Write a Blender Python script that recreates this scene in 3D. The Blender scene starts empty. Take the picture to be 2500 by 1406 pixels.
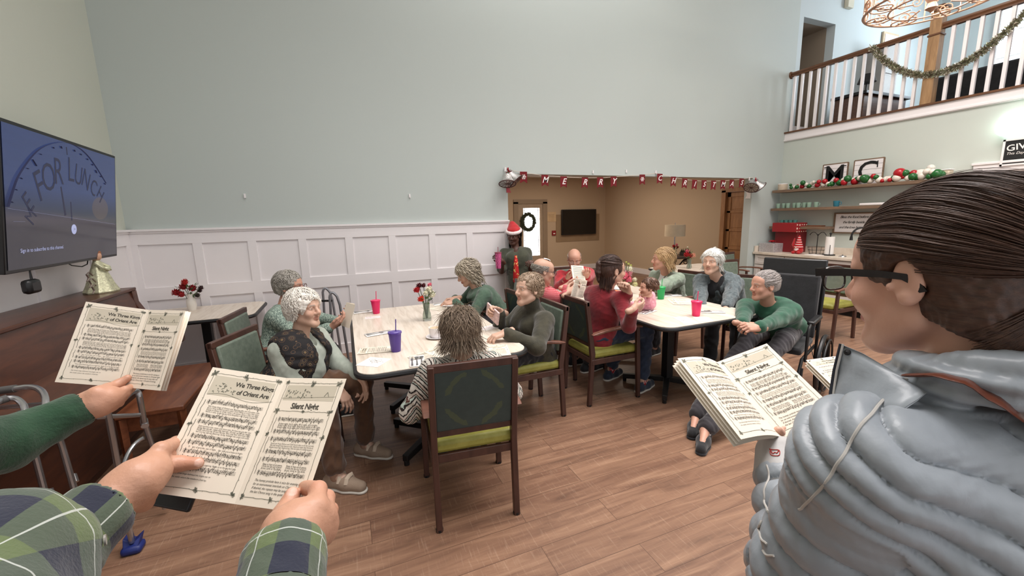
import bpy, math, random
import numpy as np
from mathutils import Vector, Matrix
random.seed(7); RNG=np.random.default_rng(7)
S=bpy.context.scene; COL=S.collection; PI=math.pi
# ------------------------------------------------------------------ camera, world, lights, exposure
FPX=1000.0; CAMZ=1.6
YAW,PIT,ROL=[math.radians(a) for a in (21.99,9.72,-1.37)]
def cam_axes():
    cy,sy=math.cos(YAW),math.sin(YAW)
    fw=np.array([sy*math.cos(PIT),cy*math.cos(PIT),-math.sin(PIT)])
    ri=np.array([cy,-sy,0.0]); up=np.cross(ri,fw)
    r=ri*math.cos(ROL)+up*math.sin(ROL); u=-ri*math.sin(ROL)+up*math.cos(ROL)
    return r,u,fw
CR,CU,CF=cam_axes(); C0=np.array([0,0,CAMZ])
cd=bpy.data.cameras.new('camera'); cam=bpy.data.objects.new('camera',cd); COL.objects.link(cam)
cd.sensor_width=36; cd.sensor_fit='HORIZONTAL'; cd.lens=36*FPX/2500; cd.clip_start=0.02; cd.clip_end=100
cam.matrix_world=Matrix(((CR[0],CU[0],-CF[0],0),(CR[1],CU[1],-CF[1],0),(CR[2],CU[2],-CF[2],CAMZ),(0,0,0,1)))
S.camera=cam
S.view_settings.view_transform='Standard'; S.view_settings.look='None'
S.view_settings.exposure=0.0; S.view_settings.gamma=1.0; S.view_settings.use_curve_mapping=False
W=bpy.data.worlds.new('world'); S.world=W; W.use_nodes=True
W.node_tree.nodes['Background'].inputs[0].default_value=(0.96,0.97,1.0,1)
W.node_tree.nodes['Background'].inputs[1].default_value=1.10
def area(name,loc,rot,sx,sy,power,color,spread=180):
    l=bpy.data.lights.new(name,'AREA'); l.shape='RECTANGLE'; l.size=sx; l.size_y=sy; l.energy=power; l.color=color; l.spread=math.radians(spread)
    o=bpy.data.objects.new(name,l); COL.objects.link(o); o.location=loc; o.rotation_euler=[math.radians(a) for a in rot]; return o
WARM=(1.0,0.86,0.74)
area('ceiling_lamp_panel',(4.2,1.6,5.9),(0,0,0),3.2,3.2,185,(1.0,0.94,0.92),115)
area('ceiling_lamp_panel',(0.6,1.6,5.9),(0,0,0),2.4,2.4,100,(1.0,0.96,0.95),115)
area('wall_washer_lamp',(2.6,3.9,5.85),(28,0,0),3.6,0.5,42,(1.0,0.97,0.95))
area('gallery_fill_light',(5.0,2.4,5.85),(0,-48,0),0.8,2.6,34,(1.0,0.93,0.88),110)  # added fill without a known fixture, brightens the balusters
area('gallery_window_light',(11.4,2.6,4.6),(0,90,0),2.4,1.6,170,(0.85,0.93,1.0))
area('lounge_lamp_panel',(5.0,8.2,2.66),(0,0,0),2.4,2.0,66,(1.0,0.86,0.70))
area('under_gallery_lamp',(6.0,1.2,2.75),(0,0,0),1.2,2.4,30,WARM)
# ------------------------------------------------------------------ pixel helpers: turn a sight line into a point of the place
def ray(x,y): return CR*((x-1250)/FPX)-CU*((y-703)/FPX)+CF
def P(x,y,d): return C0+ray(x,y)*d
def Zp(x,y,z=0.0):
    d=ray(x,y); return C0+d*((z-CAMZ)/d[2])
def Yp(x,y,Y):
    d=ray(x,y); return C0+d*(Y/d[1])
def Xp(x,y,X):
    d=ray(x,y); return C0+d*(X/d[0])
# ------------------------------------------------------------------ materials
def lin(c):
    def f(v):
        v/=255.0
        return v/12.92 if v<=0.04045 else ((v+0.055)/1.055)**2.4
    return tuple(f(v) for v in c[:3])+(1.0,)
MATS={}
class N:
    def __init__(s,name):
        s.m=bpy.data.materials.new(name); s.m.use_nodes=True; s.t=s.m.node_tree
        s.b=s.t.nodes['Principled BSDF']
    def n(s,typ,**kw):
        nd=s.t.nodes.new(typ)
        for k,v in kw.items():
            if hasattr(nd,k) and not k.startswith('i_'): setattr(nd,k,v)
        return nd
    def l(s,a,b): s.t.links.new(a,b)
    def coord(s,kind='Object',scale=(1,1,1),rot=(0,0,0)):
        t=s.n('ShaderNodeTexCoord'); m=s.n('ShaderNodeMapping'); s.l(t.outputs[kind],m.inputs[0])
        m.inputs['Scale'].default_value=scale; m.inputs['Rotation'].default_value=rot; return m.outputs[0]
    def noise(s,vec,scale,detail=4,rough=0.55,dist=0):
        q=s.n('ShaderNodeTexNoise'); s.l(vec,q.inputs['Vector']); q.inputs['Scale'].default_value=scale
        q.inputs['Detail'].default_value=detail; q.inputs['Roughness'].default_value=rough; q.inputs['Distortion'].default_value=dist
        return q.outputs['Fac']
    def ramp(s,fac,stops,interp='LINEAR'):
        r=s.n('ShaderNodeValToRGB'); s.l(fac,r.inputs[0]); r.color_ramp.interpolation=interp
        e=r.color_ramp.elements
        while len(e)<len(stops): e.new(0.5)
        for i,(p,c) in enumerate(stops): e[i].position=p; e[i].color=lin(c)
        return r.outputs[0]
    def mix(s,fac,a,b,blend='MIX'):
        q=s.n('ShaderNodeMix'); q.data_type='RGBA'; q.blend_type=blend
        for i,v in ((0,fac),(6,a),(7,b)):
            if isinstance(v,(int,float)): q.inputs[i].default_value=v
            elif isinstance(v,tuple): q.inputs[i].default_value=v
            else: s.l(v,q.inputs[i])
        return q.outputs[2]
    def math(s,op,a,b=None,c=None):
        q=s.n('ShaderNodeMath'); q.operation=op
        for i,v in enumerate((a,b,c)):
            if v is None: continue
            if isinstance(v,(int,float)): q.inputs[i].default_value=v
            else: s.l(v,q.inputs[i])
        return q.outputs[0]
    def sep(s,vec):
        q=s.n('ShaderNodeSeparateXYZ'); s.l(vec,q.inputs[0]); return q.outputs
    def bump(s,h,strength=0.3,dist=0.01):
        b=s.n('ShaderNodeBump'); s.l(h,b.inputs['Height']); b.inputs['Strength'].default_value=strength; b.inputs['Distance'].default_value=dist
        s.l(b.outputs[0],s.b.inputs['Normal'])
    def col(s,c):
        if isinstance(c,tuple): s.b.inputs['Base Color'].default_value=c
        else: s.l(c,s.b.inputs['Base Color'])
    def set(s,rough=0.6,metal=0.0,**kw):
        s.b.inputs['Roughness'].default_value=rough; s.b.inputs['Metallic'].default_value=metal
        for k,v in kw.items(): s.b.inputs[k.replace('_',' ')].default_value=v
def mat(name,c,rough=0.6,metal=0.0,var=0.08,vs=6,bump=0.0,bs=60,**kw):
    if name in MATS: return MATS[name]
    a=N(name); v=a.coord(); nz=a.noise(v,vs,3)
    c0=lin([x*(1-var) for x in c]); c1=lin([min(255,x*(1+var)) for x in c])
    a.col(a.mix(nz,c0,c1)); a.set(rough,metal,**kw)
    if bump: a.bump(a.noise(v,bs,3),bump,0.004)
    MATS[name]=a.m; return a.m
def emis(name,c,s):
    if name in MATS: return MATS[name]
    a=N(name); a.col(lin(c)); a.b.inputs['Emission Color'].default_value=lin(c); a.b.inputs['Emission Strength'].default_value=s
    MATS[name]=a.m; return a.m
def wood(name,c0,c1,rough=0.4,scale=(1,12,12),ns=3.0):
    if name in MATS: return MATS[name]
    a=N(name); v=a.coord('Object',scale); f=a.noise(v,ns,6,0.6,0.6)
    a.col(a.ramp(f,[(0.3,c0),(0.7,c1)])); a.set(rough); a.bump(f,0.08,0.003); MATS[name]=a.m; return a.m
def attrmat(name,rough=0.55,bump=0.15,bs=180,metal=0,sheen=0,sss=0):
    if name in MATS: return MATS[name]
    a=N(name); q=a.n('ShaderNodeVertexColor'); q.layer_name='Col'
    v=a.coord(); nz=a.noise(v,45,3)
    a.col(a.mix(a.math('MULTIPLY',nz,0.14),q.outputs[0],(0.36,0.16,0.11,1) if 'skin' in name else (0,0,0,1)))
    a.set(rough,metal)
    if sheen: a.b.inputs['Sheen Weight'].default_value=sheen
    if sss:
        a.b.inputs['Subsurface Weight'].default_value=sss; a.b.inputs['Subsurface Radius'].default_value=(0.012,0.004,0.002)
    a.bump(a.noise(v,bs,3),bump,0.002); MATS[name]=a.m; return a.m
def fabric(name,c,c2=None,rough=0.9,bs=260,bump=0.35,sheen=0.25,vs=14):
    if name in MATS: return MATS[name]
    a=N(name); v=a.coord(); f=a.noise(v,vs,4,0.6)
    c2=c2 or tuple(min(255,x*1.22) for x in c)
    a.col(a.ramp(f,[(0.32,c),(0.7,c2)])); a.set(rough); a.b.inputs['Sheen Weight'].default_value=sheen
    a.bump(a.math('ADD',a.noise(v,bs,2),a.math('MULTIPLY',a.noise(v,22,3),1.5)),bump,0.004); MATS[name]=a.m; return a.m
# setting materials
def wallmat(name,c):
    a=N(name); v=a.coord(); a.col(a.mix(a.noise(v,0.6,2),lin(c),lin([x*1.015 for x in c]))); a.set(0.75)
    a.bump(a.noise(v,90,3),0.08,0.002); MATS[name]=a.m; return a.m
M_SAGE=wallmat('sage_wall_paint',(187,195,191)); M_SIDE=wallmat('pale_sage_wall_paint',(196,199,186))
M_KIT=wallmat('greyed_green_wall_paint',(196,203,195)); M_TAN=wallmat('tan_wall_paint',(192,170,144)); M_UP=wallmat('pale_blue_wall_paint',(196,206,208))
M_WHITE=mat('white_trim_paint',(236,231,231),0.45,var=0.01); M_CEIL=mat('ceiling_paint',(228,226,222),0.85,var=0.01)
def floor_mat():
    a=N('plank_floor'); t=a.n('ShaderNodeTexCoord').outputs['Object']
    def brick(cfac):
        b=a.n('ShaderNodeTexBrick'); a.l(t,b.inputs['Vector']); b.offset=0.37; b.offset_frequency=2; b.squash=1
        b.inputs['Color1'].default_value=(0,0,0,1); b.inputs['Color2'].default_value=(1,1,1,1); b.inputs['Mortar'].default_value=(0.5,0.5,0.5,1)
        b.inputs['Scale'].default_value=1; b.inputs['Mortar Size'].default_value=0.0014; b.inputs['Brick Width'].default_value=1.22; b.inputs['Row Height'].default_value=0.178
        b.inputs['Mortar Smooth'].default_value=0.1; b.inputs['Bias'].default_value=0; return b
    b=brick(0); o=a.sep(b.outputs['Color'])
    # per-plank offset of the grain
    cmb=a.n('ShaderNodeCombineXYZ'); a.l(a.math('MULTIPLY',o[0],37.0),cmb.inputs[0]); a.l(a.math('MULTIPLY',o[0],11.0),cmb.inputs[1])
    va=a.n('ShaderNodeVectorMath'); va.operation='ADD'; a.l(t,va.inputs[0]); a.l(cmb.outputs[0],va.inputs[1])
    mp=a.n('ShaderNodeMapping'); a.l(va.outputs[0],mp.inputs[0]); mp.inputs['Scale'].default_value=(0.9,9,1)
    g=a.noise(mp.outputs[0],1.6,6,0.62,0.9)
    mp2=a.n('ShaderNodeMapping'); a.l(va.outputs[0],mp2.inputs[0]); mp2.inputs['Scale'].default_value=(2.2,45,1)
    g2=a.noise(mp2.outputs[0],2.4,4,0.6,0.2)
    mp3=a.n('ShaderNodeMapping'); a.l(va.outputs[0],mp3.inputs[0]); mp3.inputs['Scale'].default_value=(70,5,1)
    g3=a.noise(mp3.outputs[0],1.5,3,0.6,0.3)
    base=a.ramp(g,[(0.28,(60,41,33)),(0.43,(114,83,66)),(0.58,(146,112,89)),(0.76,(184,150,122))])
    base=a.mix(a.math('MULTIPLY',g2,0.55),base,lin((120,88,68)))
    base=a.mix(a.math('MULTIPLY',a.math('SUBTRACT',a.math('MAXIMUM',g3,0.56),0.57),1.1),base,lin((226,200,172)))
    base=a.mix(0.25,base,a.mix(o[0],lin((112,82,66)),lin((156,122,98))))
    base=a.mix(b.outputs['Fac'],base,lin((84,60,46)))
    a.col(base); a.set(0.42,0); a.b.inputs['Specular IOR Level'].default_value=0.45
    a.bump(a.math('ADD',a.math('MULTIPLY',g3,0.4),g2),0.12,0.002)
    return a.m
M_FLOOR=floor_mat()
M_BLACK=mat('black_metal',(22,22,23),0.45,0.2); M_BLKPL=mat('black_plastic',(20,20,22),0.4); M_CHROME=mat('brushed_aluminium',(178,178,180),0.28,0.9)
M_CHAIRW=wood('dark_walnut_frame',(58,36,30),(84,54,44),0.42,(4,4,1)); M_ARM=wood('armrest_wood',(96,62,50),(128,86,70),0.38,(3,14,3))
M_RAIL=wood('handrail_oak',(78,48,30),(116,78,50),0.35,(9,1,9)); M_SHELF=wood('shelf_oak',(96,76,60),(140,114,92),0.6,(14,1,14))
M_NEWEL=wood('newel_oak',(130,98,66),(176,140,100),0.4,(9,9,1)); M_PIANO=wood('piano_mahogany',(58,30,20),(92,52,34),0.32,(6,1,6)); M_BENCH=wood('bench_mahogany',(88,46,28),(128,76,48),0.32,(6,1,6))
M_DOORW=wood('honey_door_wood',(150,106,68),(184,136,92),0.45,(6,6,1))
M_LIME=fabric('lime_vinyl',(138,136,58),(162,158,78),0.5,120,0.12,0); M_BACKF=fabric('sage_vinyl',(92,104,92),(112,124,110),0.5,300,0.1,0,30)
def backmat():
    a=N('teal_medallion_vinyl'); v=a.coord('Object'); x=a.sep(v)
    dx=a.math('MULTIPLY',x[0],1.0); dz=a.math('SUBTRACT',x[2],0.71)
    r=a.math('SQRT',a.math('ADD',a.math('MULTIPLY',dx,dx),a.math('MULTIPLY',dz,dz)))
    w=a.noise(a.coord('Object',(14,14,14)),1,3,0.6,0.6)
    rr=a.math('ADD',r,a.math('MULTIPLY',w,0.06)); ring=a.math('COMPARE',rr,0.172,0.014)
    an=a.math('ABSOLUTE',a.math('MULTIPLY',dx,dz)); msk=a.math('GREATER_THAN',an,0.0052)
    f=a.math('MULTIPLY',ring,msk)
    a.col(a.mix(f,a.mix(a.noise(v,30,3),lin((42,58,58)),lin((56,72,70))),lin((68,80,62)))); a.set(0.5); MATS['bk']=a.m; return a.m
M_BACKR=backmat()
def laminate():
    a=N('wood_look_laminate'); v=a.coord('Object',(14,1.2,1)); f=a.noise(v,2.2,6,0.65,0.5)
    a.col(a.ramp(f,[(0.3,(196,180,162)),(0.5,(220,207,191)),(0.75,(232,222,210))])); a.set(0.3); return a.m
M_LAM=laminate(); M_PAPER=mat('cream_paper',(240,228,210),0.8,var=0.012); M_INK=mat('printed_ink',(58,54,46),0.8,var=0.05); M_SKETCH=mat('sketch_ink',(112,112,98),0.8,var=0.1)
M_PANELTINT=mat('print_tint',(206,196,176),0.8,var=0.03)
M_WPAPER=mat('white_paper',(236,230,226),0.8,var=0.01); M_NAP=mat('white_napkin',(240,236,232),0.9,var=0.02)
M_STEEL=mat('cutlery_steel',(170,170,172),0.25,1.0); M_LEATHER=mat('black_leather',(30,30,32),0.35,0,bump=0.4,bs=26); M_BLKFAB=fabric('black_fabric',(20,20,22),(34,34,37))
M_RUB=mat('grey_rubber',(88,86,84),0.8); M_RED=mat('red_glossy',(170,22,34),0.25); M_GRN=mat('green_glossy',(34,96,44),0.22); M_WORN=mat('white_ornament',(226,216,204),0.35)
M_REDF=fabric('red_felt',(168,24,32),(196,40,44)); M_WHF=fabric('white_plush',(226,210,208),(244,234,232),0.95,120,0.8)
# ------------------------------------------------------------------ mesh builder
FR={}  # frames of things: name of object -> 4x4
def tag(o,label=None,cat=None,group=None,kind=None):
    if label: o['label']=label
    if cat: o['category']=cat
    if group: o['group']=group
    if kind: o['kind']=kind
    return o
def thing(name,label,cat,loc=(0,0,0),head=0,group=None):
    """Empty at the thing's base; head = degrees clockwise from +Y the thing faces"""
    o=bpy.data.objects.new(name,None); COL.objects.link(o); o.empty_display_size=0.1
    o.location=tuple(float(v) for v in loc); o.rotation_euler=(0,0,-math.radians(head))
    FR[o]=Matrix.Translation(o.location)@Matrix.Rotation(-math.radians(head),4,'Z')
    return tag(o,label,cat,group)
def move(o,loc,head=0):
    o.location=tuple(float(v) for v in loc); o.rotation_euler=(0,0,-math.radians(head))
    FR[o]=Matrix.Translation(o.location)@Matrix.Rotation(-math.radians(head),4,'Z'); return o
def dup(o,loc,head=0,label=None,group=None):
    def cp(x,par):
        c=x.copy(); COL.objects.link(c); c.parent=par
        for ch in KIDS.get(x,[]): cp(ch,c)
        return c
    c=cp(o,None); move(c,loc,head)
    if label: c['label']=label
    if group: c['group']=group
    return c
KIDS={}
def perp(d):
    d=Vector(d).normalized(); a=Vector((0,0,1)) if abs(d.z)<0.9 else Vector((1,0,0))
    u=d.cross(a).normalized(); return u,d.cross(u).normalized()
class MB:
    def __init__(s): s.v=[]; s.f=[]; s.m=[]; s.mats=[]; s.cur=0
    def use(s,m):
        if m not in s.mats: s.mats.append(m)
        s.cur=s.mats.index(m); return s
    def add(s,vs,fs):
        b=len(s.v); s.v+= [tuple(float(c) for c in v) for v in vs]
        s.f+=[tuple(i+b for i in f) for f in fs]; s.m+=[s.cur]*len(fs); return s
    def box(s,c,d,M=None,head=0,ch=0.0):
        x,y,z=[q/2 for q in d]; R=Matrix.Rotation(-math.radians(head),3,'Z') if M is None else M
        c=Vector([float(q) for q in c])
        vs=[c+R@Vector((sx*x,sy*y,sz*z)) for sx in(-1,1) for sy in(-1,1) for sz in(-1,1)]
        return s.add(vs,[(0,1,3,2),(4,6,7,5),(0,4,5,1),(2,3,7,6),(0,2,6,4),(1,5,7,3)])
    def bx(s,x0,x1,y0,y1,z0,z1): return s.box(((x0+x1)/2,(y0+y1)/2,(z0+z1)/2),(abs(x1-x0),abs(y1-y0),abs(z1-z0)))
    def cyl(s,a,b,r1,r2=None,n=16,caps=True):
        r2=r1 if r2 is None else r2; a=Vector([float(q) for q in a]); b=Vector([float(q) for q in b]); u,w=perp(b-a); vs=[]
        for p,r in((a,r1),(b,r2)):
            for i in range(n):
                t=2*PI*i/n; vs.append(p+u*math.cos(t)*r+w*math.sin(t)*r)
        fs=[(i,(i+1)%n,n+(i+1)%n,n+i) for i in range(n)]
        if caps: fs+=[tuple(range(n-1,-1,-1)),tuple(range(n,2*n))]
        return s.add(vs,fs)
    def tube(s,pts,r,n=8,closed=False,flat=1.0):
        pts=[Vector([float(q) for q in p]) for p in pts]; L=len(pts); rs=r if isinstance(r,(list,tuple)) else [r]*L
        vs=[]; u=None
        for i,p in enumerate(pts):
            t=(pts[(i+1)%L]-pts[i-1]) if closed else (pts[min(i+1,L-1)]-pts[max(i-1,0)])
            if t.length<1e-9: t=Vector((0,0,1))
            t.normalize()
            if u is None: u,w=perp(t)
            else:
                u=(u-t*u.dot(t)); u=u.normalized() if u.length>1e-6 else perp(t)[0]; w=t.cross(u)
            for k in range(n):
                a=2*PI*k/n; vs.append(p+u*math.cos(a)*rs[i]+w*math.sin(a)*rs[i]*flat)
        fs=[]
        for i in range(L if closed else L-1):
            j=(i+1)%L
            for k in range(n): fs.append((i*n+k,i*n+(k+1)%n,j*n+(k+1)%n,j*n+k))
        if not closed: fs+=[tuple(range(n-1,-1,-1)),tuple((L-1)*n+k for k in range(n))]
        return s.add(vs,fs)
    def lathe(s,prof,c=(0,0,0),n=24,axis=None):
        c=Vector([float(q) for q in c]); vs=[]; L=len(prof)
        ax=Vector((0,0,1)) if axis is None else Vector([float(q) for q in axis]).normalized(); u,w=perp(ax)
        for r,z in prof:
            for k in range(n):
                a=2*PI*k/n; vs.append(c+ax*z+u*math.cos(a)*r+w*math.sin(a)*r)
        fs=[(i*n+k,i*n+(k+1)%n,(i+1)*n+(k+1)%n,(i+1)*n+k) for i in range(L-1) for k in range(n)]
        if prof[0][0]>1e-5: fs.append(tuple(range(n-1,-1,-1)))
        if prof[-1][0]>1e-5: fs.append(tuple((L-1)*n+k for k in range(n)))
        return s.add(vs,fs)
    def ball(s,c,r,n=14,sc=(1,1,1)):
        m=max(6,n//2+1); prof=[(max(1e-6,math.sin(PI*i/m))*r,-math.cos(PI*i/m)*r) for i in range(m+1)]
        b=len(s.v); s.lathe(prof,(0,0,0),n)
        for i in range(b,len(s.v)):
            v=s.v[i]; s.v[i]=(v[0]*sc[0]+float(c[0]),v[1]*sc[1]+float(c[1]),v[2]*sc[2]+float(c[2]))
        return s
    def prism(s,poly,vec):
        """poly: 3D polygon; extruded by vec"""
        n=len(poly); vec=Vector([float(q) for q in vec]); a=[Vector([float(q) for q in p]) for p in poly]
        vs=a+[p+vec for p in a]
        return s.add(vs,[tuple(range(n-1,-1,-1)),tuple(range(n,2*n))]+[(i,(i+1)%n,n+(i+1)%n,n+i) for i in range(n)])
    def xform(s,start,fn):
        for i in range(start,len(s.v)): s.v[i]=tuple(float(c) for c in fn(s.v[i]))
        return s
    def build(s,name,m=None,parent=None,bevel=0,smooth=True,ang=35,sub=0,solid=0):
        me=bpy.data.meshes.new(name); V=s.v
        if parent is not None and parent in FR:
            A=np.array(FR[parent].inverted()); V=(np.array(V)@A[:3,:3].T+A[:3,3]).tolist()
        me.from_pydata(V,[],s.f)
        ms=s.mats if s.mats else [m]
        for q in ms: me.materials.append(q)
        if s.mats: me.polygons.foreach_set('material_index',s.m)
        me.validate(); me.update()
        if smooth:
            me.polygons.foreach_set('use_smooth',[True]*len(me.polygons)); me.set_sharp_from_angle(angle=math.radians(ang))
        o=bpy.data.objects.new(name,me); COL.objects.link(o)
        if parent is not None:
            o.parent=parent; KIDS.setdefault(parent,[]).append(o)
            if parent in FR and parent.type!='EMPTY': pass
            FR[o]=FR.get(parent,Matrix.Identity(4))
        if bevel:
            b=o.modifiers.new('bevel','BEVEL'); b.width=bevel; b.segments=2; b.limit_method='ANGLE'; b.angle_limit=math.radians(40)
        if solid:
            b=o.modifiers.new('solid','SOLIDIFY'); b.thickness=solid
        if sub:
            b=o.modifiers.new('sub','SUBSURF'); b.levels=sub; b.render_levels=sub
        return o
def structure(o): o['kind']='structure'; return o
def R3(h,p=0,r=0):
    """columns right, forward, up for heading h (deg clockwise from +Y), pitch p up, roll r"""
    h,p,r=[math.radians(a) for a in (h,p,r)]
    f=np.array([math.sin(h)*math.cos(p),math.cos(h)*math.cos(p),math.sin(p)]); ri=np.array([math.cos(h),-math.sin(h),0.0]); u=np.cross(ri,f)
    r2=ri*math.cos(r)+u*math.sin(r); u2=-ri*math.sin(r)+u*math.cos(r)
    return np.array([r2,f,u2]).T
TXT={}
def text_mesh(txt,size=1.0,shear=0.0,bold=0.0,space=1.0,align='CENTER'):
    key=(txt,shear,bold,space,align)
    if key not in TXT:
        c=bpy.data.curves.new('lettering','FONT'); c.body=txt; c.size=1; c.shear=shear; c.offset=bold; c.space_character=space; c.align_x=align; c.align_y='CENTER'; c.resolution_u=3; c.fill_mode='FRONT'
        o=bpy.data.objects.new('lettering',c); me=bpy.data.meshes.new_from_object(o)
        V=np.empty(len(me.vertices)*3); me.vertices.foreach_get('co',V); V=V.reshape(-1,3)
        F=[tuple(p.vertices) for p in me.polygons]; TXT[key]=(V,F)
        bpy.data.objects.remove(o); bpy.data.curves.remove(c); bpy.data.meshes.remove(me)
    V,F=TXT[key]; return V*size,F
def put_text(mb,txt,org,ex,ey,size,lift=0.001,**kw):
    """lettering on the plane org + x*ex + y*ey, lifted along ex x ey"""
    V,F=text_mesh(txt,size,**kw); org,ex,ey=[np.array(q,float) for q in (org,ex,ey)]; nn=np.cross(ex,ey); nn=nn/np.linalg.norm(nn)
    W_=org+V[:,:1]*ex+V[:,1:2]*ey+nn*lift; mb.add(W_,F); return mb

def lensmat():
    a=N('spectacle_lens'); a.col((.9,.95,.95,1)); a.set(.05); a.b.inputs['Alpha'].default_value=.13; return a.m
M_LENS=lensmat()
# ------------------------------------------------------------------ the setting
YB=5.31; XL=-2.02; XR=7.54; OX0,OX1,OZ=2.115,6.80,2.19; ZG=3.0; ZC=6.0
def sbox(name,m,*b,parent=None):
    mb=MB()
    for q in b: mb.bx(*q)
    o=mb.build(name,m,parent,smooth=False)
    if parent is None: structure(o)
    return o
sbox('floor',M_FLOOR,(-2.3,12.2,-3.2,11.0,-0.1,0))
sbox('ceiling',M_CEIL,(-2.3,12.2,-3.2,5.6,ZC,ZC+.1),(1.9,12.2,5.6,11.1,2.7,2.8))
sbox('wall_left',M_SIDE,(XL-.15,XL,-3.2,YB+.15,0,ZC))
sbox('wall_back',M_SAGE,(XL,OX0,YB,YB+.15,0,ZC),(OX0,OX1,YB,YB+.15,OZ,ZC),(OX1,XR+.12,YB,YB+.15,0,ZC))
# the lounge beyond the opening
sbox('wall_lounge_far',M_TAN,(1.9,4.55,10.8,10.95,0,2.7),(5.42,7.6,10.8,10.95,0,2.7),(4.55,5.42,10.8,10.95,2.03,2.7))
sbox('wall_lounge_right',M_TAN,(7.52,7.66,6.52,10.8,0,2.7),(7.52,7.66,YB+.15,6.52,2.05,2.7))
sbox('wall_lounge_left',M_TAN,(1.85,2.0,YB+.15,10.8,0,2.7))
sbox('baseboard_lounge',M_WHITE,(7.495,7.52,6.6,10.8,0,.14),(5.5,7.5,10.775,10.8,0,.14))
# wall on the right with its doorway, and the gallery above
DY0,DY1=1.55,2.70
sbox('wall_right',M_KIT,(XR,XR+.14,DY1,YB,0,2.86),(XR,XR+.14,-3.2,DY0,0,2.86),(XR,XR+.14,DY0,DY1,2.03,2.86))
sbox('wall_passage',mat('grey_passage_paint',(150,152,160),0.8,var=.01),(9.2,9.3,-1,5.3,0,2.8))
mb=MB()
for (a,b,c,d) in ((DY1-.01,DY1+.085,0,2.06),(DY0-.085,DY0+.01,0,2.06)): mb.bx(XR-.022,XR+.01,a,b,c,d)
mb.bx(XR-.022,XR+.01,DY0-.085,DY1+.085,2.03,2.13); mb.bx(XR-.034,XR+.01,DY0-.10,DY1+.10,2.115,2.145)
mb.bx(XR,XR+.14,DY1-.02,DY1,0,2.03); mb.bx(XR,XR+.14,DY0,DY0+.02,0,2.03); mb.bx(XR,XR+.14,DY0,DY1,2.01,2.03)
structure(mb.build('trim_1',M_WHITE,bevel=.004))
# gallery slab and its fascia
mb=MB(); mb.bx(XR-.012,XR,-3.2,YB,2.86,2.975); mb.bx(XR-.03,XR,-3.2,YB,2.845,2.872); mb.bx(XR-.02,XR,-3.2,YB,2.835,2.85)
structure(mb.build('trim_2',M_WHITE,bevel=.003))
sbox('floor_gallery',mat('gallery_carpet',(96,74,58),0.95),(XR,12.2,-3.2,YB,2.86,2.975))
sbox('trim_3',M_RAIL,(XR-.035,XR+.13,-3.2,YB,2.975,3.0))
sbox('wall_gallery_back',M_UP,(XR+.12,7.77,YB,YB+.15,2.86,ZC),(8.64,12.2,YB,YB+.15,2.86,ZC),(7.77,8.64,YB,YB+.15,4.94,ZC))
sbox('wall_gallery_niche',mat('tan_hall_paint',(150,136,120),0.85,var=.01),(7.77,9.6,6.6,6.7,2.86,5.0),(8.64,8.74,YB+.15,6.6,2.86,5.0),(7.6,7.77,YB+.15,6.6,2.86,5.0),(7.6,8.74,YB+.15,6.7,4.94,5.04),(7.6,8.74,YB+.15,6.7,2.86,2.975))
sbox('wall_gallery_far',M_UP,(12.0,12.2,4.4,YB,2.86,ZC),(12.0,12.2,-3.2,0.8,2.86,ZC),(12.0,12.2,.8,4.4,2.86,3.5),(12.0,12.2,.8,4.4,5.3,ZC))
mb=MB()
for y in (.8,2.0,3.2,4.4): mb.bx(11.95,12.02,y-.04,y+.04,3.5,5.3)
mb.bx(11.95,12.02,.8,4.4,3.46,3.54); mb.bx(11.95,12.02,.8,4.4,5.26,5.34)
for y in (1.4,2.6,3.8): mb.bx(11.97,12.0,y-.012,y+.012,3.5,5.3)
for z in (3.95,4.4,4.85): mb.bx(11.97,12.0,.8,4.4,z-.012,z+.012)
mb.use(M_WHITE)
w=mb.build('window_1',M_WHITE); structure(w)
# bright daylight seen through the gallery window
M_DAY=emis('daylight_outdoors',(225,238,250),5.0)
MB().bx(12.1,12.12,.8,4.4,3.5,5.3).build('pane',M_DAY,w,smooth=False)
mb=MB(); mb.bx(XR+.13,8.0,YB-.02,YB,2.975,3.12); mb.bx(8.64,11.9,YB-.02,YB,2.975,3.12)
structure(mb.build('baseboard_gallery',M_WHITE))
# wainscot: board and batten on the back wall and the left wall
def wainscot(name,axis,fixed,sgn,a0,a1,stiles,first=True):
    mb=MB()
    def b(u0,u1,z0,z1,t):
        if axis=='x': mb.bx(u0,u1,fixed,fixed-t,z0,z1)
        else: mb.bx(fixed,fixed+t,u0,u1,z0,z1)
    b(a0,a1,0,1.55,.006)
    b(a0,a1,0,.125,.024); b(a0,a1,.838,.972,.022); b(a0,a1,1.415,1.55,.022); b(a0,a1,1.55,1.572,.045); b(a0,a1,1.53,1.55,.032)
    for (u0,u1) in stiles:
        b(u0,u1,.12,.84,.0215); b(u0,u1,.97,1.42,.0215)
    o=mb.build(name,M_WHITE,bevel=.0015,smooth=False); return structure(o)
P0,P1=-1.943,2.045; xs=[XL+.0]+[]
st=[(XL,P0)]
upx=[(424,510)] # stile centres read off the wall: pitch .625 m
cx=[-1.41,-.90,-.385,.155,.62,1.10,1.57]
cx=[]
for (x,y) in ((499.5,620),(654,615),(0,0)):
    pass
PITCH=(P1-P0)/8.0
for i in range(1,8): cx.append(P0+PITCH*i)
for c in cx: st.append((c-.042,c+.042))
st.append((P1,OX0))
wainscot('trim_4','x',YB,-1,XL,OX0,st)
sl=[(YB-.1,YB)]+[(y-.042,y+.042) for y in (4.6,3.9,3.2,2.5,1.8,1.1)]
wainscot('trim_5','y',XL,1,-3.2,YB,sl)
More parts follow.
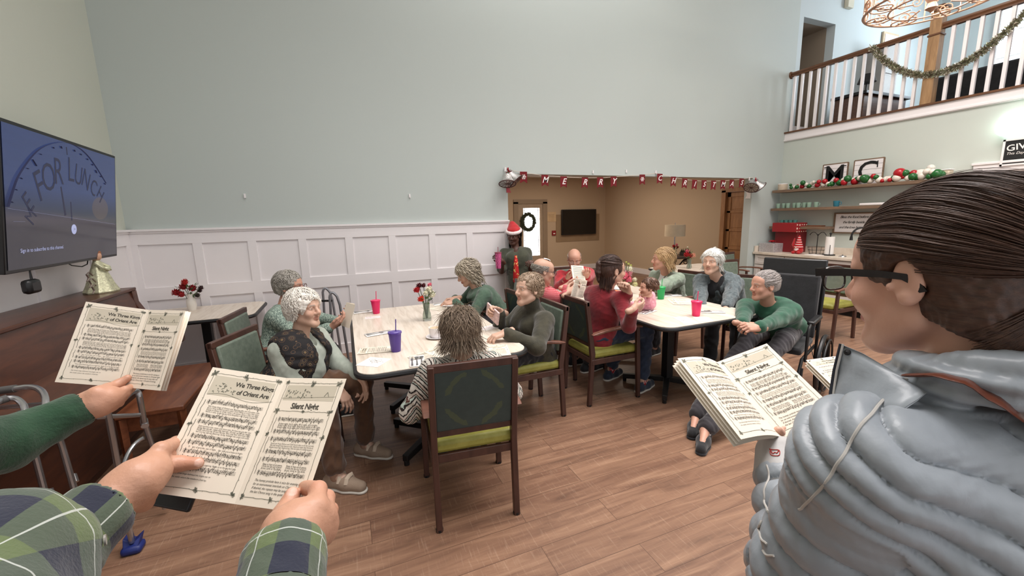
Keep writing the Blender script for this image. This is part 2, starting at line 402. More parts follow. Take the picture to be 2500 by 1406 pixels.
# lounge door with its bright glass and the honey wood door
d=structure(sbox('door_1',mat('door_surround_paint',(150,130,108),0.5,var=.02),(4.46,4.60,10.77,10.80,0,2.03),(5.37,5.51,10.77,10.80,0,2.03),(4.46,5.51,10.77,10.80,1.98,2.10)))
MB().bx(4.6,4.76,10.80,10.85,0,1.98).bx(5.28,5.37,10.80,10.85,0,1.98).bx(4.76,5.28,10.80,10.85,1.86,1.98).bx(4.76,5.28,10.80,10.85,0,.5).build('door_leaf',mat('door_paint',(168,148,126),0.5),d)
MB().bx(4.76,5.28,10.84,10.85,.5,1.86).build('glass',emis('daylight_door',(250,250,252),6.0),d)
mb=MB()
for x in (4.80,5.24): mb.bx(x-.006,x+.006,10.825,10.84,.5,1.86)
for z in (.62,.95,1.25,1.55,1.80): mb.bx(4.76,5.28,10.825,10.84,z-.005,z+.005)
mb.build('leading',mat('lead_grey',(96,92,88),.6),d)
d=structure(sbox('door_2',M_DOORW,(7.50,7.56,6.46,6.56,0,2.06),(7.50,7.56,5.46,5.54,0,2.06),(7.50,7.56,5.46,6.56,2.02,2.1)))
mb=MB(); mb.bx(7.575,7.605,5.54,6.46,0,2.02)
for z0,z1 in ((.12,.42),(.5,.8),(.88,1.18),(1.26,1.56),(1.64,1.92)):
    mb.bx(7.56,7.578,5.54,6.46,z0-.05,z0); mb.bx(7.568,7.578,5.66,6.34,z0+.03,z1-.03)
mb.bx(7.56,7.578,5.54,6.46,1.92,2.02); mb.bx(7.56,7.578,5.54,5.63,0,2.02); mb.bx(7.56,7.578,6.37,6.46,0,2.02)
mb.build('door_leaf',M_DOORW,d,bevel=.004)
# ------------------------------------------------------------------ gallery balustrade
t=thing('balustrade','white spindle balustrade with dark oak handrail along the upstairs gallery','railing',(XR+.03,YB,ZG))
def bal(y): 
    mb=MB(); mb.bx(XR+.012,XR+.048,y-.018,y+.018,3.0,3.93); return mb.build('baluster',M_WHITE,t,bevel=.002,smooth=False)
NEW=3.36; ys=[]; y=5.235
while y>NEW+.1: ys.append(y); y-=.1315
y=NEW-.17
while y>0.4: ys.append(y); y-=.1315
for y in ys: bal(y)
def rail(y0,y1,nm='handrail'):
    prof=[(-.032,3.93),(-.032,3.945),(-.024,3.955),(-.034,3.975),(-.030,3.995),(-.012,4.006),(.012,4.006),(.030,3.995),(.034,3.975),(.024,3.955),(.032,3.945),(.032,3.93)]
    return MB().prism([(XR+.03+a,y0,b) for a,b in prof],(0,y1-y0,0)).build(nm,M_RAIL,t)
rail(NEW+.06,YB); rail(0.2,NEW-.06)
MB().cyl((XR+.03,YB,3.965),(XR+.03,YB-.025,3.965),.062,.05,24).build('rosette',M_RAIL,t)
nw=MB().bx(XR-.03,XR+.09,NEW-.06,NEW+.06,3.0,4.16).build('newel_post',M_NEWEL,t,bevel=.004)
mb=MB(); mb.bx(XR-.045,XR+.105,NEW-.075,NEW+.075,4.16,4.185); mb.bx(XR-.055,XR+.115,NEW-.085,NEW+.085,4.185,4.205); mb.bx(XR-.045,XR+.105,NEW-.075,NEW+.075,4.205,4.225)
mb.build('newel_cap',M_RAIL,nw,bevel=.005); MB().bx(XR-.04,XR+.10,NEW-.07,NEW+.07,3.86,3.885).build('newel_collar',M_RAIL,nw,bevel=.005)
# silver tinsel garland hung in a swag from the handrail
def tinsel(name,path,r,n,label,m,cat='garland'):
    mb=MB(); pts=[Vector([float(c) for c in p]) for p in path]; mb.tube(pts,.006,5)
    L=len(pts)
    for i in range(n):
        u=random.random()*(L-1); k=int(u); p=pts[k].lerp(pts[min(k+1,L-1)],u-k); a=Vector((random.gauss(0,1),random.gauss(0,1),random.gauss(0,1))).normalized()
        w=a.cross(Vector((random.random(),random.random(),.3))).normalized()*.0035; e=p+a*r*random.uniform(.6,1.1)
        mb.use(random.choice(m)); mb.add([p-w,p+w,e+w,e-w],[(0,1,2,3)])
    return tag(mb.build(name,None,None,smooth=False),label,cat)
MT=[mat('tinsel_silver',(226,222,206),.25,.7),mat('tinsel_green',(150,156,124),.35,.6),mat('tinsel_dark',(128,116,98),.4,.5)]
g0=(XR-.02,Xp(2131,97,XR-.02)[1],3.98); gm=Xp(2265,183,XR-.02); g1=Xp(2520,15,XR-.02)
pth=[]
for i in range(41):
    u=i/40; y=g0[1]*(1-u)+g1[1]*u
    um=(g0[1]-gm[1])/(g0[1]-g1[1]); z0,zm,z1=g0[2],gm[2],g1[2]
    # quadratic through the three measured points
    z=z0*(u-um)*(u-1)/((0-um)*(0-1))+zm*u*(u-1)/(um*(um-1))+z1*u*(u-um)/((1)*(1-um)); pth.append((XR-.03,y,z))
tinsel('tinsel_garland',pth,.055,5200,'silver and green tinsel garland swagged across the upstairs balustrade',MT)
# ------------------------------------------------------------------ upstairs furniture behind the balustrade
t=thing('sofa','black upholstered sofa behind the upstairs balustrade','sofa',(9.6,3.4,ZG-.02),-90)
mb=MB().bx(9.4,10.2,2.75,4.15,3.1,3.40); mb.build('seat',M_BLKFAB,t,bevel=.03)
MB().bx(9.38,9.58,2.7,4.2,2.98,3.74).build('backrest',M_BLKFAB,t,bevel=.04)
for y in (2.62,4.12): MB().bx(9.38,10.2,y,y+.16,2.98,3.6).build('armrest',M_BLKFAB,t,bevel=.03)
t=thing('console_table','dark topped brown wooden table upstairs near the balustrade corner','table',(8.6,4.8,ZG-.02))
MB().bx(8.2,9.5,4.45,5.0,3.5,3.55).build('tabletop',M_BLKPL,t,bevel=.005)
MB().bx(8.24,9.46,4.5,4.95,2.98,3.5).build('cabinet_body',wood('brown_cabinet_wood',(84,58,46),(112,80,62)),t,bevel=.005)
t=thing('desk_lamp','small dark lamp with a round base standing on the upstairs table','lamp',(8.45,4.6,3.55))
MB().cyl((8.45,4.6,3.55),(8.45,4.6,3.575),.09,.08).build('base',M_BLKPL,t); MB().cyl((8.45,4.6,3.57),(8.45,4.6,3.75),.012).build('pole',M_BLKPL,t)
MB().cyl((8.45,4.6,3.72),(8.45,4.6,3.85),.13,.09,20).build('lamp_shade',M_BLKFAB,t)
t=thing('filing_cabinet','tall pale grey metal cabinet against the upstairs blue wall','cabinet',(9.5,5.05,ZG-.02))
MB().bx(9.55,10.0,4.95,5.3,2.98,4.62).build('body',mat('grey_cabinet_metal',(150,146,142),.5),t,bevel=.006)
for z in (3.1,3.6,4.1): MB().bx(9.58,9.97,4.935,4.95,z,z+.46).build('drawer',mat('grey_cabinet_metal',(150,146,142),.5),t,bevel=.004)
t=thing('framed_certificate','framed certificate standing upstairs behind the handrail under the chandelier','picture frame',(10.3,5.28,4.4))
MB().bx(10.05,10.55,5.27,5.30,4.35,5.0).build('frame',mat('pale_frame',(200,180,150),.5),t); MB().bx(10.09,10.51,5.262,5.272,4.39,4.96).build('sheet',M_WPAPER,t)
# pale staircase siding on the far upstairs wall
mb=MB()
for i in range(12): mb.bx(10.9,10.93,-2.5,2.95,3.0+i*.21,3.0+i*.21+.185); 
mb.bx(10.93,11.0,-2.5,2.95,2.98,5.6)
structure(mb.build('wall_gallery_boards',mat('white_boards',(214,220,216),.6,var=.01),smooth=False))
for y in (.2,1.75):
    t=thing('upstairs_chair','dark upholstered chair behind the upstairs balustrade, '+('nearer the newel post' if y>1 else 'further to the right'),'chair',(8.5,y,ZG-.02),-90)
    MB().bx(8.2,8.75,y,y+.6,3.25,3.42).build('seat',M_BLKFAB,t,bevel=.02); MB().bx(8.18,8.3,y,y+.6,3.35,3.98).build('backrest',M_BLKFAB,t,bevel=.03)
    for a in (8.22,8.7):
        for b in (y+.04,y+.56): MB().cyl((a,b,2.975),(a,b,3.26),.018).build('leg',M_BLKPL,t)
# exit sign box
t=thing('wall_alarm_box','small cream box mounted high on the upstairs wall','alarm',(8.9,5.28,5.4))
cb=Yp(2074,4,YB-.04); MB().box(cb,(.17,.07,.22)).build('box',mat('cream_plastic',(204,198,178),.5),t,bevel=.008)
# ------------------------------------------------------------------ chandelier ring of bronze scrollwork
M_BRONZE=mat('rosy_bronze',(176,142,120),.42,.55)
ring_c=np.array([5.59,2.55,3.60]); RR=.522
t=thing('chandelier','large round pinkish bronze scrollwork chandelier hanging at the top right','chandelier',ring_c)
def ringp(r,z,n=72): return [(ring_c[0]+math.cos(2*PI*i/n)*r,ring_c[1]+math.sin(2*PI*i/n)*r,ring_c[2]+z) for i in range(n)]
MB().tube(ringp(RR,0),.014,8,True,.6).build('lower_ring',M_BRONZE,t)
MB().tube(ringp(RR,.30),.012,8,True).build('upper_ring',M_BRONZE,t)
MB().tube(ringp(RR*.62,-.02),.008,8,True).build('inner_ring',M_BRONZE,t)
def scroll(cx,cz,r0,turns,ang,flip=1,n=26):
    pts=[]
    for i in range(n):
        u=i/(n-1); a=ang+flip*turns*2*PI*u; r=r0*(1-u*.82); pts.append((cx+math.cos(a)*r,cz+math.sin(a)*r))
    return pts
def wrap(pts): # s along the ring, z
    return [(ring_c[0]+math.cos(s)*RR,ring_c[1]+math.sin(s)*RR,ring_c[2]+z) for s,z in pts]
for k in range(12):
    a0=2*PI*k/12; mb=MB()
    for f in (1,-1):
        for (o,zc,r) in ((.15,.07,.065),(.11,.21,.055)):
            pts=scroll(0,0,r,1.6,-PI/2 if zc<.1 else PI/2,f)
            mb.tube(wrap([(a0+f*o*1.3+x/RR,zc+z) for x,z in pts]),.0075,6,flat=.6)
    mb.tube(wrap([(a0,.0),(a0,.3)]),.006,6); mb.build('scroll',M_BRONZE,t)
for k in range(8):
    a=2*PI*k/8+.2; mb=MB(); e=np.array([math.cos(a),math.sin(a),0])
    sp=scroll(0,0,.13,1.7,PI,1)
    mb.tube([ring_c+e*(RR*.8+x)+np.array([-e[1],e[0],0])*z+np.array([0,0,-.005]) for x,z in sp],.007,6)
    mb.tube([ring_c+e*(RR*.3),ring_c+e*(RR*.62)+np.array([0,0,-.02]),ring_c+e*RR],.007,6); mb.build('spoke',M_BRONZE,t)
mb=MB(); mb.cyl(ring_c+[0,0,-.03],ring_c+[0,0,.5],.03); mb.lathe([(0,-.09),(.05,-.05),(.03,0),(.06,.05),(.03,.1)],ring_c,20); mb.build('centre_column',M_BRONZE,t)
MB().cyl(ring_c+[0,0,.5],ring_c+[0,0,2.39],.008,n=6).build('chain',M_BRONZE,t)

for k in range(5):  # candles, bulbs and point lights added to brighten balusters and kitchen wall
    a=2*PI*k/5+.4; q=ring_c+np.array([math.cos(a)*RR*.62,math.sin(a)*RR*.62,.0]); o=MB().cyl(q,q+[0,0,.10],.012,n=10).build('candle',mat('candle_cream',(226,214,190),.6),t)
    MB().ball(q+[0,0,.13],.018,12,(1,1,1.6)).build('bulb',emis('warm_bulb',(255,226,190),8.),o)
    l=bpy.data.lights.new('candle_fill_light','POINT'); l.energy=9; l.color=(1,.90,.80); l.shadow_soft_size=.03; lo=bpy.data.objects.new('candle_fill_light',l); COL.objects.link(lo); lo.location=tuple(float(c) for c in q+[0,0,.17])
# ------------------------------------------------------------------ dining chairs
def make_chair(name,label,group=None,back=None):
    t=thing(name,label,'chair',(0,0,0),0,group); back=back or M_BACKR
    for s in (-1,1):
        mb=MB(); mb.prism([(s*.21-.016,-.262,0),(s*.21-.016,-.226,0),(s*.21-.016,-.196,.46),(s*.21-.016,-.262,.912),(s*.21-.016,-.292,.905),(s*.21-.016,-.238,.44)],(.032,0,0))
        o=mb.build('leg',M_CHAIRW,t,bevel=.004); MB().cyl((s*.21,-.244,0),(s*.21,-.244,.014),.02,n=10).build('foot_cap',M_BLKPL,o)
        mb=MB(); mb.prism([(s*.235-.016,.23,0),(s*.235-.016,.262,0),(s*.235-.016,.25,.4),(s*.235-.016,.236,.655),(s*.235-.016,.206,.655),(s*.235-.016,.212,.4)],(.032,0,0))
        o=mb.build('leg',M_CHAIRW,t,bevel=.004); MB().cyl((s*.235,.246,0),(s*.235,.246,.014),.02,n=10).build('foot_cap',M_BLKPL,o)
        mb=MB(); pr=[(-.245,.632),(-.2,.645),(-.1,.662),(.05,.672),(.18,.672),(.262,.66),(.262,.64),(.18,.65),(.05,.650),(-.1,.640),(-.2,.624)]
        mb.prism([(s*.232-.026,a,b) for a,b in pr],(.052,0,0)); mb.build('armrest',M_ARM,t,bevel=.006)
    mb=MB(); 
    for s in (-1,1): mb.box((s*.218,.0,.388),(.022,.46,.045))
    mb.bx(-.225,.225,.222,.244,.366,.41); mb.bx(-.2,.2,-.222,-.2,.366,.41); mb.build('seat_frame',M_CHAIRW,t,bevel=.003)
    y0=-.222
    def yb(z): return -.215-(z-.5)*.135
    MB().box((0,yb(.892),.892),(.452,.03,.04)).build('top_rail',M_CHAIRW,t,bevel=.004); MB().box((0,yb(.53),.53),(.39,.026,.035)).build('back_rail',M_CHAIRW,t,bevel=.004)
    R=Matrix.Rotation(math.atan(.135),3,'X')
    MB().box((0,yb(.712)-.009,.712),(.39,.014,.33),R).build('backrest_shell',back,t,bevel=.004)
    MB().box((0,yb(.712)+.012,.712),(.39,.026,.33),R).build('backrest',M_BACKF,t,bevel=.012)
    mb=MB(); mb.box((0,.015,.445),(.43,.46,.07)); mb.build('seat',M_LIME,t,bevel=.024)
    return t
chairs=make_chair('dining_chair','walnut framed armchair with teal medallion back and lime seat, nearest the camera','walnut armchairs with lime seats')
def place_chair(x,y,h,label,first=[True]):
    if first[0]: first[0]=False; chairs['label']=label; return move(chairs,(x,y,0),h)
    return dup(chairs,(x,y,0),h,label)
place_chair(.565,2.13,5.9,'walnut armchair with dark teal medallion back turned to the camera, nearest of all')
place_chair(1.29,2.95,-90,'walnut armchair carrying the woman in the olive turtleneck')
place_chair(2.06,3.01,90,'walnut armchair carrying the woman in the maroon sweater')
place_chair(-.46,2.95,112,'walnut armchair carrying the white haired woman in the floral vest')
place_chair(-.60,3.72,100,'walnut armchair behind the floral vest woman, carrying the woman in glasses')
place_chair(1.50,4.14,-82,'walnut armchair under the curly haired woman in the green cowl sweater')
place_chair(1.74,3.56,86,'walnut armchair carrying the bald man in the pink plaid shirt')
place_chair(2.86,4.72,182,'walnut armchair at the far table end carrying the man in red')
place_chair(3.62,3.72,-94,'walnut armchair carrying the blonde woman in the sage jacket')
place_chair(3.98,2.98,-120,'walnut armchair carrying the white haired woman in the grey fleece')
place_chair(5.60,3.22,-92,'empty walnut armchair with lime seat beside the wheelchair, near the kitchen')
place_chair(5.2,4.15,-175,'empty armchair with dark green back just behind the grey fleece woman')
place_chair(6.25,4.98,170,'empty armchair far back by the lounge opening')
# ------------------------------------------------------------------ tables
def rrect(x0,x1,y0,y1,r,n=6):
    p=[]
    for cx,cy,a0 in ((x1-r,y1-r,0),(x0+r,y1-r,90),(x0+r,y0+r,180),(x1-r,y0+r,270)):
        for i in range(n+1):
            a=math.radians(a0+90*i/n); p.append((cx+math.cos(a)*r,cy+math.sin(a)*r))
    return p
def make_table(name,label,x0,x1,y0,y1,cols,r=.11,z=.75):
    t=thing(name,label,'table',((x0+x1)/2,(y0+y1)/2,0))
    p=rrect(x0+.004,x1-.004,y0+.004,y1-.004,r); MB().prism([(a,b,z-.03) for a,b in p],(0,0,.03)).build('tabletop',M_LAM,t)
    p=rrect(x0,x1,y0,y1,r); mb=MB(); mb.tube([(a,b,z-.02) for a,b in p],.017,8,True); mb.build('edge_band',M_BLKPL,t)
    for cx,cy in cols:
        o=MB().bx(cx-.038,cx+.038,cy-.038,cy+.038,.05,z-.03).build('column',M_BLACK,t,bevel=.006)
        mb=MB(); 
        for a in range(4):
            an=math.radians(45+90*a); e=Vector((math.cos(an),math.sin(an),0)); sd=Vector((-e.y,e.x,0)); c=Vector((cx,cy,0))
            q=[c+sd*.03+Vector((0,0,.055)),c+e*.40+sd*.02+Vector((0,0,.03)),c+e*.40-sd*.02+Vector((0,0,.03)),c-sd*.03+Vector((0,0,.055))]
            mb.prism(q,(0,0,.045)); mb.cyl(c+e*.385,c+e*.385+Vector((0,0,.035)),.018,n=10)
        mb.build('base',M_BLACK,t,bevel=.003)
        MB().box((cx,cy,z-.04),(.5,.5,.02)).build('top_plate',M_BLACK,t,bevel=.003)
    return t
make_table('dining_table','large pale laminate dining table in the middle, with flowers and a purple cup',0.0,1.06,2.33,4.15,[(.53,2.85),(.53,3.65)])
make_table('dining_table','pale laminate dining table on the right with the baby doll on it',2.18,3.22,2.33,4.28,[(2.7,2.85),(2.7,3.75)])
make_table('dining_table','pale laminate table by the left wall holding the red flower vase',-1.82,-.86,4.44,5.22,[(-1.34,4.83)])
make_table('dining_table','pale laminate table behind the wheelchair near the kitchen counter',4.5,5.7,4.55,5.3,[(5.0,4.9)])
# ------------------------------------------------------------------ piano and bench
t=thing('upright_piano','brown mahogany upright piano along the left wall below the television','piano',(-1.75,3.1,0))
MB().bx(-1.99,-1.66,1.75,4.36,1.075,1.10).build('lid',M_PIANO,t,bevel=.006)
MB().prism([(-1.97,1.78,.0),(-1.97,1.78,1.075),(-1.68,1.78,1.075),(-1.60,1.78,.74),(-1.60,1.78,.0)],(0,2.56,0)).build('case',M_PIANO,t,bevel=.005)
for y in (1.75,4.29):
    MB().prism([(-1.98,y,0),(-1.98,y,1.075),(-1.66,y,1.075),(-1.655,y,.98),(-1.60,y,.86),(-1.46,y,.80),(-1.38,y,.72),(-1.38,y,.60),(-1.52,y,.56),(-1.56,y,0)],(0,.07,0)).build('side_panel',M_PIANO,t,bevel=.006)
MB().bx(-1.62,-1.40,1.82,4.29,.60,.66).build('key_bed',M_PIANO,t,bevel=.006)
MB().prism([(-1.62,1.82,.66),(-1.62,1.82,.79),(-1.45,1.82,.70),(-1.42,1.82,.66)],(0,2.47,0)).build('fallboard',M_PIANO,t,bevel=.005)
MB().bx(-1.605,-1.58,1.82,4.29,.06,.56).build('lower_panel',M_PIANO,t,bevel=.005)
t=thing('piano_bench','reddish brown wooden piano bench standing before the piano','bench',(-1.2,3.5,0))
MB().bx(-1.37,-1.02,3.02,3.93,.455,.49).build('seat',M_BENCH,t,bevel=.008)
MB().bx(-1.35,-1.04,3.05,3.90,.36,.455).build('apron',M_BENCH,t,bevel=.003)
for x in (-1.345,-1.045):
    for y in (3.045,3.905): MB().cyl((x,y,0),(x,y,.455),.02,.026,4).build('leg',M_BENCH,t,ang=30)
# ------------------------------------------------------------------ television on the left wall
TR=np.array([-1.700,4.517,2.182]); BR=np.array([-1.804,4.511,1.359]); TL=np.array([-1.608,3.080,2.182]); BL=np.array([-1.712,3.073,1.359])
t=thing('television','large flat television on the left wall showing a lunch clock picture','television',(-1.9,3.8,1.3))
ex=(TR-TL)/1.44; ey=(TL-BL)/.83; nn=np.cross(ex,ey); nn/=np.linalg.norm(nn); ctr=(TL+BR)/2
if nn[0]<0: nn=-nn
MR=Matrix([[ex[i],ey[i],nn[i]] for i in range(3)])
MB().box(ctr-nn*.022,(1.44,.83,.04),MR).build('housing',M_BLKPL,t,bevel=.004)
def screenmat():
    a=N('screen_picture'); v=a.n('ShaderNodeTexCoord').outputs['UV']; x=a.sep(v)
    base=a.ramp(x[1],[(0.0,(52,50,54)),(.30,(56,52,58)),(.36,(78,72,80)),(.42,(58,62,84)),(.6,(66,80,128)),(1.0,(58,74,124))])
    nz=a.noise(a.coord('UV',(2,14,1)),2,4); base=a.mix(a.math('MULTIPLY',nz,.35),base,lin((40,46,74)))
    # grassy tuft to the right above the horizon line
    dx=a.math('MULTIPLY',a.math('SUBTRACT',x[0],.80),9.0); dy=a.math('MULTIPLY',a.math('SUBTRACT',x[1],.47),8.0)
    r=a.math('ADD',a.math('MULTIPLY',dx,dx),a.math('MULTIPLY',dy,dy)); f=a.math('MULTIPLY',a.math('LESS_THAN',r,.75),.5)
    base=a.mix(f,base,lin((110,92,84)))
    a.b.inputs['Base Color'].default_value=(.004,.004,.006,1); a.set(.12); a.l(base,a.b.inputs['Emission Color']); a.b.inputs['Emission Strength'].default_value=.72
    return a.m
M_SCR=screenmat()
def quad_uv(name,pts,m,par):
    o=MB().add(pts,[(0,1,2,3)]).build(name,m,par,smooth=False); uv=o.data.uv_layers.new(name='UV')
    for i,c in enumerate(((0,0),(1,0),(1,1),(0,1))): uv.data[i].uv=c
    return o
def scr(u,v,l=.001): return ctr+ex*(u-.5)*1.40+ey*(v-.5)*.79+nn*l
sc=quad_uv('screen',[scr(0,0),scr(1,0),scr(1,1),scr(0,1)],M_SCR,t)
M_SINK=emis('screen_dark_ink',(44,46,70),.35); M_SLT=emis('screen_pale_mark',(150,156,190),.8)
mb=MB(); asp=1.40/.79
def sp(u,v): return scr(u,v,.002)
mb.use(M_SINK)
def suv(zx,zy,l=.0012):
    x,y=zx/2.704,270+zy/2.704; r=ray(x,y); return C0+r*(float(np.dot(ctr-C0,nn))/float(np.dot(r,nn)))+nn*l
def smooth(p,n=6):
    out=[]
    for i in range(len(p)-1):
        p0,p1,p2,p3=[np.array(p[min(max(j,0),len(p)-1)],float) for j in (i-1,i,i+1,i+2)]
        for k in range(n): u=k/n; out.append(.5*((2*p1)+(-p0+p2)*u+(2*p0-5*p1+4*p2-p3)*u*u+(-p0+3*p1-3*p2+p3)*u**3))
    out.append(np.array(p[-1],float)); return out
arc=smooth([(40,635),(70,540),(112,430),(200,305),(280,240),(390,210),(480,227),(560,282),(630,372),(698,480)])
mb.tube([suv(*q) for q in arc],[.014-.010*(i/(len(arc)-1)) for i in range(len(arc))],6,flat=.04)
for (x0,y0,x1,y1) in ((68,600,78,608),(95,518,106,526),(128,442,140,452),(170,378,182,386),(208,322,235,366),(258,284,268,292),(345,240,350,250),(396,234,402,250),(436,240,442,292),(484,258,490,270),(526,284,532,294),(570,316,575,326),(603,352,608,362),(625,392,634,412),(658,430,664,440),(684,478,692,488)): mb.tube([suv(x0,y0),suv(x1,y1)],.007,5,flat=.05)
mb.tube([suv(400,502),suv(430,692)],[.008,.013],6,flat=.05); mb.tube([suv(465,602),suv(472,725)],[.006,.010],6,flat=.05)
for ch,u,v,an,sz in (('M',205,700,58,.13),('E',186,612,42,.17),('F',262,506,24,.25),('O',320,448,10,.235),('R',384,410,2,.23),('L',466,398,-2,.22),('U',516,432,-14,.19),('N',566,462,-24,.185),('C',616,512,-30,.17),('H',660,556,-44,.16)):
    a=math.radians(an); e1=ex*math.cos(a)+ey*math.sin(a); e2=-ex*math.sin(a)+ey*math.cos(a); put_text(mb,ch,suv(u,v,.0014),e1*.8,e2,sz*1.05,.0008,bold=-.004)
mb.use(M_SLT); mb.tube([suv(86,732),suv(160,733)],.005,5,flat=.05); mb.tube([suv(48,645),suv(755,750)],.003,5,flat=.05)
mb.lathe([(0,0),(.034,.0),(.034,.001),(0,.001)],suv(487,783),24,nn)
put_text(mb,'Sign in to subscribe to this channel.',suv(285,912),ex,ey,.032,.002)
mb.use(M_SINK); put_text(mb,'>',suv(487,783),ex,ey,.03,.004)
mb.build('screen_image',None,sc,smooth=False)
MB().box(ctr-nn*.09+np.array([-.06,0,0]),(.4,.4,.1),MR).build('wall_mount',M_BLACK,t)
mb=MB(); mb.tube([Xp(165,642,-1.86),Xp(175,648,-1.86),Xp(200,651,-1.86),Xp(213,645,-1.86),Xp(215,632,-1.86)],.004,6)
tag(mb.build('television_cable',M_BLKPL),'short black cable looping below the right end of the television','cable')
t=thing('hanging_speaker','small black device hanging on a cord below the television','device',Xp(77,705,-1.755))
c=Xp(77,699,-1.755); MB().box(c,(.05,.11,.085)).build('body',M_BLKPL,t,bevel=.02)
MB().tube([Xp(72,655,-1.755),Xp(76,688,-1.755)],.004,6).tube([Xp(82,690,-1.755),Xp(72,655,-1.755)],.0025,6).build('cord',M_BLKPL,t)
# ------------------------------------------------------------------ walkers
def tubes(t,lst,m,name,r=.0125):
    for q in lst: MB().tube(q,r,10).build(name,m,t)
def arcpts(a,b,c,n=8): # quadratic bend
    a,b,c=[np.array(q,float) for q in (a,b,c)]; return [(1-u)**2*a+2*u*(1-u)*b+u*u*c for u in np.linspace(0,1,n)]
t=thing('walker','folding aluminium walker with grey grips beside the piano, blue glide on one foot','walker',(-1.35,2.6,0))
def zz(x,y,z): return Zp(x,y,z)
A0=zz(112,985,.84); A1=np.array([A0[0]-.10,A0[1]+.10,0.02])
tubes(t,[[zz(-60,962,.88),zz(40,948,.89)]+arcpts(zz(60,945,.89),zz(112,940,.89),A0)+[zz(150,1085,.60),zz(196,1245,.28),zz(222,1350,.06)]],M_CHROME,'frame_side')
B0=zz(62,1003,.82)
tubes(t,[[zz(-60,998,.86),zz(-10,985,.87)]+arcpts(zz(5,975,.87),zz(52,962,.87),B0)+[zz(85,1110,.60),zz(125,1262,.30),zz(150,1370,.08)]],M_CHROME,'frame_side')
D0=zz(262,1000,.80); D1=np.array([-1.11,2.40,.05])
tubes(t,[[D1,D1*.55+D0*.45]+arcpts(D0,zz(262,985,.83),zz(300,975,.83))+arcpts(zz(318,960,.83),zz(336,948,.83),zz(340,965,.80))+[zz(352,1030,.62),zz(372,1090,.44),zz(392,1180,.2),zz(402,1240,.04)]],M_CHROME,'frame_side')
tubes(t,[[zz(-10,1038,.80),zz(62,1003,.82)],[zz(120,1003,.80),zz(262,1018,.76)],[zz(0,995,.80),zz(118,985,.82)],[zz(240,1018,.78),zz(340,1013,.70)],arcpts(zz(300,1140,.45),zz(315,1085,.50),zz(352,1068,.52))],M_CHROME,'cross_bar',.010)
for a,b in ((zz(-60,962,.88),zz(38,948,.89)),(zz(-60,998,.86),zz(18,972,.87))): MB().cyl(a,b,.0175,.0175,12).build('hand_grip',M_RUB,t)
MB().box(zz(100,1003,.82),(.20,.035,.006),head=30).build('folding_bracket',M_CHROME,t)
for a,b in ((zz(118,1195,.4),zz(124,1212,.37)),(zz(176,1160,.42),zz(182,1178,.39)),(zz(351,1025,.62),zz(354,1040,.6))): MB().cyl(a,b,.0165,n=12).build('collar',M_CHROME,t)
M_BLUE=mat('navy_glide',(26,40,104),.5); c=Zp(327,1345,0.0)
o=MB().box(c+[0,0,.02],(.085,.075,.04)).build('glide',M_BLUE,t,bevel=.016); 
MB().prism([c+[-.03,-.03,.03],c+[.03,-.03,.03],c+[.036,.0,.075],c+[0,0,.045],c+[-.036,0,.075]],(0,.05,0)).build('glide_flap',M_BLUE,o,bevel=.004)
t=thing('walker','grey folding walker standing behind the woman in glasses, against the white panelling','walker',(.05,4.85,0))
wx=P(808,690,4.2); wy=wx[1]
for (xa,xb,dy) in ((806,826,0),(790,800,.35)):
    a=Yp(xa,686,wy+dy); MB().tube([(a[0]-.05,a[1],.05),(a[0]-.02,a[1],.75)]+arcpts((a[0]-.02,a[1],.84),(a[0],a[1],.93),(a[0]+.05,a[1],.84))+[(a[0]+.07,a[1],.75),(a[0]+.11,a[1],.05)],.0135,10).build('frame_side',mat('pewter_metal',(160,160,164),.35,.7),t)
a=Yp(806,686,wy); b=a+np.array([-.42,.2,0])
for z in (.80,.55): MB().tube([(a[0],a[1],z),(b[0],b[1],z)],.011,8).build('cross_bar',M_BLACK,t)
MB().tube([(b[0],b[1],.05),(b[0],b[1],.9)],.0135,8).build('leg',mat('pewter_metal',(160,160,164),.35,.7),t)
# ------------------------------------------------------------------ table things
def cup(loc,label,c,group='tumblers with straws on the tables',green=False,h=.125):
    t=thing('tumbler',label,'cup',loc,0,group); x,y,z=loc; m=mat('cup_%d_%d_%d'%c,c,.35,var=.02,Transmission_Weight=.1)
    MB().lathe([(.0,0),(.029,0),(.031,.004),(.042,h),(.040,h),(.029,.006),(0,.006)],loc,24).build('body',m,t)
    MB().lathe([(0,h+.006),(.030,h+.006),(.034,h+.002),(.045,h+.002),(.045,h-.008),(.0435,h-.008),(.0435,h),(0,h)],loc,24).build('lid',m,t)
    MB().cyl((x,y,z+.01),(x+.012,y,z+h+.085),.0032,n=8).build('straw',m,t); return t
TZ=.7502
cup(Zp(967,857,TZ),'purple tumbler with straw on the middle table',(84,58,150),h=.13)
cup(Zp(919,765,TZ),'hot pink tumbler on the far left corner of the middle table',(232,30,100))
cup(Zp(1699,771,TZ),'hot pink tumbler on the near right part of the right table',(236,34,100))
cup(Zp(1613,730,TZ),'green tumbler with straw and pale sticker beside the doll',(30,172,92))
MB().box(Zp(1613,723,TZ+.04)-np.array([0,.044,0]),(.03,.002,.018)).build('sticker',M_WPAPER,None) if False else None
t=thing('coffee_cup','white coffee cup on a saucer in the middle of the near table','cup',Zp(1066,822,TZ)); c=Zp(1066,824,TZ)
MB().lathe([(0,0),(.045,0),(.078,.012),(.076,.015),(.044,.005),(0,.005)],c,28).build('saucer',M_WHITE,t)
MB().lathe([(0,.006),(.038,.006),(.050,.03),(.055,.080),(.052,.080),(.047,.03),(.034,.012),(0,.012)],c,28).build('cup_body',M_WHITE,t)
MB().cyl(c+np.array([0,0,.066]),c+np.array([0,0,.072]),.0505,n=24).build('coffee',mat('milky_coffee',(206,180,146),.3),t)
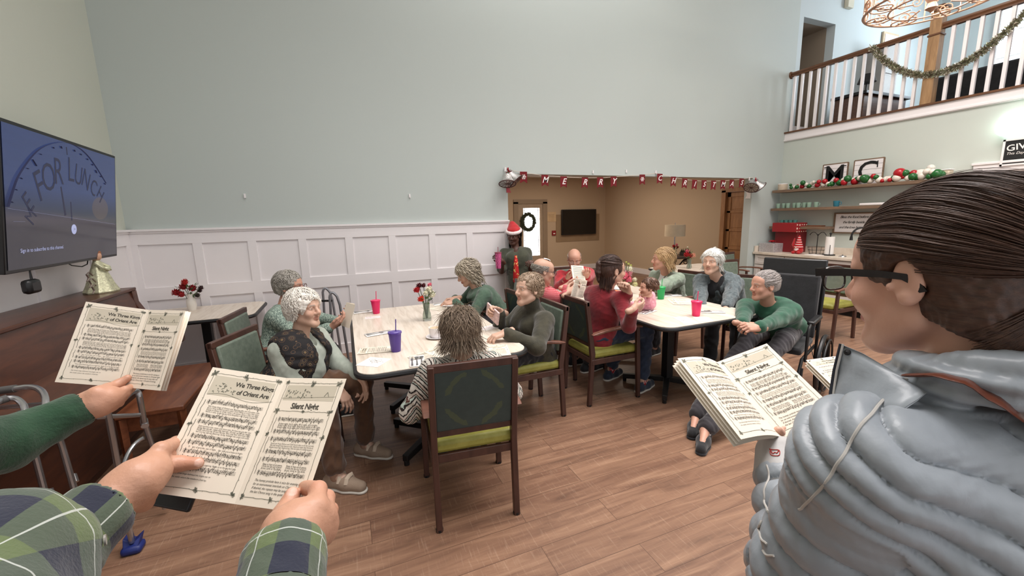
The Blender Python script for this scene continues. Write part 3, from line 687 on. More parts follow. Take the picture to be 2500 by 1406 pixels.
def flowers(name,label,loc,blooms,vase='glass',h=.15,group=None,leaf=True,spread=1):
    t=thing(name,label,'flowers',loc,0,group); x,y,z=[float(q) for q in loc]
    if vase=='glass':
        a=mat('vase_glass',(214,222,214),.05,var=0,Transmission_Weight=.9,IOR=1.3)
        MB().lathe([(.0,0),(.034,0),(.038,.02),(.034,.06),(.026,.09),(.03,h),(.028,h),(.024,.09),(.032,.06),(.035,.02),(0,.006)],loc,20).build('vase',a,t)
    else: MB().lathe([(0,0),(.033,0),(.043,.05),(.040,.10),(.024,.135),(.027,h+.01),(.023,h+.01),(.02,.13),(0,.12)],loc,20).build('vase',mat('white_ceramic',(222,216,206),.3),t)
    g=mat('stem_green',(62,92,44),.6); mb=MB()
    for (dx,dy,dz,r,c) in blooms: mb.tube([(x+dx*.1,y+dy*.1,z+.02),(x+dx*.35,y+dy*.35,z+h),(x+dx,y+dy,z+dz)],.0028,5)
    mb.build('stem',g,t)
    for (dx,dy,dz,r,c) in blooms:
        mb=MB(); cen=Vector((x+dx,y+dy,z+dz))
        for k in range(26):
            a=k*2.399; e=math.acos(1-1.5*(k+.5)/26); d=Vector((math.sin(e)*math.cos(a),math.sin(e)*math.sin(a),math.cos(e))); u,w=perp(d); q=cen+d*r*.55
            s_=r*.55; mb.add([q-u*s_*.6-d*r*.3,q+w*s_*.2+d*r*.25-u*s_*.5,q+d*r*.5+w*random.uniform(-.3,.3)*s_,q+u*s_*.5+d*r*.25,q+u*s_*.6-d*r*.3],[(0,1,2,3,4)])
        mb.ball(cen,r*.62,10); mb.build('bloom',mat('petal_%d_%d_%d'%c,c,.7,var=.18,vs=60),t)
    if leaf:
        mb=MB()
        for k in range(22):
            a=random.random()*6.28; rr=random.uniform(.02,.07)*spread; zc=z+h+random.uniform(0,.10); p=Vector((x+math.cos(a)*rr,y+math.sin(a)*rr,zc)); d=Vector((math.cos(a),math.sin(a),.8)).normalized(); u,w=perp(d)
            mb.add([p,p+d*.022+u*.009,p+d*.045,p+d*.022-u*.009],[(0,1,2,3)])
        mb.build('leaf',g,t,smooth=False)
    return t
RD=(170,24,32); DR=(84,14,26); WHT=(232,220,196); PK=(222,120,138); OR=(206,58,34); PE=(236,164,140)
flowers('flower_vase','glass vase with red, cream and maroon flowers on the middle table',Zp(1043,782,TZ),[(-.07,0,.27,.034,RD),(-.045,.03,.30,.03,DR),(-.01,.02,.30,.026,DR),(.03,-.01,.27,.034,WHT),(.055,0,.22,.040,WHT),(.045,.03,.30,.024,PK),(-.045,-.03,.195,.034,OR),(.0,-.02,.24,.03,WHT)])
flowers('flower_vase','white vase with red silk flowers and dark berries on the left wall table',Zp(470,757,TZ),[(-.11,0,.19,.045,(150,26,30)),(-.05,.02,.24,.045,(150,26,30)),(-.02,-.02,.29,.040,(176,40,34)),(.03,0,.22,.045,(138,22,30)),(-.06,-.03,.17,.040,(160,30,32)),(.10,0,.22,.030,(64,36,36)),(.08,.02,.19,.030,(64,36,36)),(.07,-.03,.15,.03,(56,44,34))],'c',.16,spread=1.3)
flowers('flower_vase','pink and white flower bunch on the right table beyond the maroon sweater woman',Zp(1531,718,TZ),[(-.03,0,.20,.05,PK),(.03,.02,.22,.05,(232,160,170)),(.0,-.02,.16,.05,PK),(.03,0,.27,.04,WHT),(.09,-.02,.10,.036,(226,222,176)),(.01,0,.33,.014,(190,196,110)),(-.02,.0,.35,.012,(190,196,110)),(.05,.01,.31,.014,(190,196,110)),(.10,0,.15,.03,WHT)],h=.10)
flowers('flower_vase','glass vase with red and peach roses on the table near the kitchen',(4.95,4.85,TZ),[(-.06,0,.22,.05,RD),(.07,0,.20,.05,PE),(-.02,.03,.27,.035,PK),(-.05,0,.34,.012,WHT),(.02,.02,.20,.04,RD)])
def cutlery(loc,h,items,label,nap=True):
    x,y,z=[float(q) for q in loc]
    t=thing('napkin_setting',label,'napkin',loc,h)
    R=Matrix.Rotation(-math.radians(h),3,'Z')
    def W_(a,b,c): v=R@Vector((a,b,c)); return (x+v.x,y+v.y,z+v.z)
    mb=MB(); p=rrect(-.045,.045,-.10,.10,.008,2); mb.add([W_(a,b,.002+.004*abs(math.sin(a*60+b*20))) for a,b in p],[tuple(range(len(p)))])
    mb.build('napkin',M_NAP,t,solid=.002)
    for k,kind in enumerate(items):
        dx=(k-(len(items)-1)/2)*.028; mb=MB()
        mb.tube([W_(dx,-.09,.010),W_(dx,-.05,.011),W_(dx,.01,.010)],[.006,.0045,.003],6,flat=.4)
        if kind=='spoon': mb.lathe([(0,-.003),(.012,-.001),(.015,.003),(.012,.002),(0,-.001)],W_(dx,.032,.012),14)
        elif kind=='fork':
            mb.box(W_(dx,.02,.010),(.016,.02,.002),head=h)
            for q in (-.006,-.002,.002,.006): mb.tube([W_(dx+q,.03,.010),W_(dx+q,.062,.011)],.0011,5)
        else: mb.box(W_(dx,.05,.010),(.013,.09,.002),head=h)
        mb.build(kind,M_STEEL,t)
    return t
cutlery(Zp(1018,882,TZ),8,['fork','spoon','spoon'],'napkin with a fork and two spoons at the near edge of the middle table')
cutlery(Zp(925,815,TZ),78,['knife','fork'],'napkin with knife and fork left of the purple tumbler')
cutlery(Zp(890,762,TZ),85,['knife','spoon'],'napkin with cutlery at the far left edge of the middle table')
cutlery(Zp(1580,762,TZ),70,['knife','fork','spoon'],'napkin with cutlery in front of the doll')
cutlery(Zp(1738,762,TZ),-60,['knife','fork'],'napkin with cutlery right of the pink tumbler on the right table')
cutlery(Zp(1640,722,TZ),-80,['fork','knife'],'napkin with cutlery beside the green tumbler')
cutlery(Zp(1080,742,TZ),80,['knife'],'napkin with a knife in front of the green cowl sweater woman')
def card(loc,w,h,head,label,tint=None,name='paper_card',cat='card',z=.001):
    x,y,zz_=[float(q) for q in loc]; R=Matrix.Rotation(-math.radians(head),3,'Z'); mb=MB(); mb.use(M_WPAPER); mb.box((x,y,zz_+z),(w,h,.0016),head=head)
    if tint:
        mb.use(tint)
        for k in range(7):
            a=random.uniform(-.3,.3)*w; b=random.uniform(-.25,.25)*h; q=[Vector((x,y,zz_+z+.0012))+R@Vector((a+math.cos(i/11*5)*.02,b+math.sin(i/11*5)*.014,0)) for i in range(12)]; mb.tube(q,.0008,4,flat=.3)
    return tag(mb.build(name,None,smooth=False),label,cat)
M_PINKINK=mat('pink_ink',(206,150,158),.8)
card(Zp(913,884,TZ),.15,.15,38,'white square card with a faint drawing at the near left table corner',M_SKETCH)
card(Zp(910,775,TZ),.13,.09,0,'small white name card beside the far pink tumbler',M_PINKINK)
card(Zp(1672,781,TZ),.20,.12,-70,'menu card lying left of the near pink tumbler on the right table',mat('plum_ink',(120,84,96),.8))
card(Zp(1716,779,TZ),.13,.12,-60,'white napkin folded beside the near pink tumbler on the right table')
card(Zp(1500,712,TZ),.26,.18,70,'orange folder lying under papers on the right table',None)
o=[q for q in COL.objects if q.name.startswith('paper_card')][-1]; o.name='folder'; o['category']='folder'; o.data.materials[0]=mat('orange_folder',(214,92,40),.6)
card(Zp(1508,704,TZ),.24,.17,60,'white paper stack on the orange folder',M_PINKINK,z=.006)
card(Zp(1600,698,TZ),.22,.15,80,'open leaflet at the far side of the right table',M_SKETCH)
# ------------------------------------------------------------------ angel on the piano
t=thing('angel_figurine','gold and silver fabric angel figurine standing on the piano lid','figurine',(-1.80,4.28,1.10))
c=np.array([-1.80,4.17,1.10]); M_GOLD=mat('gold_lame',(206,194,160),.4,.45,var=.35,vs=60,bump=.8,bs=70)
mb=MB(); prof=[(.12,0),(.125,.01),(.10,.06),(.075,.13),(.045,.20),(.03,.235),(.025,.25)]; n=40; b=0
vs=[];L=len(prof)
for r,z in prof:
    for k in range(n):
        a=2*PI*k/n; rr=r*(1+.07*math.sin(a*9)*(1-z/.25)); vs.append((c[0]+math.cos(a)*rr*.8,c[1]+math.sin(a)*rr,c[2]+z))
mb.add(vs,[(i*n+k,i*n+(k+1)%n,(i+1)*n+(k+1)%n,(i+1)*n+k) for i in range(L-1) for k in range(n)]+[tuple(range(n-1,-1,-1))]); mb.build('gown',M_GOLD,t)
MB().ball(c+[0,0,.285],.036,14,(1,1,1.2)).build('head',mat('doll_skin',(214,168,140),.6),t)
MB().ball(c+[-.010,.004,.302],.044,12,(1,1,1)).build('hair',mat('auburn_hair',(150,98,70),.8,bump=.8,bs=60),t)
for s in (-1,1): MB().tube([c+[.0,s*.03,.23],c+[.05,s*.05,.19],c+[.07,s*.01,.17]],[.014,.011,.008],8).build('arm',M_GOLD,t)
mb=MB()
for k in range(3): 
    b=c+np.array([0.01,-.06-.02*k,.04+.05*k]); mb.tube([b+[0,-.01,.0],b+[0,-.05,.035],b+[0,-.09,.02],b+[0,-.07,-.01],b+[0,-.10,-.03]],.006,6,flat=.4)
mb.build('ribbon',mat('silver_ribbon',(176,160,150),.3,.6),t)
mb=MB(); mb.tube([c+[0,.04,.20],c+[0,.10,.17],c+[0,.12,.08]],.004,6,flat=.4); mb.ball(c+[.04,.02,.18],.03,10,(1,1.2,.8)); mb.build('gold_bow',M_GOLD,t)
# wall hooks
for x,y in ((598,478),(1000,478),(1447,420),(1600,420),(1528,418)):
    p=Yp(x,y,YB); o=MB().box(p-np.array([0,.008,0]),(.018,.012,.045)).tube([p-np.array([0,.012,.02]),p-np.array([0,.028,.024]),p-np.array([0,.03,.01])],.003,6).build('adhesive_hook',M_WHITE)
    tag(o,'small white adhesive hook on the sage wall, '+{598:'left one above the panelling',1000:'middle one above the panelling',1447:'over the left half of the banner',1600:'holding the banner between its two words',1528:'over the word MERRY end'}[x],'hook')
# ------------------------------------------------------------------ banner, bells
M_PL=None
def plaid(name,c1,c2,c3,s=60,kind='Object',thin=None,rot=(0,0,0),rough=.9,wd=.5):
    if name in MATS: return MATS[name]
    a=N(name); v=a.coord(kind,(s,s,s),rot); x=a.sep(v)
    def band(q,w,o=0): return a.math('LESS_THAN',a.math('FRACT',a.math('ADD',q,o)),w)
    # three way planar bands: x and z(+y) so that cloth facing any way shows checks
    p=a.math('ADD',x[0],x[1]); q=x[2]
    f1=band(p,wd); f2=band(q,wd)
    m=a.mix(f1,lin(c1),lin(c2)); m2=a.mix(f2,lin(c1),lin(c2)); m3=a.mix(.5,m,m2); m3=a.mix(a.math('MULTIPLY',f1,f2),m3,lin(c3))
    if thin:
        t1=band(p,.05,.27); t2=band(q,.05,.27); m3=a.mix(a.math('MULTIPLY',a.math('MAXIMUM',t1,t2),.75),m3,lin(thin))
    a.col(m3); a.set(rough); a.bump(a.noise(a.coord(),260,2),.3,.003); MATS[name]=a.m; return a.m
M_BUF=plaid('buffalo_plaid',(150,26,36),(60,14,18),(30,10,12),55)
yb=YB-.02
bpts=[(1237,414),(1270,420),(1330,429),(1375,432),(1427,434),(1464,434),(1497,432),(1566,427),(1600,423)]
bpts2=[(1600,423),(1612,425),(1643,433),(1671,438),(1696,441),(1719,442),(1742,442),(1765,441),(1787,440),(1812,437),(1840,433)]
t=thing('christmas_banner','red plaid pennant banner reading MERRY CHRISTMAS strung across the opening','banner',Yp(1240,412,yb))
MB().tube([Yp(x,y,yb) for x,y in bpts+bpts2[1:]],.0035,5).build('string',mat('jute_string',(214,200,186),.9),t)
def flag(x,y,ch,w=.105,h=.155):
    c=Yp(x,y,yb-.012); tl=random.uniform(-.05,.05); e1=Vector((math.cos(tl),0,math.sin(tl))); e2=Vector((-math.sin(tl),0,math.cos(tl))); c=Vector(c)
    P_=[c-e1*w/2,c+e1*w/2,c+e1*w/2-e2*h,c-e2*(h-.03),c-e1*w/2-e2*h]
    o=MB().prism(P_,(0,-.003,0)).build('pennant',M_BUF,t,smooth=False)
    mb=MB(); q=c-e2*h*.45-Vector((0,.0035,0))
    if ch=='*':
        for k in range(6):
            a=k*PI/3; d=e1*math.cos(a)+e2*math.sin(a); mb.tube([q,q+d*.036],.004,4); s_=e1*math.cos(a+.9)+e2*math.sin(a+.9); s2=e1*math.cos(a-.9)+e2*math.sin(a-.9)
            mb.tube([q+d*.02,q+d*.02+s_*.014],.003,4); mb.tube([q+d*.02,q+d*.02+s2*.014],.003,4)
    else: put_text(mb,ch,q,e1,e2,.115,.001,shear=.35,bold=.012)
    mb.build('letter',M_WPAPER,o,smooth=False)
for x,y,ch in ((1278,419,'*'),(1330,427,'M'),(1376,431,'E'),(1428,433,'R'),(1465,433,'R'),(1498,431,'Y'),(1568,426,'*'),(1611,424,'C'),(1644,431,'H'),(1672,436,'R'),(1696,439,'I'),(1719,440,'S'),(1742,441,'T'),(1765,440,'M'),(1787,439,'A'),(1811,436,'S')): flag(x,y,ch)
M_FOIL=mat('silver_tinsel_foil',(186,180,178),.25,.85,var=.4,vs=90,bump=1.0,bs=90); M_BURG=mat('burgundy_ribbon',(150,30,40),.5)
def bells(name,label,x,y,spread):
    t=thing(name,label,'bell decoration',Yp(x,y,YB-.06)); top=Yp(x,y,YB-.09)
    MB().box(top+[0,.07,.03],(.02,.014,.06)).build('hook',M_WHITE,t)
    for s,an in spread:
        a=math.radians(an); ax=np.array([math.sin(a),-.35,-math.cos(a)]); ax/=np.linalg.norm(ax)
        o=MB().lathe([(.018,.0),(.045,.02),(.06,.06),(.075,.12),(.10,.165),(.112,.18)],top,26,ax).build('bell',M_FOIL,t)
        mb=MB()
        e=top+ax*.18; u,w=perp(Vector(ax))
        mb.tube([Vector(e)+u*math.cos(q)*.112+w*math.sin(q)*.112 for q in np.linspace(0,2*PI,25)[:-1]],.006,6,True)
        for q in np.linspace(0,PI,7)[:-1]: mb.tube([Vector(e)+u*math.cos(q)*.112+w*math.sin(q)*.112,Vector(e)-u*math.cos(q)*.112-w*math.sin(q)*.112],.003,5)
        mb.build('rim_wire',mat('dark_wire',(70,34,32),.6),o); MB().ball(Vector(e)-Vector(ax)*.02,.022,12).build('clapper',M_RED,o)
    mb=MB()
    for q in range(4):
        a=q*PI/2+.5; b=top+[0,-.05,-.01]; mb.tube([b,b+[math.cos(a)*.05,-.02,math.sin(a)*.03],b+[math.cos(a)*.02,-.01,math.sin(a)*.045+.01],b],.009,6,flat=.3)
    mb.tube([top+[.01,-.06,0],top+[.03,-.06,-.09]],.009,6,flat=.3); mb.tube([top+[0,-.06,0],top+[.0,-.06,-.12]],.009,6,flat=.3); mb.build('bow',M_BURG,t)
    mb=MB()
    for q in range(10):
        a=random.random()*6.3; b=Vector(top+np.array([0.01,-.07,-.05])); d=Vector((math.cos(a),-.2,math.sin(a))); mb.add([b,b+d*.03+Vector((0,0,.01)),b+d*.05,b+d*.03-Vector((0,0,.01))],[(0,1,2,3)])
    mb.build('holly_leaf',mat('holly_green',(40,74,40),.5),t,smooth=False)
bells('bell_ornament','pair of silver tinsel bells with red bow at the left corner of the opening',1238,418,((1,-8),(1,38)))
bells('bell_ornament','pair of silver tinsel bells at the right corner of the opening',1838,440,((1,-38),(1,42)))
p=Yp(1255,461,YB-.004); tag(MB().prism([(2.095,YB-.002,p[2]-.05),(2.16,YB-.002,p[2]-.05),(2.14,YB-.002,p[2]),(2.16,YB-.002,p[2]+.05),(2.095,YB-.002,p[2]+.05)],(0,-.006,0)).build('paper_cutout',M_RED,smooth=False),'small red paper cutout below the left bell pair','decoration')
tag(MB().prism([(6.798,5.33,1.84),(6.798,5.43,1.84),(6.798,5.40,1.90),(6.798,5.43,2.0),(6.798,5.33,2.0)],(-.006,0,0)).build('paper_cutout',M_WPAPER,smooth=False),'white paper cutout on the right jamb below the bell pair','decoration')
# ------------------------------------------------------------------ lounge things
t=thing('television','black television mounted on the tan lounge wall','television',(6.55,10.77,1.4))
MB().bx(5.95,7.13,10.70,10.75,1.06,1.80).build('housing',M_BLKPL,t,bevel=.006); MB().bx(5.975,7.105,10.696,10.70,1.09,1.775).build('screen',mat('black_screen',(8,8,9),.15),t); MB().bx(6.2,6.9,10.75,10.8,1.2,1.6).build('wall_mount',M_BLACK,t)
tag(MB().bx(5.80,7.3,10.785,10.80,.86,1.66).build('wall_panel',mat('taupe_panel',(152,128,100),.8)),'slightly darker tan panel on the lounge wall behind the television','panel')
t=thing('fire_alarm_box','small dark red fire alarm pull box on the lounge wall','alarm',(5.72,10.77,1.12)); MB().bx(5.66,5.78,10.755,10.80,1.06,1.20).build('box',mat('alarm_red',(140,28,32),.5),t,bevel=.006); MB().bx(5.69,5.75,10.75,10.756,1.10,1.13).build('handle',M_WPAPER,t)
t=thing('wall_notice','small cream notice sheet with faint lines beside the lounge door','notice',(5.65,10.78,1.6)); MB().bx(5.52,5.80,10.79,10.80,1.46,1.74).build('sheet',mat('tan_sheet',(206,178,140),.8),t)
mb=MB()
for k in range(5): mb.bx(5.56,5.74,10.788,10.79,1.66-k*.04,1.668-k*.04)
mb.build('print',mat('faint_print',(160,130,96),.8),t,smooth=False)
t=thing('wreath','evergreen wreath hanging on the bright lounge door glass','wreath',(5.05,10.75,1.55))
mb=MB(); wc=Yp(1290,542,10.76)
for i in range(1500):
    a=random.random()*6.283; q=Vector((wc[0]+math.cos(a)*.19,wc[1],wc[2]+math.sin(a)*.22)); d=Vector((random.gauss(0,1),random.gauss(0,.5),random.gauss(0,1))).normalized(); u=d.cross(Vector((0,1,0))).normalized()*.012; e=q+d*random.uniform(.05,.11)
    mb.add([q-u,q+u,e],[(0,1,2)])
mb.build('foliage',mat('wreath_green',(60,64,44),.8),t,smooth=False); MB().tube([(wc[0]+math.cos(a)*.19,wc[1],wc[2]+math.sin(a)*.22) for a in np.linspace(0,2*PI,30)[:-1]],.02,6,True).build('ring',mat('wreath_green',(60,64,44),.8),t)
lx,ly=6.35,6.65
t=thing('side_table','round dark wooden side table with scrolled iron legs in the lounge','table',(lx,ly,0))
MB().lathe([(0,.70),(.33,.70),(.36,.72),(.36,.745),(.33,.755),(0,.755)],(lx,ly,0),36).build('tabletop',wood('dark_table_wood',(58,46,40),(84,68,58)),t)
MB().lathe([(.0,0),(.14,0),(.12,.03),(.05,.05),(.035,.2),(.05,.35),(.035,.5),(.06,.7)],(lx,ly,0),16).build('column',M_BLACK,t)
for k in range(4):
    a=k*PI/2+.6; e=np.array([math.cos(a),math.sin(a),0]); c=np.array([lx,ly,0.]); mb=MB()
    pr=[(.30,.69),(.20,.66),(.12,.55),(.10,.42),(.16,.28),(.26,.14),(.34,.03),(.30,0.01)]
    mb.tube([c+e*r+np.array([0,0,z]) for r,z in pr],.014,8); mb.tube([c+e*(.24+math.cos(q)*.05*(1-q/14))+np.array([0,0,.61+math.sin(q)*.05*(1-q/14)]) for q in np.linspace(0,9,24)],.009,6); mb.build('leg',M_BLACK,t)
t=thing('table_lamp','cream drum shade lamp on the lounge side table','lamp',(lx+.1,ly+.1,.755)); c=np.array([lx+.12,ly+.12,.755])
MB().lathe([(0,0),(.09,0),(.08,.02),(.015,.035),(.012,.4),(0,.4)],c,20).build('base',M_STEEL,t)
MB().lathe([(.20,.38),(.205,.38),(.205,.62),(.20,.62)],c,36).build('lamp_shade',mat('linen_shade',(206,190,164),.8),t)
MB().cyl(c+[0,0,.4],c+[0,0,.66],.006,n=8).build('finial',M_STEEL,t)
flowers('flower_vase','small vase of red carnations on the lounge side table',(lx-.04,ly-.08,.756),[(-.05,0,.19,.035,RD),(.03,0,.21,.035,PK),(0,.03,.17,.035,RD),(.06,0,.16,.03,(190,60,60))],h=.09)
t=thing('digital_clock','small white framed digital clock display on the lounge side table','clock',(lx-.2,ly-.15,.756)); c=Vector((lx-.24,ly-.14,.83))
MB().box(c,(.17,.02,.13),head=180-35).build('housing',M_WHITE,t,bevel=.004); R=Matrix.Rotation(-math.radians(145),3,'Z'); MB().box(c+R@Vector((0,.011,0)),(.145,.004,.105),head=145).build('screen',emis('clock_blue',(40,56,84),.5),t)
mb=MB(); e1=R@Vector((-1,0,0)); put_text(mb,'12:40',c+R@Vector((0,.014,-.01)),e1,Vector((0,0,1)),.045,.001); mb.build('digits',emis('clock_digits',(220,230,250),1.),t,smooth=False)
t=thing('planter_box','low dark box of greenery on the lounge side table','plant',(lx+.16,ly-.1,.756)); MB().bx(lx+.06,lx+.27,ly-.19,ly-.09,.756,.82).build('box',wood('dark_table_wood',(58,46,40),(84,68,58)),t,bevel=.004)
mb=MB()
for i in range(80):
    q=Vector((lx+random.uniform(.07,.26),ly-random.uniform(.1,.18),.82)); d=Vector((random.gauss(0,.5),random.gauss(0,.5),1)).normalized(); u,w=perp(d); mb.add([q-u*.006,q+u*.006,q+d*random.uniform(.04,.1)],[(0,1,2)])
mb.build('foliage',mat('wreath_green',(60,64,44),.8),t,smooth=False)
# ------------------------------------------------------------------ kitchen wall
t=thing('base_cabinet','run of white shaker cabinets below the kitchen counter','cabinet',(7.25,4.2,0)); M_CAB=mat('cabinet_paint',(214,206,200),.45,var=.01)
KY0,KY1=2.95,YB-.02
MB().bx(6.97,XR-.01,KY0,KY1,.1,.845).build('body',M_CAB,t); MB().bx(7.03,XR-.01,KY0,KY1,0,.1).build('toe_kick',M_BLACK,t)
ys=[KY1-.02,4.72,4.12,3.52,KY0+.02]
for a,b in zip(ys[1:],ys[:-1]):
    for (z0,z1,nm) in ((.67,.83,'drawer'),(.13,.65,'door')):
        mb=MB(); mb.bx(6.952,6.97,a+.01,b-.01,z0,z1); 
        for q in ((a+.01,a+.06,z0,z1),(b-.06,b-.01,z0,z1),(a+.06,b-.06,z1-.045,z1),(a+.06,b-.06,z0,z0+.045)): mb.bx(6.944,6.952,*q)
        o=mb.build(nm,M_CAB,t,bevel=.0015,smooth=False)
        zc=(z0+z1)/2 if nm=='drawer' else z1-.08
        MB().tube([(6.944,(a+b)/2-.05,zc),(6.925,(a+b)/2-.04,zc),(6.925,(a+b)/2+.04,zc),(6.944,(a+b)/2+.05,zc)],.005,6).build('handle',M_BLACK,o)
t=thing('kitchen_counter','pale laminate kitchen countertop with backsplash and sink','counter',(7.25,4.2,.86))
MB().bx(6.92,XR-.005,KY0-.02,YB-.01,.845,.885).build('worktop',M_LAM,t,bevel=.004); MB().bx(XR-.03,XR-.005,KY0-.02,YB-.01,.885,.99).bx(6.95,XR-.03,YB-.035,YB-.01,.885,.99).build('backsplash',M_LAM,t,bevel=.003)
MB().bx(7.08,7.42,3.15,3.65,.886,.892).build('sink',M_STEEL,t,bevel=.002)
shelves=[]
for z,y0,y1,l in ((1.93,2.93,YB-.03,'long top oak wall shelf holding letter boards and ornaments'),(1.61,2.95,YB-.03,'long middle oak wall shelf with mugs and bowls'),(1.29,4.32,YB-.03,'short lowest oak wall shelf with green glasses')):
    tag(MB().bx(7.28,XR-.003,y0,y1,z,z+.045).build('wall_shelf',M_SHELF,bevel=.003),l,'shelf')
def letter_board(y,h,w,ch,label):
    z0=1.976; t=thing('letter_board',label,'sign',(7.44,y,z0))
    MB().bx(7.44,7.455,y-w/2,y+w/2,z0,z0+h).build('board',M_WHITE,t,bevel=.002); mb=MB()
    for (a,b,c,d) in ((y-w/2-.008,y-w/2+.006,z0,z0+h),(y+w/2-.006,y+w/2+.008,z0,z0+h),(y-w/2,y+w/2,z0+h-.006,z0+h+.008)): mb.bx(7.436,7.458,a,b,c,d)
    mb.build('frame',M_SHELF,t); mb=MB()
    for k in range(1,5): mb.bx(7.4385,7.44,y-w/2,y+w/2,z0+h*k/5-.0015,z0+h*k/5+.0015)
    mb.build('plank_line',M_RUB,t,smooth=False)
    mb=MB(); put_text(mb,ch,(7.436,y,z0+h*.5),(0,-1,0),(0,0,1),.40,.002,bold=.006); 
    if ch=='M':
        for yy,zz_,w in ((y+.115,z0+h*.5-.135,.085),(y-.115,z0+h*.5-.135,.085),(y+.125,z0+h*.5+.135,.075),(y-.125,z0+h*.5+.135,.075)): mb.bx(7.4335,7.4345,yy-w/2,yy+w/2,zz_-.006,zz_+.006)
    else: mb.bx(7.4335,7.4345,y-.125,y-.112,z0+h*.5+.055,z0+h*.5+.15)
    mb.build('letter',M_BLACK,t,smooth=False)
letter_board(4.36,.36,.36,'M','white plank letter board with a black M on the top shelf')
letter_board(3.90,.37,.38,'C','white plank letter board with a black C on the top shelf')
# ornaments: strings of balls on the top shelf
t0=thing('ornament_garland','garland of red, green and cream ball ornaments lying along the top shelf','garland',(7.35,4.2,1.975))
cols=[M_RED,M_GRN,M_WORN]; yy=4.98; k=0; MB().tube([(7.36,5.0-.14*i,2.01+.02*math.sin(i*1.7)) for i in range(15)],.004,5).build('twig',M_BENCH,t0)
while yy>3.02:
    r=random.choice((.024,.028,.034,.04)) if yy>4.3 else random.choice((.03,.038,.046,.052))
    z=1.976+r+(random.random()<.45)*random.uniform(.03,.07); x=7.33+random.uniform(-.03,.05)
    MB().ball((x,yy,z),r,14).build('ball_ornament',cols[k%3] if random.random()<.7 else random.choice(cols),t0); yy-=r*random.uniform(.7,1.15); k+=1
for y,z,r,m in ((3.45,2.09,.072,M_RED),(3.30,2.03,.05,M_GRN),(3.86,2.05,.062,M_GRN),(3.05,2.04,.062,M_GRN)): MB().ball((7.33,y,z),r,18).build('ball_ornament',m,t0)
t=thing('bear_figurine','small white ceramic bear at the right part of the top shelf','figurine',(7.40,3.22,1.976)); M_CER=mat('white_ceramic',(222,216,206),.3)
MB().ball((7.40,3.25,2.05),.075,14,(.8,1.2,1)).build('body',M_CER,t); MB().ball((7.40,3.15,2.13),.045,14).build('head',M_CER,t)
def pot(x,y,z,r,h,c,label,name='canister',lid=True):
    t=thing(name,label,'container',(x,y,z)); MB().lathe([(0,0),(r*.95,0),(r,.01),(r,h),(r*.93,h),(r*.9,.01),(0,.01)],(x,y,z),24).build('body',mat('stoneware_%d'%c[0],c,.5),t)
    if lid: MB().lathe([(0,h+.014),(r*1.02,h+.014),(r*1.03,h),(0,h)],(x,y,z),24).build('lid',M_WHITE,t)
pot(7.38,5.16,1.976,.075,.10,(206,190,168),'beige lidded canister at the left end of the top shelf')
pot(7.40,3.10,1.976,.001,.01,(206,190,169),'x') if False else None
t=thing('baking_dish','shallow beige oval dish with white rim at the right end of the top shelf','dish',(7.40,2.98+.2,1.976))
MB().box((7.44,3.02,2.03),(.12,.14,.11)).build('body',mat('stoneware_206',(206,190,168),.5),t,bevel=.015); MB().box((7.44,3.02,2.09),(.13,.15,.015)).build('rim',M_WHITE,t,bevel=.005)
M_MINT=mat('mint_ceramic',(150,178,160),.3); M_TEAL=mat('teal_ceramic',(52,122,142),.3)
def mug(x,y,z,m,label,group=None,r=.036,h=.085,handle=True):
    t=thing('mug',label,'mug',(x,y,z),0,group); MB().lathe([(0,0),(r*.75,0),(r*.8,.004),(r,h),(r*.9,h),(r*.7,.01),(0,.01)],(x,y,z),18).build('body',m,t)
    if handle: MB().tube([(x,y-r*.9,z+h*.8),(x,y-r*1.6,z+h*.75),(x,y-r*1.6,z+h*.4),(x,y-r*.85,z+h*.25)],.005,6).build('handle',m,t)
ORD=('leftmost','second from the left','third from the left','fourth from the left','fifth from the left','sixth from the left','seventh from the left','rightmost')
for i,y in enumerate((5.20,5.11,5.02,4.92,4.84,4.75,4.66,4.56)): mug(7.36+.02*(i%2),y,1.656,M_MINT,'pale mint mug on the middle shelf, '+ORD[i]+' of the eight','mint mugs on the middle shelf',handle=i in (3,4,7))
mug(7.36,4.24,1.656,M_TEAL,'single teal mug in the middle of the middle shelf',None,.045,.09)
for i,y in enumerate((5.12,5.04,4.96,4.88)): mug(7.38,y,1.336,mat('green_glass',(96,160,150),.15,Transmission_Weight=.4),'green drinking glass on the lowest shelf, '+(ORD[:3]+('rightmost',))[i]+' of the four','green glasses on the lowest shelf',.034,.11,False)
t=thing('baking_dish','flat white serving dish on the middle shelf','dish',(7.36,3.7,1.656)); MB().box((7.37,3.70,1.676),(.18,.36,.035)).build('body',M_WHITE,t,bevel=.008)
t=thing('bowl_stack','stack of white bowls on the middle shelf right of the flat dish','bowl',(7.36,3.4,1.656))
for k in range(2): MB().lathe([(0,0),(.05,0),(.075,.045),(.07,.045),(.045,.006),(0,.006)],(7.37,3.42,1.656+k*.02),24).build('bowl',M_WHITE,t)
tag(MB().box((7.40,4.55,1.345),(.12,.25,.018)).build('cutting_board',M_BENCH,bevel=.004),'small dark wooden board on the lowest shelf','board')
t=thing('framed_saying','framed white sign with cursive lines BLESS THE FOOD on the kitchen wall','sign',(7.53,4.02,1.4)); SY0,SY1,SZ0,SZ1=3.72,4.33,1.235,1.545
MB().bx(XR-.018,XR-.004,SY0,SY1,SZ0,SZ1).build('board',M_WHITE,t); mb=MB()
for q in ((SY0-.012,SY0+.012,SZ0-.012,SZ1+.012),(SY1-.012,SY1+.012,SZ0-.012,SZ1+.012),(SY0,SY1,SZ0-.012,SZ0+.01),(SY0,SY1,SZ1-.01,SZ1+.012)): mb.bx(XR-.03,XR-.002,*q)
mb.build('frame',M_SHELF,t,bevel=.002); mb=MB()
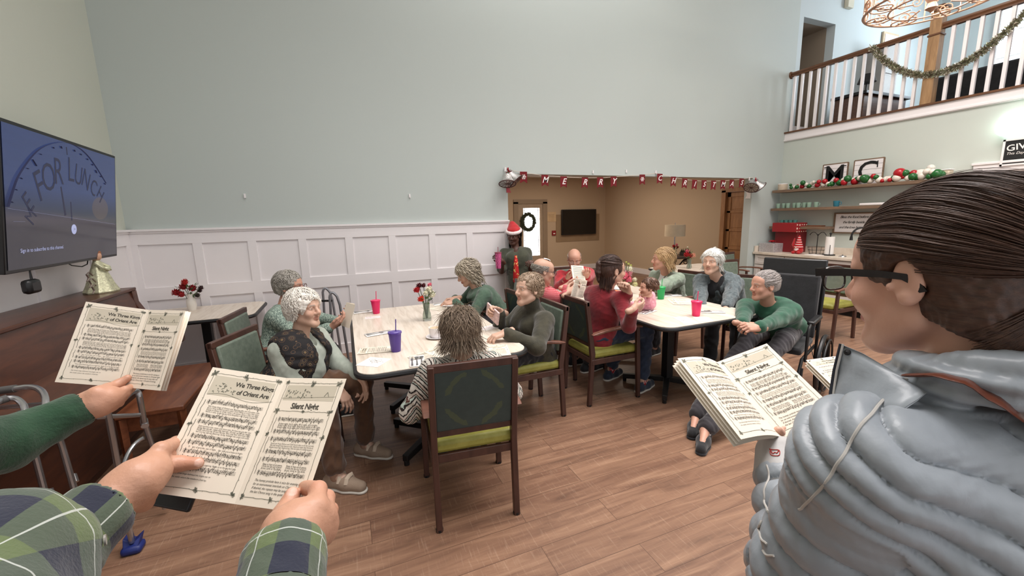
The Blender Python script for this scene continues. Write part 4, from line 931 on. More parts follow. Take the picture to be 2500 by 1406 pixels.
for k,(s_,w) in enumerate((('Bless the food before us,',.072),('the family beside us,',.072),('and the love between us.',.072),('amen.',.035))): put_text(mb,s_,(XR-.019,(SY0+SY1)/2,SZ1-.06-k*.082+(.015 if k==3 else 0)),(0,-1,0),(0,0,1),w*.78,.001,shear=.35,space=.84,bold=.004)
mb.build('lettering',M_BLACK,t,smooth=False)
t=thing('chalkboard_sign','black framed sign with white lettering above the right doorway','sign',(7.5,2.2,2.1)); MB().bx(XR-.03,XR-.015,1.75,2.53,2.10,2.37).build('board',mat('sign_black',(26,26,28),.5),t); mb=MB()
for q in ((1.73,1.75,2.08,2.39),(2.53,2.55,2.08,2.39),(1.73,2.55,2.08,2.10),(1.73,2.55,2.37,2.39)): mb.bx(XR-.038,XR-.01,*q)
mb.build('frame',M_WHITE,t); mb=MB(); put_text(mb,'GIVE US',(XR-.031,2.34,2.30),(0,-1,.12),(0,.12,1),.10,.002,bold=.012); put_text(mb,'This Day Our',(XR-.031,2.40,2.22),(0,-1,0),(0,0,1),.04,.002,shear=.3); put_text(mb,'Bread',(XR-.031,2.18,2.19),(0,-1,.15),(0,.15,1),.16,.003,shear=.35,bold=.01); mb.build('lettering',M_WPAPER,t,smooth=False)
t=thing('wall_sconce','white glowing wall light fixture above the chalkboard sign','lamp',(7.45,2.35,2.4)); MB().prism([(XR-.12,2.60,2.46),(XR-.12,2.60,2.60),(XR-.10,2.60,2.66),(XR-.005,2.60,2.66),(XR-.005,2.60,2.44)],(0,-.75,0)).build('diffuser',emis('sconce_glow',(232,255,246),4.0),t,bevel=.01)
# counter things
def gift(x0,x1,y0,y1,z0,z1,m,label,bow=False,lidm=None):
    t=thing('gift_box',label,'gift box',((x0+x1)/2,(y0+y1)/2,z0)); zl=z1-.05 if lidm else z1
    MB().bx(x0,x1,y0,y1,z0,zl).build('box',m,t,bevel=.004)
    if lidm: MB().bx(x0-.006,x1+.006,y0-.006,y1+.006,zl-.01,z1).build('lid',lidm,t,bevel=.004)
    if bow:
        mb=MB(); c=np.array([(x0+x1)/2,(y0+y1)/2,z1+.012])
        for k in range(8): a=k*PI/4; mb.tube([c,c+[math.cos(a)*.06,math.sin(a)*.06,.02],c+[math.cos(a+.4)*.03,math.sin(a+.4)*.03,.035],c],.012,6,flat=.3)
        mb.build('bow',M_RED,t)
def dotmat():
    a=N('snowflake_wrap'); v=a.n('ShaderNodeTexVoronoi'); a.l(a.coord('Object',(17,17,17)),v.inputs['Vector']); v.inputs['Scale'].default_value=1.0; v.inputs['Randomness'].default_value=.15
    a.col(a.mix(a.math('LESS_THAN',v.outputs['Distance'],.36),lin((150,30,36)),lin((236,214,196)))); a.set(.5); return a.m
M_DOT=dotmat(); M_MAR=mat('maroon_wrap',(120,22,28),.45); M_SILV=mat('silver_crackle_wrap',(180,176,178),.35,.3,var=.25,vs=40)
gift(7.02,7.32,4.98,5.26,.885,1.04,M_SILV,'silver wrapped gift box with a red and white bow on the counter',True)
gift(7.26,7.50,4.74,5.14,.885,1.24,M_MAR,'tall maroon gift box behind the silver one on the counter')
gift(7.24,7.50,4.72,5.14,1.24,1.285,M_DOT,'flat patterned gift box stacked on the maroon one') if False else gift(7.18,7.46,4.72,5.15,1.2405,1.40,M_DOT,'red box patterned with cream ornaments, stacked on the maroon box')
t=thing('gnome_figurine','red plush gnome with striped hat and white beard on the counter','figurine',(7.08,4.62,.885)); g=np.array([7.10,4.60,.885])
MB().ball(g+[0,0,.06],.075,16,(.9,1,.85)).build('body',M_REDF,t); mb=MB(); 
def stripem():
    a=N('striped_knit'); x=a.sep(a.coord('Object',(1,1,26))); a.col(a.mix(a.math('LESS_THAN',a.math('FRACT',x[2]),.3),lin((176,26,34)),lin((232,200,196)))); a.set(.9); return a.m
MB().lathe([(.07,.10),(.055,.15),(.035,.22),(.012,.30),(0,.31)],g,20).build('hat',stripem(),t); MB().ball(g+[-.045,0,.075],.04,12,(.6,1,1.1)).build('beard',M_WHF,t); MB().ball(g+[-.072,0,.105],.012,8).build('nose',mat('doll_skin',(214,168,140),.6),t)
for s in (-1,1): MB().ball(g+[-.06,s*.045,.025],.03,10,(1,1,.8)).build('foot',M_REDF,t); 
MB().tube([g+[0,.06,.09],g+[-.01,.085,.15],g+[0,.075,.26]],[.02,.024,.008],10).build('braid',M_REDF,t)
t=thing('fruit_stand','black wire fruit stand with arched hooks on the counter','rack',(7.25,4.42,.885)); g=np.array([7.28,4.42,.885])
MB().cyl(g,g+[0,0,.33],.006).build('pole',M_BLACK,t)
for s in (-1,1): MB().tube(arcpts(g+[0,0,.30],g+[0,s*.07,.42],g+[0,s*.13,.31]),.005,6).build('hook',M_BLACK,t)
mb=MB()
for r,z in ((.10,.0),(.12,.06),(.13,.11)): mb.tube([g+[math.cos(a)*r,math.sin(a)*r,z+.005] for a in np.linspace(0,2*PI,25)[:-1]],.003,5,True)
for a in np.linspace(0,2*PI,13)[:-1]: mb.tube([g+[math.cos(a)*.10,math.sin(a)*.10,.005],g+[math.cos(a)*.13,math.sin(a)*.13,.115]],.002,4)
mb.build('basket',M_BLACK,t)
t=thing('paper_towel_holder','white paper towel roll on a black upright holder on the counter','paper towel',(7.2,4.17,.885)); g=np.array([7.20,4.18,.885])
MB().cyl(g,g+[0,0,.015],.085,n=24).cyl(g,g+[0,0,.34],.008).ball(g+[0,0,.345],.018,10).tube([g+[-.07,-.05,.0],g+[-.07,-.05,.17]],.005,6).build('holder',M_BLACK,t); MB().lathe([(.022,.018),(.06,.018),(.06,.295),(.022,.295)],g,28).build('roll',M_NAP,t)
t=thing('faucet','black gooseneck kitchen faucet at the sink','faucet',(7.40,3.75,.885)); g=np.array([7.44,3.72,.885]); tap=[g+[0,0,z] for z in (0,.1,.25)]+arcpts(g+[0,0,.27],g+[-.0,.02,.47],g+[-.10,.12,.44])+arcpts(g+[-.10,.12,.44],g+[-.17,.20,.42],g+[-.18,.20,.31])
MB().tube(tap,.013,10).build('spout',M_BLACK,t); MB().cyl(g,g+[0,0,.09],.026,.022).build('base',M_BLACK,t); MB().cyl(tap[-1],tap[-1]-np.array([0,0,.06]),.016,.022,12).build('spray_head',M_BLACK,t); MB().tube([g+[0,-.02,.07],g+[-.01,-.07,.13]],.008,8).build('handle',M_BLACK,t)
tag(MB().lathe([(0,0),(.05,0),(.045,.012),(.01,.018),(.01,.03),(0,.032)],(7.15,3.95,.885),20).build('sink_stopper',M_STEEL),'dark round sink stopper on the counter by the faucet','stopper')
tag(MB().box((7.08,4.33,.888),(.16,.22,.006),head=20).build('folded_paper',M_WPAPER),'white folded paper lying on the counter beside the gnome','paper')
# ------------------------------------------------------------------ smooth blended bodies: a distance field meshed in one piece
class Field:
    def __init__(s): s.ops=[]
    def cone(s,a,b,ra,rb=None,k=.02,op='u'):
        rb=ra if rb is None else rb; s.ops.append(('c',np.array(a,float),np.array(b,float),ra,rb,k,op)); return s
    def chain(s,pts,rs,k=.02,op='u'):
        for i in range(len(pts)-1): s.cone(pts[i],pts[i+1],rs[i],rs[i+1],k,op)
        return s
    def ell(s,c,r,M=None,k=.02,op='u'):
        s.ops.append(('e',np.array(c,float),np.array(r,float),np.eye(3) if M is None else np.array(M,float),None,k,op)); return s
    def plane(s,p,n,k=.004):  # remove everything on the side n points to
        s.ops.append(('p',np.array(p,float),np.array(n,float),None,None,k,'x')); return s
    def bbox(s,o):
        if o[0]=='c':
            m=max(o[3],o[4]); return np.minimum(o[1],o[2])-m,np.maximum(o[1],o[2])+m
        R=np.abs(o[3])@o[2]; return o[1]-R,o[1]+R
    def bounds(s,pad=.02):
        L=[s.bbox(o) for o in s.ops if o[0]!='p' and o[6]=='u']; return np.min([a for a,b in L],0)-pad,np.max([b for a,b in L],0)+pad
    def grid(s,lo,hi,h):
        n=np.maximum(((hi-lo)/h).astype(int)+2,4); F=np.full(tuple(n),.25,np.float32)
        for o in s.ops:
            k=o[5]
            if o[0]=='p': sl=(slice(0,n[0]),slice(0,n[1]),slice(0,n[2]))
            else:
                a,b=s.bbox(o); m=k+2.5*h; i0=np.maximum(((a-m-lo)/h).astype(int),0); i1=np.minimum(((b+m-lo)/h).astype(int)+2,n)
                if np.any(i1<=i0): continue
                sl=tuple(slice(int(p),int(q)) for p,q in zip(i0,i1))
            X,Y,Z=[(lo[d]+np.arange(sl[d].start,sl[d].stop)*h).astype(np.float32) for d in range(3)]
            X=X[:,None,None];Y=Y[None,:,None];Z=Z[None,None,:]
            if o[0]=='c':
                a,b,ra,rb=o[1:5]; ab=b-a; L2=max(float(ab@ab),1e-9); px_,py_,pz_=X-a[0],Y-a[1],Z-a[2]
                t=np.clip((px_*ab[0]+py_*ab[1]+pz_*ab[2])/L2,0,1); d=np.sqrt((px_-t*ab[0])**2+(py_-t*ab[1])**2+(pz_-t*ab[2])**2)-(ra+(rb-ra)*t)
            elif o[0]=='e':
                c,r,M=o[1:4]; qx,qy,qz=X-c[0],Y-c[1],Z-c[2]; l=[qx*M[0,i]+qy*M[1,i]+qz*M[2,i] for i in range(3)]
                k0=np.sqrt((l[0]/r[0])**2+(l[1]/r[1])**2+(l[2]/r[2])**2); k1=np.sqrt((l[0]/r[0]**2)**2+(l[1]/r[1]**2)**2+(l[2]/r[2]**2)**2)+1e-6
                d=k0*(k0-1)/k1
            else: d=-((X-o[1][0])*o[2][0]+(Y-o[1][1])*o[2][1]+(Z-o[1][2])*o[2][2]); d=-d
            A=F[sl]
            if o[6]=='u': hh=np.maximum(k-np.abs(A-d),0)/k; F[sl]=np.minimum(A,d)-hh*hh*k*.25
            elif o[6]=='s': d=-d; hh=np.maximum(k-np.abs(A-d),0)/k; F[sl]=np.maximum(A,d)+hh*hh*k*.25
            else: F[sl]=np.maximum(A,d)
        return F
def surfnet(F,lo,h):
    I=F<0; nx,ny,nz=F.shape
    cnt=np.zeros((nx-1,ny-1,nz-1),np.int8)
    for a in (0,1):
        for b in (0,1):
            for c in (0,1): cnt+=I[a:nx-1+a,b:ny-1+b,c:nz-1+c]
    act=(cnt>0)&(cnt<8); ii=np.argwhere(act)
    if len(ii)==0: return np.zeros((0,3)),np.zeros((0,4),int)
    idx=np.full(act.shape,-1,np.int32); idx[act]=np.arange(len(ii))
    cr=[(a,b,c) for a in(0,1) for b in(0,1) for c in(0,1)]; V={c:F[ii[:,0]+c[0],ii[:,1]+c[1],ii[:,2]+c[2]] for c in cr}
    acc=np.zeros((len(ii),3)); num=np.zeros(len(ii))
    for p in cr:
        for ax in range(3):
            if p[ax]==0:
                q=tuple(1 if i==ax else p[i] for i in range(3)); a,b=V[p],V[q]; m=(a<0)!=(b<0)
                t=np.where(m,a/np.where(m,a-b,1),0); P_=np.tile(np.array(p,float),(len(ii),1)); P_[:,ax]+=t; acc+=P_*m[:,None]; num+=m
    vt=lo+h*(ii+acc/num[:,None]); faces=[]
    for ax in range(3):
        o1,o2=[(1,2),(2,0),(0,1)][ax]; sl0=[slice(None)]*3; sl1=[slice(None)]*3; sl0[ax]=slice(0,-1); sl1[ax]=slice(1,None)
        A=I[tuple(sl0)];B=I[tuple(sl1)]; e=np.argwhere(A!=B); sg=A[e[:,0],e[:,1],e[:,2]]
        ok=(e[:,o1]>0)&(e[:,o2]>0)&(e[:,o1]<F.shape[o1]-1)&(e[:,o2]<F.shape[o2]-1); e=e[ok];sg=sg[ok]
        def g(d1,d2):
            f=e.copy(); f[:,o1]+=d1; f[:,o2]+=d2; return idx[f[:,0],f[:,1],f[:,2]]
        q=np.stack([g(-1,-1),g(0,-1),g(0,0),g(-1,0)],1); q[~sg]=q[~sg][:,::-1]; faces.append(q)
    return vt,np.concatenate(faces)
def vnormals(V,Fc):
    n=np.cross(V[Fc[:,2]]-V[Fc[:,0]],V[Fc[:,3]]-V[Fc[:,1]]); N_=np.zeros_like(V)
    for i in range(4): np.add.at(N_,Fc[:,i],n)
    return N_/(np.linalg.norm(N_,axis=1,keepdims=True)+1e-12)
def relax(V,Fc,it=1,w=.5):
    for _ in range(it):
        S_=np.zeros_like(V); c=np.zeros(len(V))
        for i in range(4):
            a,b=Fc[:,i],Fc[:,(i+1)%4]; np.add.at(S_,a,V[b]); np.add.at(S_,b,V[a]); np.add.at(c,a,1); np.add.at(c,b,1)
        V=V*(1-w)+w*S_/np.maximum(c,1)[:,None]
    return V
def wobble(V,amp,freq,seed=0,ridged=False):
    r=np.random.default_rng(seed); s_=np.zeros(len(V))
    wp=V+.35/freq*np.stack([np.sin(V@r.normal(0,freq*.6,3)+r.uniform(0,6)) for _ in range(3)],1)
    for i in range(5):
        f=freq*(1.0+.45*i); s_+=np.sin(wp@(r.normal(0,1,3)*f)+r.uniform(0,6.28))/(1+.5*i)
    s_/=2.2
    return amp*((1-2*np.abs(s_)) if ridged else s_)
def mesh_np(name,parts,m,parent=None,colfn=None,smooth=True,mats=None):
    """parts: list of (V,F quads[,matindex])"""
    Vs=[];Fs=[];MI=[];b=0
    for p in parts:
        Vs.append(p[0]); Fs.append(p[1]+b); MI.append(np.full(len(p[1]),p[2] if len(p)>2 else 0)); b+=len(p[0])
    V=np.concatenate(Vs); Fc=np.concatenate(Fs); MI=np.concatenate(MI); C_=colfn(V) if colfn else None
    if parent is not None and parent in FR:
        A=np.array(FR[parent].inverted()); V=V@A[:3,:3].T+A[:3,3]
    me=bpy.data.meshes.new(name); me.vertices.add(len(V)); me.vertices.foreach_set('co',V.astype(np.float32).ravel())
    me.loops.add(len(Fc)*4); me.loops.foreach_set('vertex_index',Fc.astype(np.int32).ravel()); me.polygons.add(len(Fc))
    me.polygons.foreach_set('loop_start',np.arange(0,len(Fc)*4,4,dtype=np.int32)); me.update(calc_edges=True)
    for q in (mats or [m]): me.materials.append(q)
    me.polygons.foreach_set('material_index',MI.astype(np.int32)); me.polygons.foreach_set('use_smooth',[smooth]*len(Fc)); me.validate()
    if C_ is not None:
        at=me.color_attributes.new('Col','FLOAT_COLOR','POINT'); at.data.foreach_set('color',np.c_[C_,np.ones(len(C_))].astype(np.float32).ravel())
    o=bpy.data.objects.new(name,me); COL.objects.link(o)
    if parent is not None: o.parent=parent; KIDS.setdefault(parent,[]).append(o); FR[o]=FR.get(parent)
    return o
def realize(F,h,boxes=None,rl=1):
    """mesh a field; boxes = list of (lo,hi,h) finer regions, the rest is meshed at h and cut away there"""
    lo,hi=F.bounds(); out=[]
    V,Q=surfnet(F.grid(lo,hi,h),lo,h); V=relax(V,Q,rl)
    for (bl,bh,hf) in (boxes or []):
        bl=np.array(bl,float);bh=np.array(bh,float)
        c=V[Q].mean(1); ins=np.all((c>bl+h*.6)&(c<bh-h*.6),axis=1); Q=Q[~ins]
        v2,q2=surfnet(F.grid(bl,bh,hf),bl,hf)
        if len(q2): out.append((relax(v2,q2,rl),q2))
    u,inv=np.unique(Q.ravel(),return_inverse=True); out.insert(0,(V[u],inv.reshape(-1,4))); return out
def nv(a): a=np.array(a,float); return a/(np.linalg.norm(a)+1e-9)
# ------------------------------------------------------------------ head, face
SKIN={'fair':(196,156,134),'pale':(206,168,146),'ruddy':(196,148,126),'dark':(74,46,36),'tan':(186,132,104)}
def head_prims(F,c,R,s=1.0,fem=True,ears=True,old=True,fat=0.0):
    def T(*p): return c+R@(np.array(p,float)*s)
    def E(p,r,k=.02,op='u'): F.ell(T(*p),np.array(r)*s,R,k*s,op)
    def Cn(a,b,ra,rb=None,k=.015,op='u'): F.cone(T(*a),T(*b),ra*s,(ra if rb is None else rb)*s,k*s,op)
    E((0,-.015,.035),(.076,.096,.082)); E((0,.030,-.022),(.060+fat,.060,.086),.03); E((0,.045,.045),(.058,.045,.045),.03)
    for q in (-1,1):
        Cn((q*(.052+fat),.0,-.055),(q*.018,.070,-.094),.020,.018,.03); E((q*.036,.066,-.026),(.024+fat*.7,.020,.022),.025)
        Cn((q*.014,.090,.026),(q*.046,.074,.022),.0085,.007,.014); Cn((q*.012,.098,-.030),(q*.012,.090,-.028),.0085,.007,.008)
        E((q*.032,.092,.008),(.015,.012,.0095),.012,'s'); E((q*.031,.0755,.007),(.0128,.0128,.0125),.003)
        Cn((q*.044,.079,.0075),(q*.031,.0875,.0135),.0032,.0036,.004); Cn((q*.031,.0875,.0135),(q*.018,.083,.008),.0036,.003,.004)
        Cn((q*.043,.0785,.003),(q*.030,.0855,-.001),.0030,.0034,.004); Cn((q*.030,.0855,-.001),(q*.019,.082,.003),.0034,.003,.004)
        if old: Cn((q*.022,.094,-.028),(q*.034,.080,-.060),.0012,.0015,.006,'s')
        if ears:
            E((q*.0775,-.008,.000),(.0095,.019,.032),.008); E((q*.089,-.004,.004),(.006,.010,.019),.005,'s'); Cn((q*.083,-.006,-.024),(q*.083,-.006,-.020),.007,.007,.008)
    Cn((0,.086,.020),(0,.111,-.020),.0080,.0115,.012); E((0,.108,-.026),(.0125,.011,.009),.008)
    E((0,.068,-.100),(.020,.018,.018),.02)
    Cn((-.017,.086,-.0525),(0,.0955,-.0505),.0042,.0055,.006); Cn((.017,.086,-.0525),(0,.0955,-.0505),.0042,.0055,.006)
    Cn((-.016,.084,-.063),(0,.0935,-.0640),.005,.0068,.006); Cn((.016,.084,-.063),(0,.0935,-.0640),.005,.0068,.006)
    Cn((-.022,.089,-.0575),(.022,.089,-.0575),.0012,.0012,.003,'s')
def head_color(c,R,s,skin,brow=(150,140,132),lip=None,mouth_open=False):
    sk=np.array(lin(skin)[:3]); bw=np.array(lin(brow)[:3]); lp=np.array(lin(lip or tuple(x*y for x,y in zip(skin,(.86,.74,.72))))[:3])
    def fn(V):
        L=((V-c)@R)/s; C_=np.tile(sk,(len(V),1)); x,y,z=L[:,0],L[:,1],L[:,2]; near=(np.abs(x)<.1)&(np.abs(y)<.15)&(np.abs(z)<.14)
        ax=np.abs(x)
        def blend(m,col,a=1.0):
            w=(np.clip(m,0,1)*a*near)[:,None]; C_[:]=C_*(1-w)+col*w
        blend(np.exp(-((ax-.042)/.02)**2-((z+.022)/.02)**2)*(y>.03),sk*np.array([1.04,.84,.80]),.45)
        blend(np.exp(-(x/.014)**2-((z+.02)/.016)**2)*(y>.08),sk*np.array([1.04,.86,.82]),.4)
        blend((ax<.026)&(y>.07)&(z<-.046)&(z>-.071)&(ax<.024-.35*np.abs(z+.0575)),lp)
        blend((np.abs(z-(.0295-.10*np.maximum(ax-.03,0)*1.5+.06*np.minimum(ax-.03,0)))<.0042)&(ax>.014)&(ax<.048)&(y>.05),bw,.75)
        ed=np.sqrt((ax-.031)**2+(y-.0755)**2+(z-.007)**2); eye=(ed<.0136)&(z<.0125)&(z>.001)&(y>.08)
        blend(eye,np.array([.62,.58,.54])); blend(eye&(np.sqrt((ax-.031)**2+(z-.007)**2)<.0062),np.array([.10,.08,.07])); blend((ed<.0185)&(y>.078)&(~eye)&(z>.0125)&(z<.0165),sk*.45,.6)
        return C_
    return fn
# ------------------------------------------------------------------ hands
def hand_prims(F,w,d,n,side,curl=(35,40,45,50),thumb=(0.2,.5),s=1.0,k=.005,spread=1.0,fl=None):
    """w wrist, d towards the fingers, n the way the palm faces, side +1/-1 = thumb on the +/- (d x -n) side"""
    d=nv(d); n=nv(np.array(n,float)-d*np.dot(n,d)); z=-n; x=np.cross(d,z)*side
    def T(a,b,c): return w+(x*a+d*b+z*c)*s
    mcp=[(.030,.088,.002),(.010,.093,.004),(-.010,.089,.003),(-.029,.080,0)]; L=[(.042,.026,.021),(.046,.029,.022),(.042,.027,.021),(.033,.020,.018)]
    wb=[(.016,.005,0),(.006,.004,.001),(-.006,.004,.001),(-.016,.005,0)]
    F.cone(T(0,-.05,0),T(0,.01,0),.026*s,.026*s,.015)
    for i in range(4):
        F.cone(T(*wb[i]),T(*mcp[i]),.0145*s,.0115*s,.012*s); a=0; p=np.array(mcp[i]); sp=(-.10*(i-1.2))*spread
        for j in range(3):
            a+=math.radians(curl[i]*(.8 if j==0 else 1.0)); dv=np.array([math.sin(-sp)*-1*math.cos(a) if False else -sp*math.cos(a)*-1*0+sp*math.cos(a),math.cos(a),-math.sin(a)]); q=p+nv(dv)*L[i][j]
            F.cone(T(*p),T(*q),(.0098-.0011*j)*s,(.0090-.0011*j)*s,k*s); p=q
    F.ell(T(0,.05,-.006),np.array((.033,.042,.013))*s,np.array([x,d,z]).T,.015*s)
    a,b=thumb; p0=(.020,.018,-.008); p1=(.020+.030*(1-a*.4),.050,-.012-.028*a); p2=(p1[0]+.016*(1-b),p1[1]+.030,p1[2]-.010*b); p3=(p2[0]+.004-.012*b,p2[1]+.026,p2[2]-.008*b)
    F.cone(T(*p0),T(*p1),.0155*s,.0125*s,.014*s); F.cone(T(*p1),T(*p2),.0118*s,.0108*s,k*s); F.cone(T(*p2),T(*p3),.0108*s,.0088*s,k*s)
# ------------------------------------------------------------------ hair
def hair_cap(F,c,R,s,vol=.014,back=0.0,front=.0):
    def T(*p): return c+R@(np.array(p,float)*s)
    F.ell(T(0,-.020,.040),(np.array((.078,.098,.084))+vol)*s,R,.03); F.ell(T(0,-.055,-.005-back*.3),(np.array((.066,.055,.070))+vol)*s,R,.03)
def hair(name,c,R,s,parent,m,style='curly',vol=.016,length=.10,n=420,seed=1,cut=None,h=.006,curl=.012,thick=.0032,low=-.06,front=.055,flow=None,col=None,cap=True,ok=None,wild=.12,ear=False,earr=1.0,back=0.0,tilt=-.25):
    """a shaped cap of hair plus many tapering locks that follow it"""
    rg=np.random.default_rng(seed)
    def T(p): return c+(np.asarray(p)*s)@R.T
    F=Field(); hair_cap(F,c,R,s,vol,back)
    # open the face: remove a slanting ellipsoid in front and cut below the nape
    F.ell(T((0,.095,-.040)),np.array((.070,.085,.105))*s,R,.015,'s'); F.plane(T((0,0,low)),R@np.array([0,tilt,-1.0]),.01)
    for q in (-1,1): F.ell(T((q*.095,.012,-.035)),np.array((.035,.040,.045))*s,R,.012,'s')
    if ear:
        for q in (-1,1): F.ell(T((q*.095,-.004,-.004)),np.array((.040,.024*earr,.037*earr))*s,R,.008,'s')
    parts=[]
    lo,hi=F.bounds(); V,Q=surfnet(F.grid(lo,hi,h),lo,h); V=relax(V,Q,1)
    if len(V) and cap:
        V=V+vnormals(V,Q)*(wobble(V,.004 if style!='straight' else .0015,95,seed)+wobble(V,.0025 if style!='straight' else .001,210,seed+5))[:,None]; parts.append((V,Q))
    cen=np.array((0,-.020,.040)); rad=np.array((.078,.098,.084))+vol+.001
    tv=[];tf=[];b=0; K=5; ns=12
    for i in range(n):
        for _ in range(30):
            d=nv(rg.normal(0,1,3)); 
            if d[2]<(-.55 if not (ear and tilt>0) else -.97): continue
            p=cen+d*rad
            if ear and tilt>0 and d[2]<-.3:
                if rg.random()<.25 or d[1]>-.1: continue
                p=np.array((0,-.055,-.041))+d*(np.array((.066,.055,.070))+vol+.001)
                if p[2]<-.105: continue
            if p[1]>front and p[2]<.085: continue
            if abs(p[0])>.06 and p[1]>.02 and p[2]<(-.02 if ear else .01): continue
            if ok is not None and not ok(p): continue
            break
        P_=[];p=p.copy(); ln=length*rg.uniform(.6,1.15)*(.5 if (p[1]>.03 and not ear) else 1); st=ln/ns; ph=rg.uniform(0,6.28); fr=rg.uniform(.8,1.3); vel=rg.normal(0,1,3)*wild; bad=False
        for j in range(ns+1):
            P_.append(p.copy()); q=(p-cen)/rad; nn=nv(q/rad)
            if flow is not None: dirn=np.array(flow(p,nn),float)
            elif style=='back': dirn=np.array([0,-1,-.45])
            elif style=='fringe': dirn=np.array([p[0]*3,.5*(p[1]>0)-.2,-1])
            else: dirn=np.array([p[0]*4,(p[1]-.0)*5,-.8]) if p[2]>.06 else np.array([p[0]*1.0,-.15,-1.])
            dirn=nv(dirn); dirn=dirn-nn*np.dot(dirn,nn)*(1 if p[2]>-.02 else .2); dirn=nv(dirn)+vel*(.35+.65*j/ns); dirn=nv(dirn)
            if style=='curly':
                u=np.cross(dirn,nn); a=ph+j*1.15*fr; dirn=nv(dirn+ (u*math.cos(a)+nn*math.sin(a)*.9)*curl*70)
            elif curl: u=np.cross(dirn,nn); dirn=nv(dirn+u*math.sin(ph+j*.5)*curl*12)
            p=p+dirn*st; q=(p-cen)/rad; L_=np.linalg.norm(q)
            if p[2]>-.03 and L_<1.0: p=cen+(p-cen)/L_
            if ear and tilt>0 and p[2]<=-.03:
                c2_=np.array((0,-.055,-.041)); r2_=np.array((.066,.055,.070))+vol+.001; l2_=np.linalg.norm((p-c2_)/r2_)
                if l2_<1: p=c2_+(p-c2_)/l2_
            if p[2]<=-.03: p[1]=min(p[1],.05)
            if ear and abs(p[0])>.055 and ((p[1]+.008)/(.024*earr))**2+((p[2]-.002)/(.038*earr))**2<1: bad=True
        if bad: continue
        P_=T(np.array(P_)); w0=thick*s*rg.uniform(.6,1.2)
        t=np.gradient(P_,axis=0); t/=np.linalg.norm(t,axis=1,keepdims=True)+1e-9
        ref=P_-c; u=np.cross(t,ref); u/=np.linalg.norm(u,axis=1,keepdims=True)+1e-9; v=np.cross(t,u)
        taper=np.array([.5+.5*math.sin(PI*min(1,(j+2)/(ns+3))) if j<ns else .15 for j in range(ns+1)])
        ring=[P_+u*(math.cos(2*PI*k/4)*w0*1.5*taper)[:,None]+v*(math.sin(2*PI*k/4)*w0*.6*taper)[:,None] for k in range(4)]
        vv=np.stack(ring,1).reshape(-1,3); f=[]
        for j in range(ns):
            for k in range(4): f.append((j*4+k,j*4+(k+1)%4,(j+1)*4+(k+1)%4,(j+1)*4+k))
        tv.append(vv);tf.append(np.array(f)+b);b+=len(vv)
    parts.append((np.concatenate(tv),np.concatenate(tf)))
    return mesh_np(name,parts,m,parent)
def hairmat(name,c0,c1,rough=.45,s=(120,120,14),R=None):
    if name in MATS: return MATS[name]
    a=N(name); v=a.coord('Object',s); f=a.noise(v,1.0,4,.7); f2=a.noise(a.coord('Object',(14,14,14)),1,3)
    a.col(a.mix(a.math('MULTIPLY',f2,.5),a.ramp(f,[(.3,c0),(.7,c1)]),lin(c0))); a.set(rough); a.bump(f,.35,.002); MATS[name]=a.m; return a.m
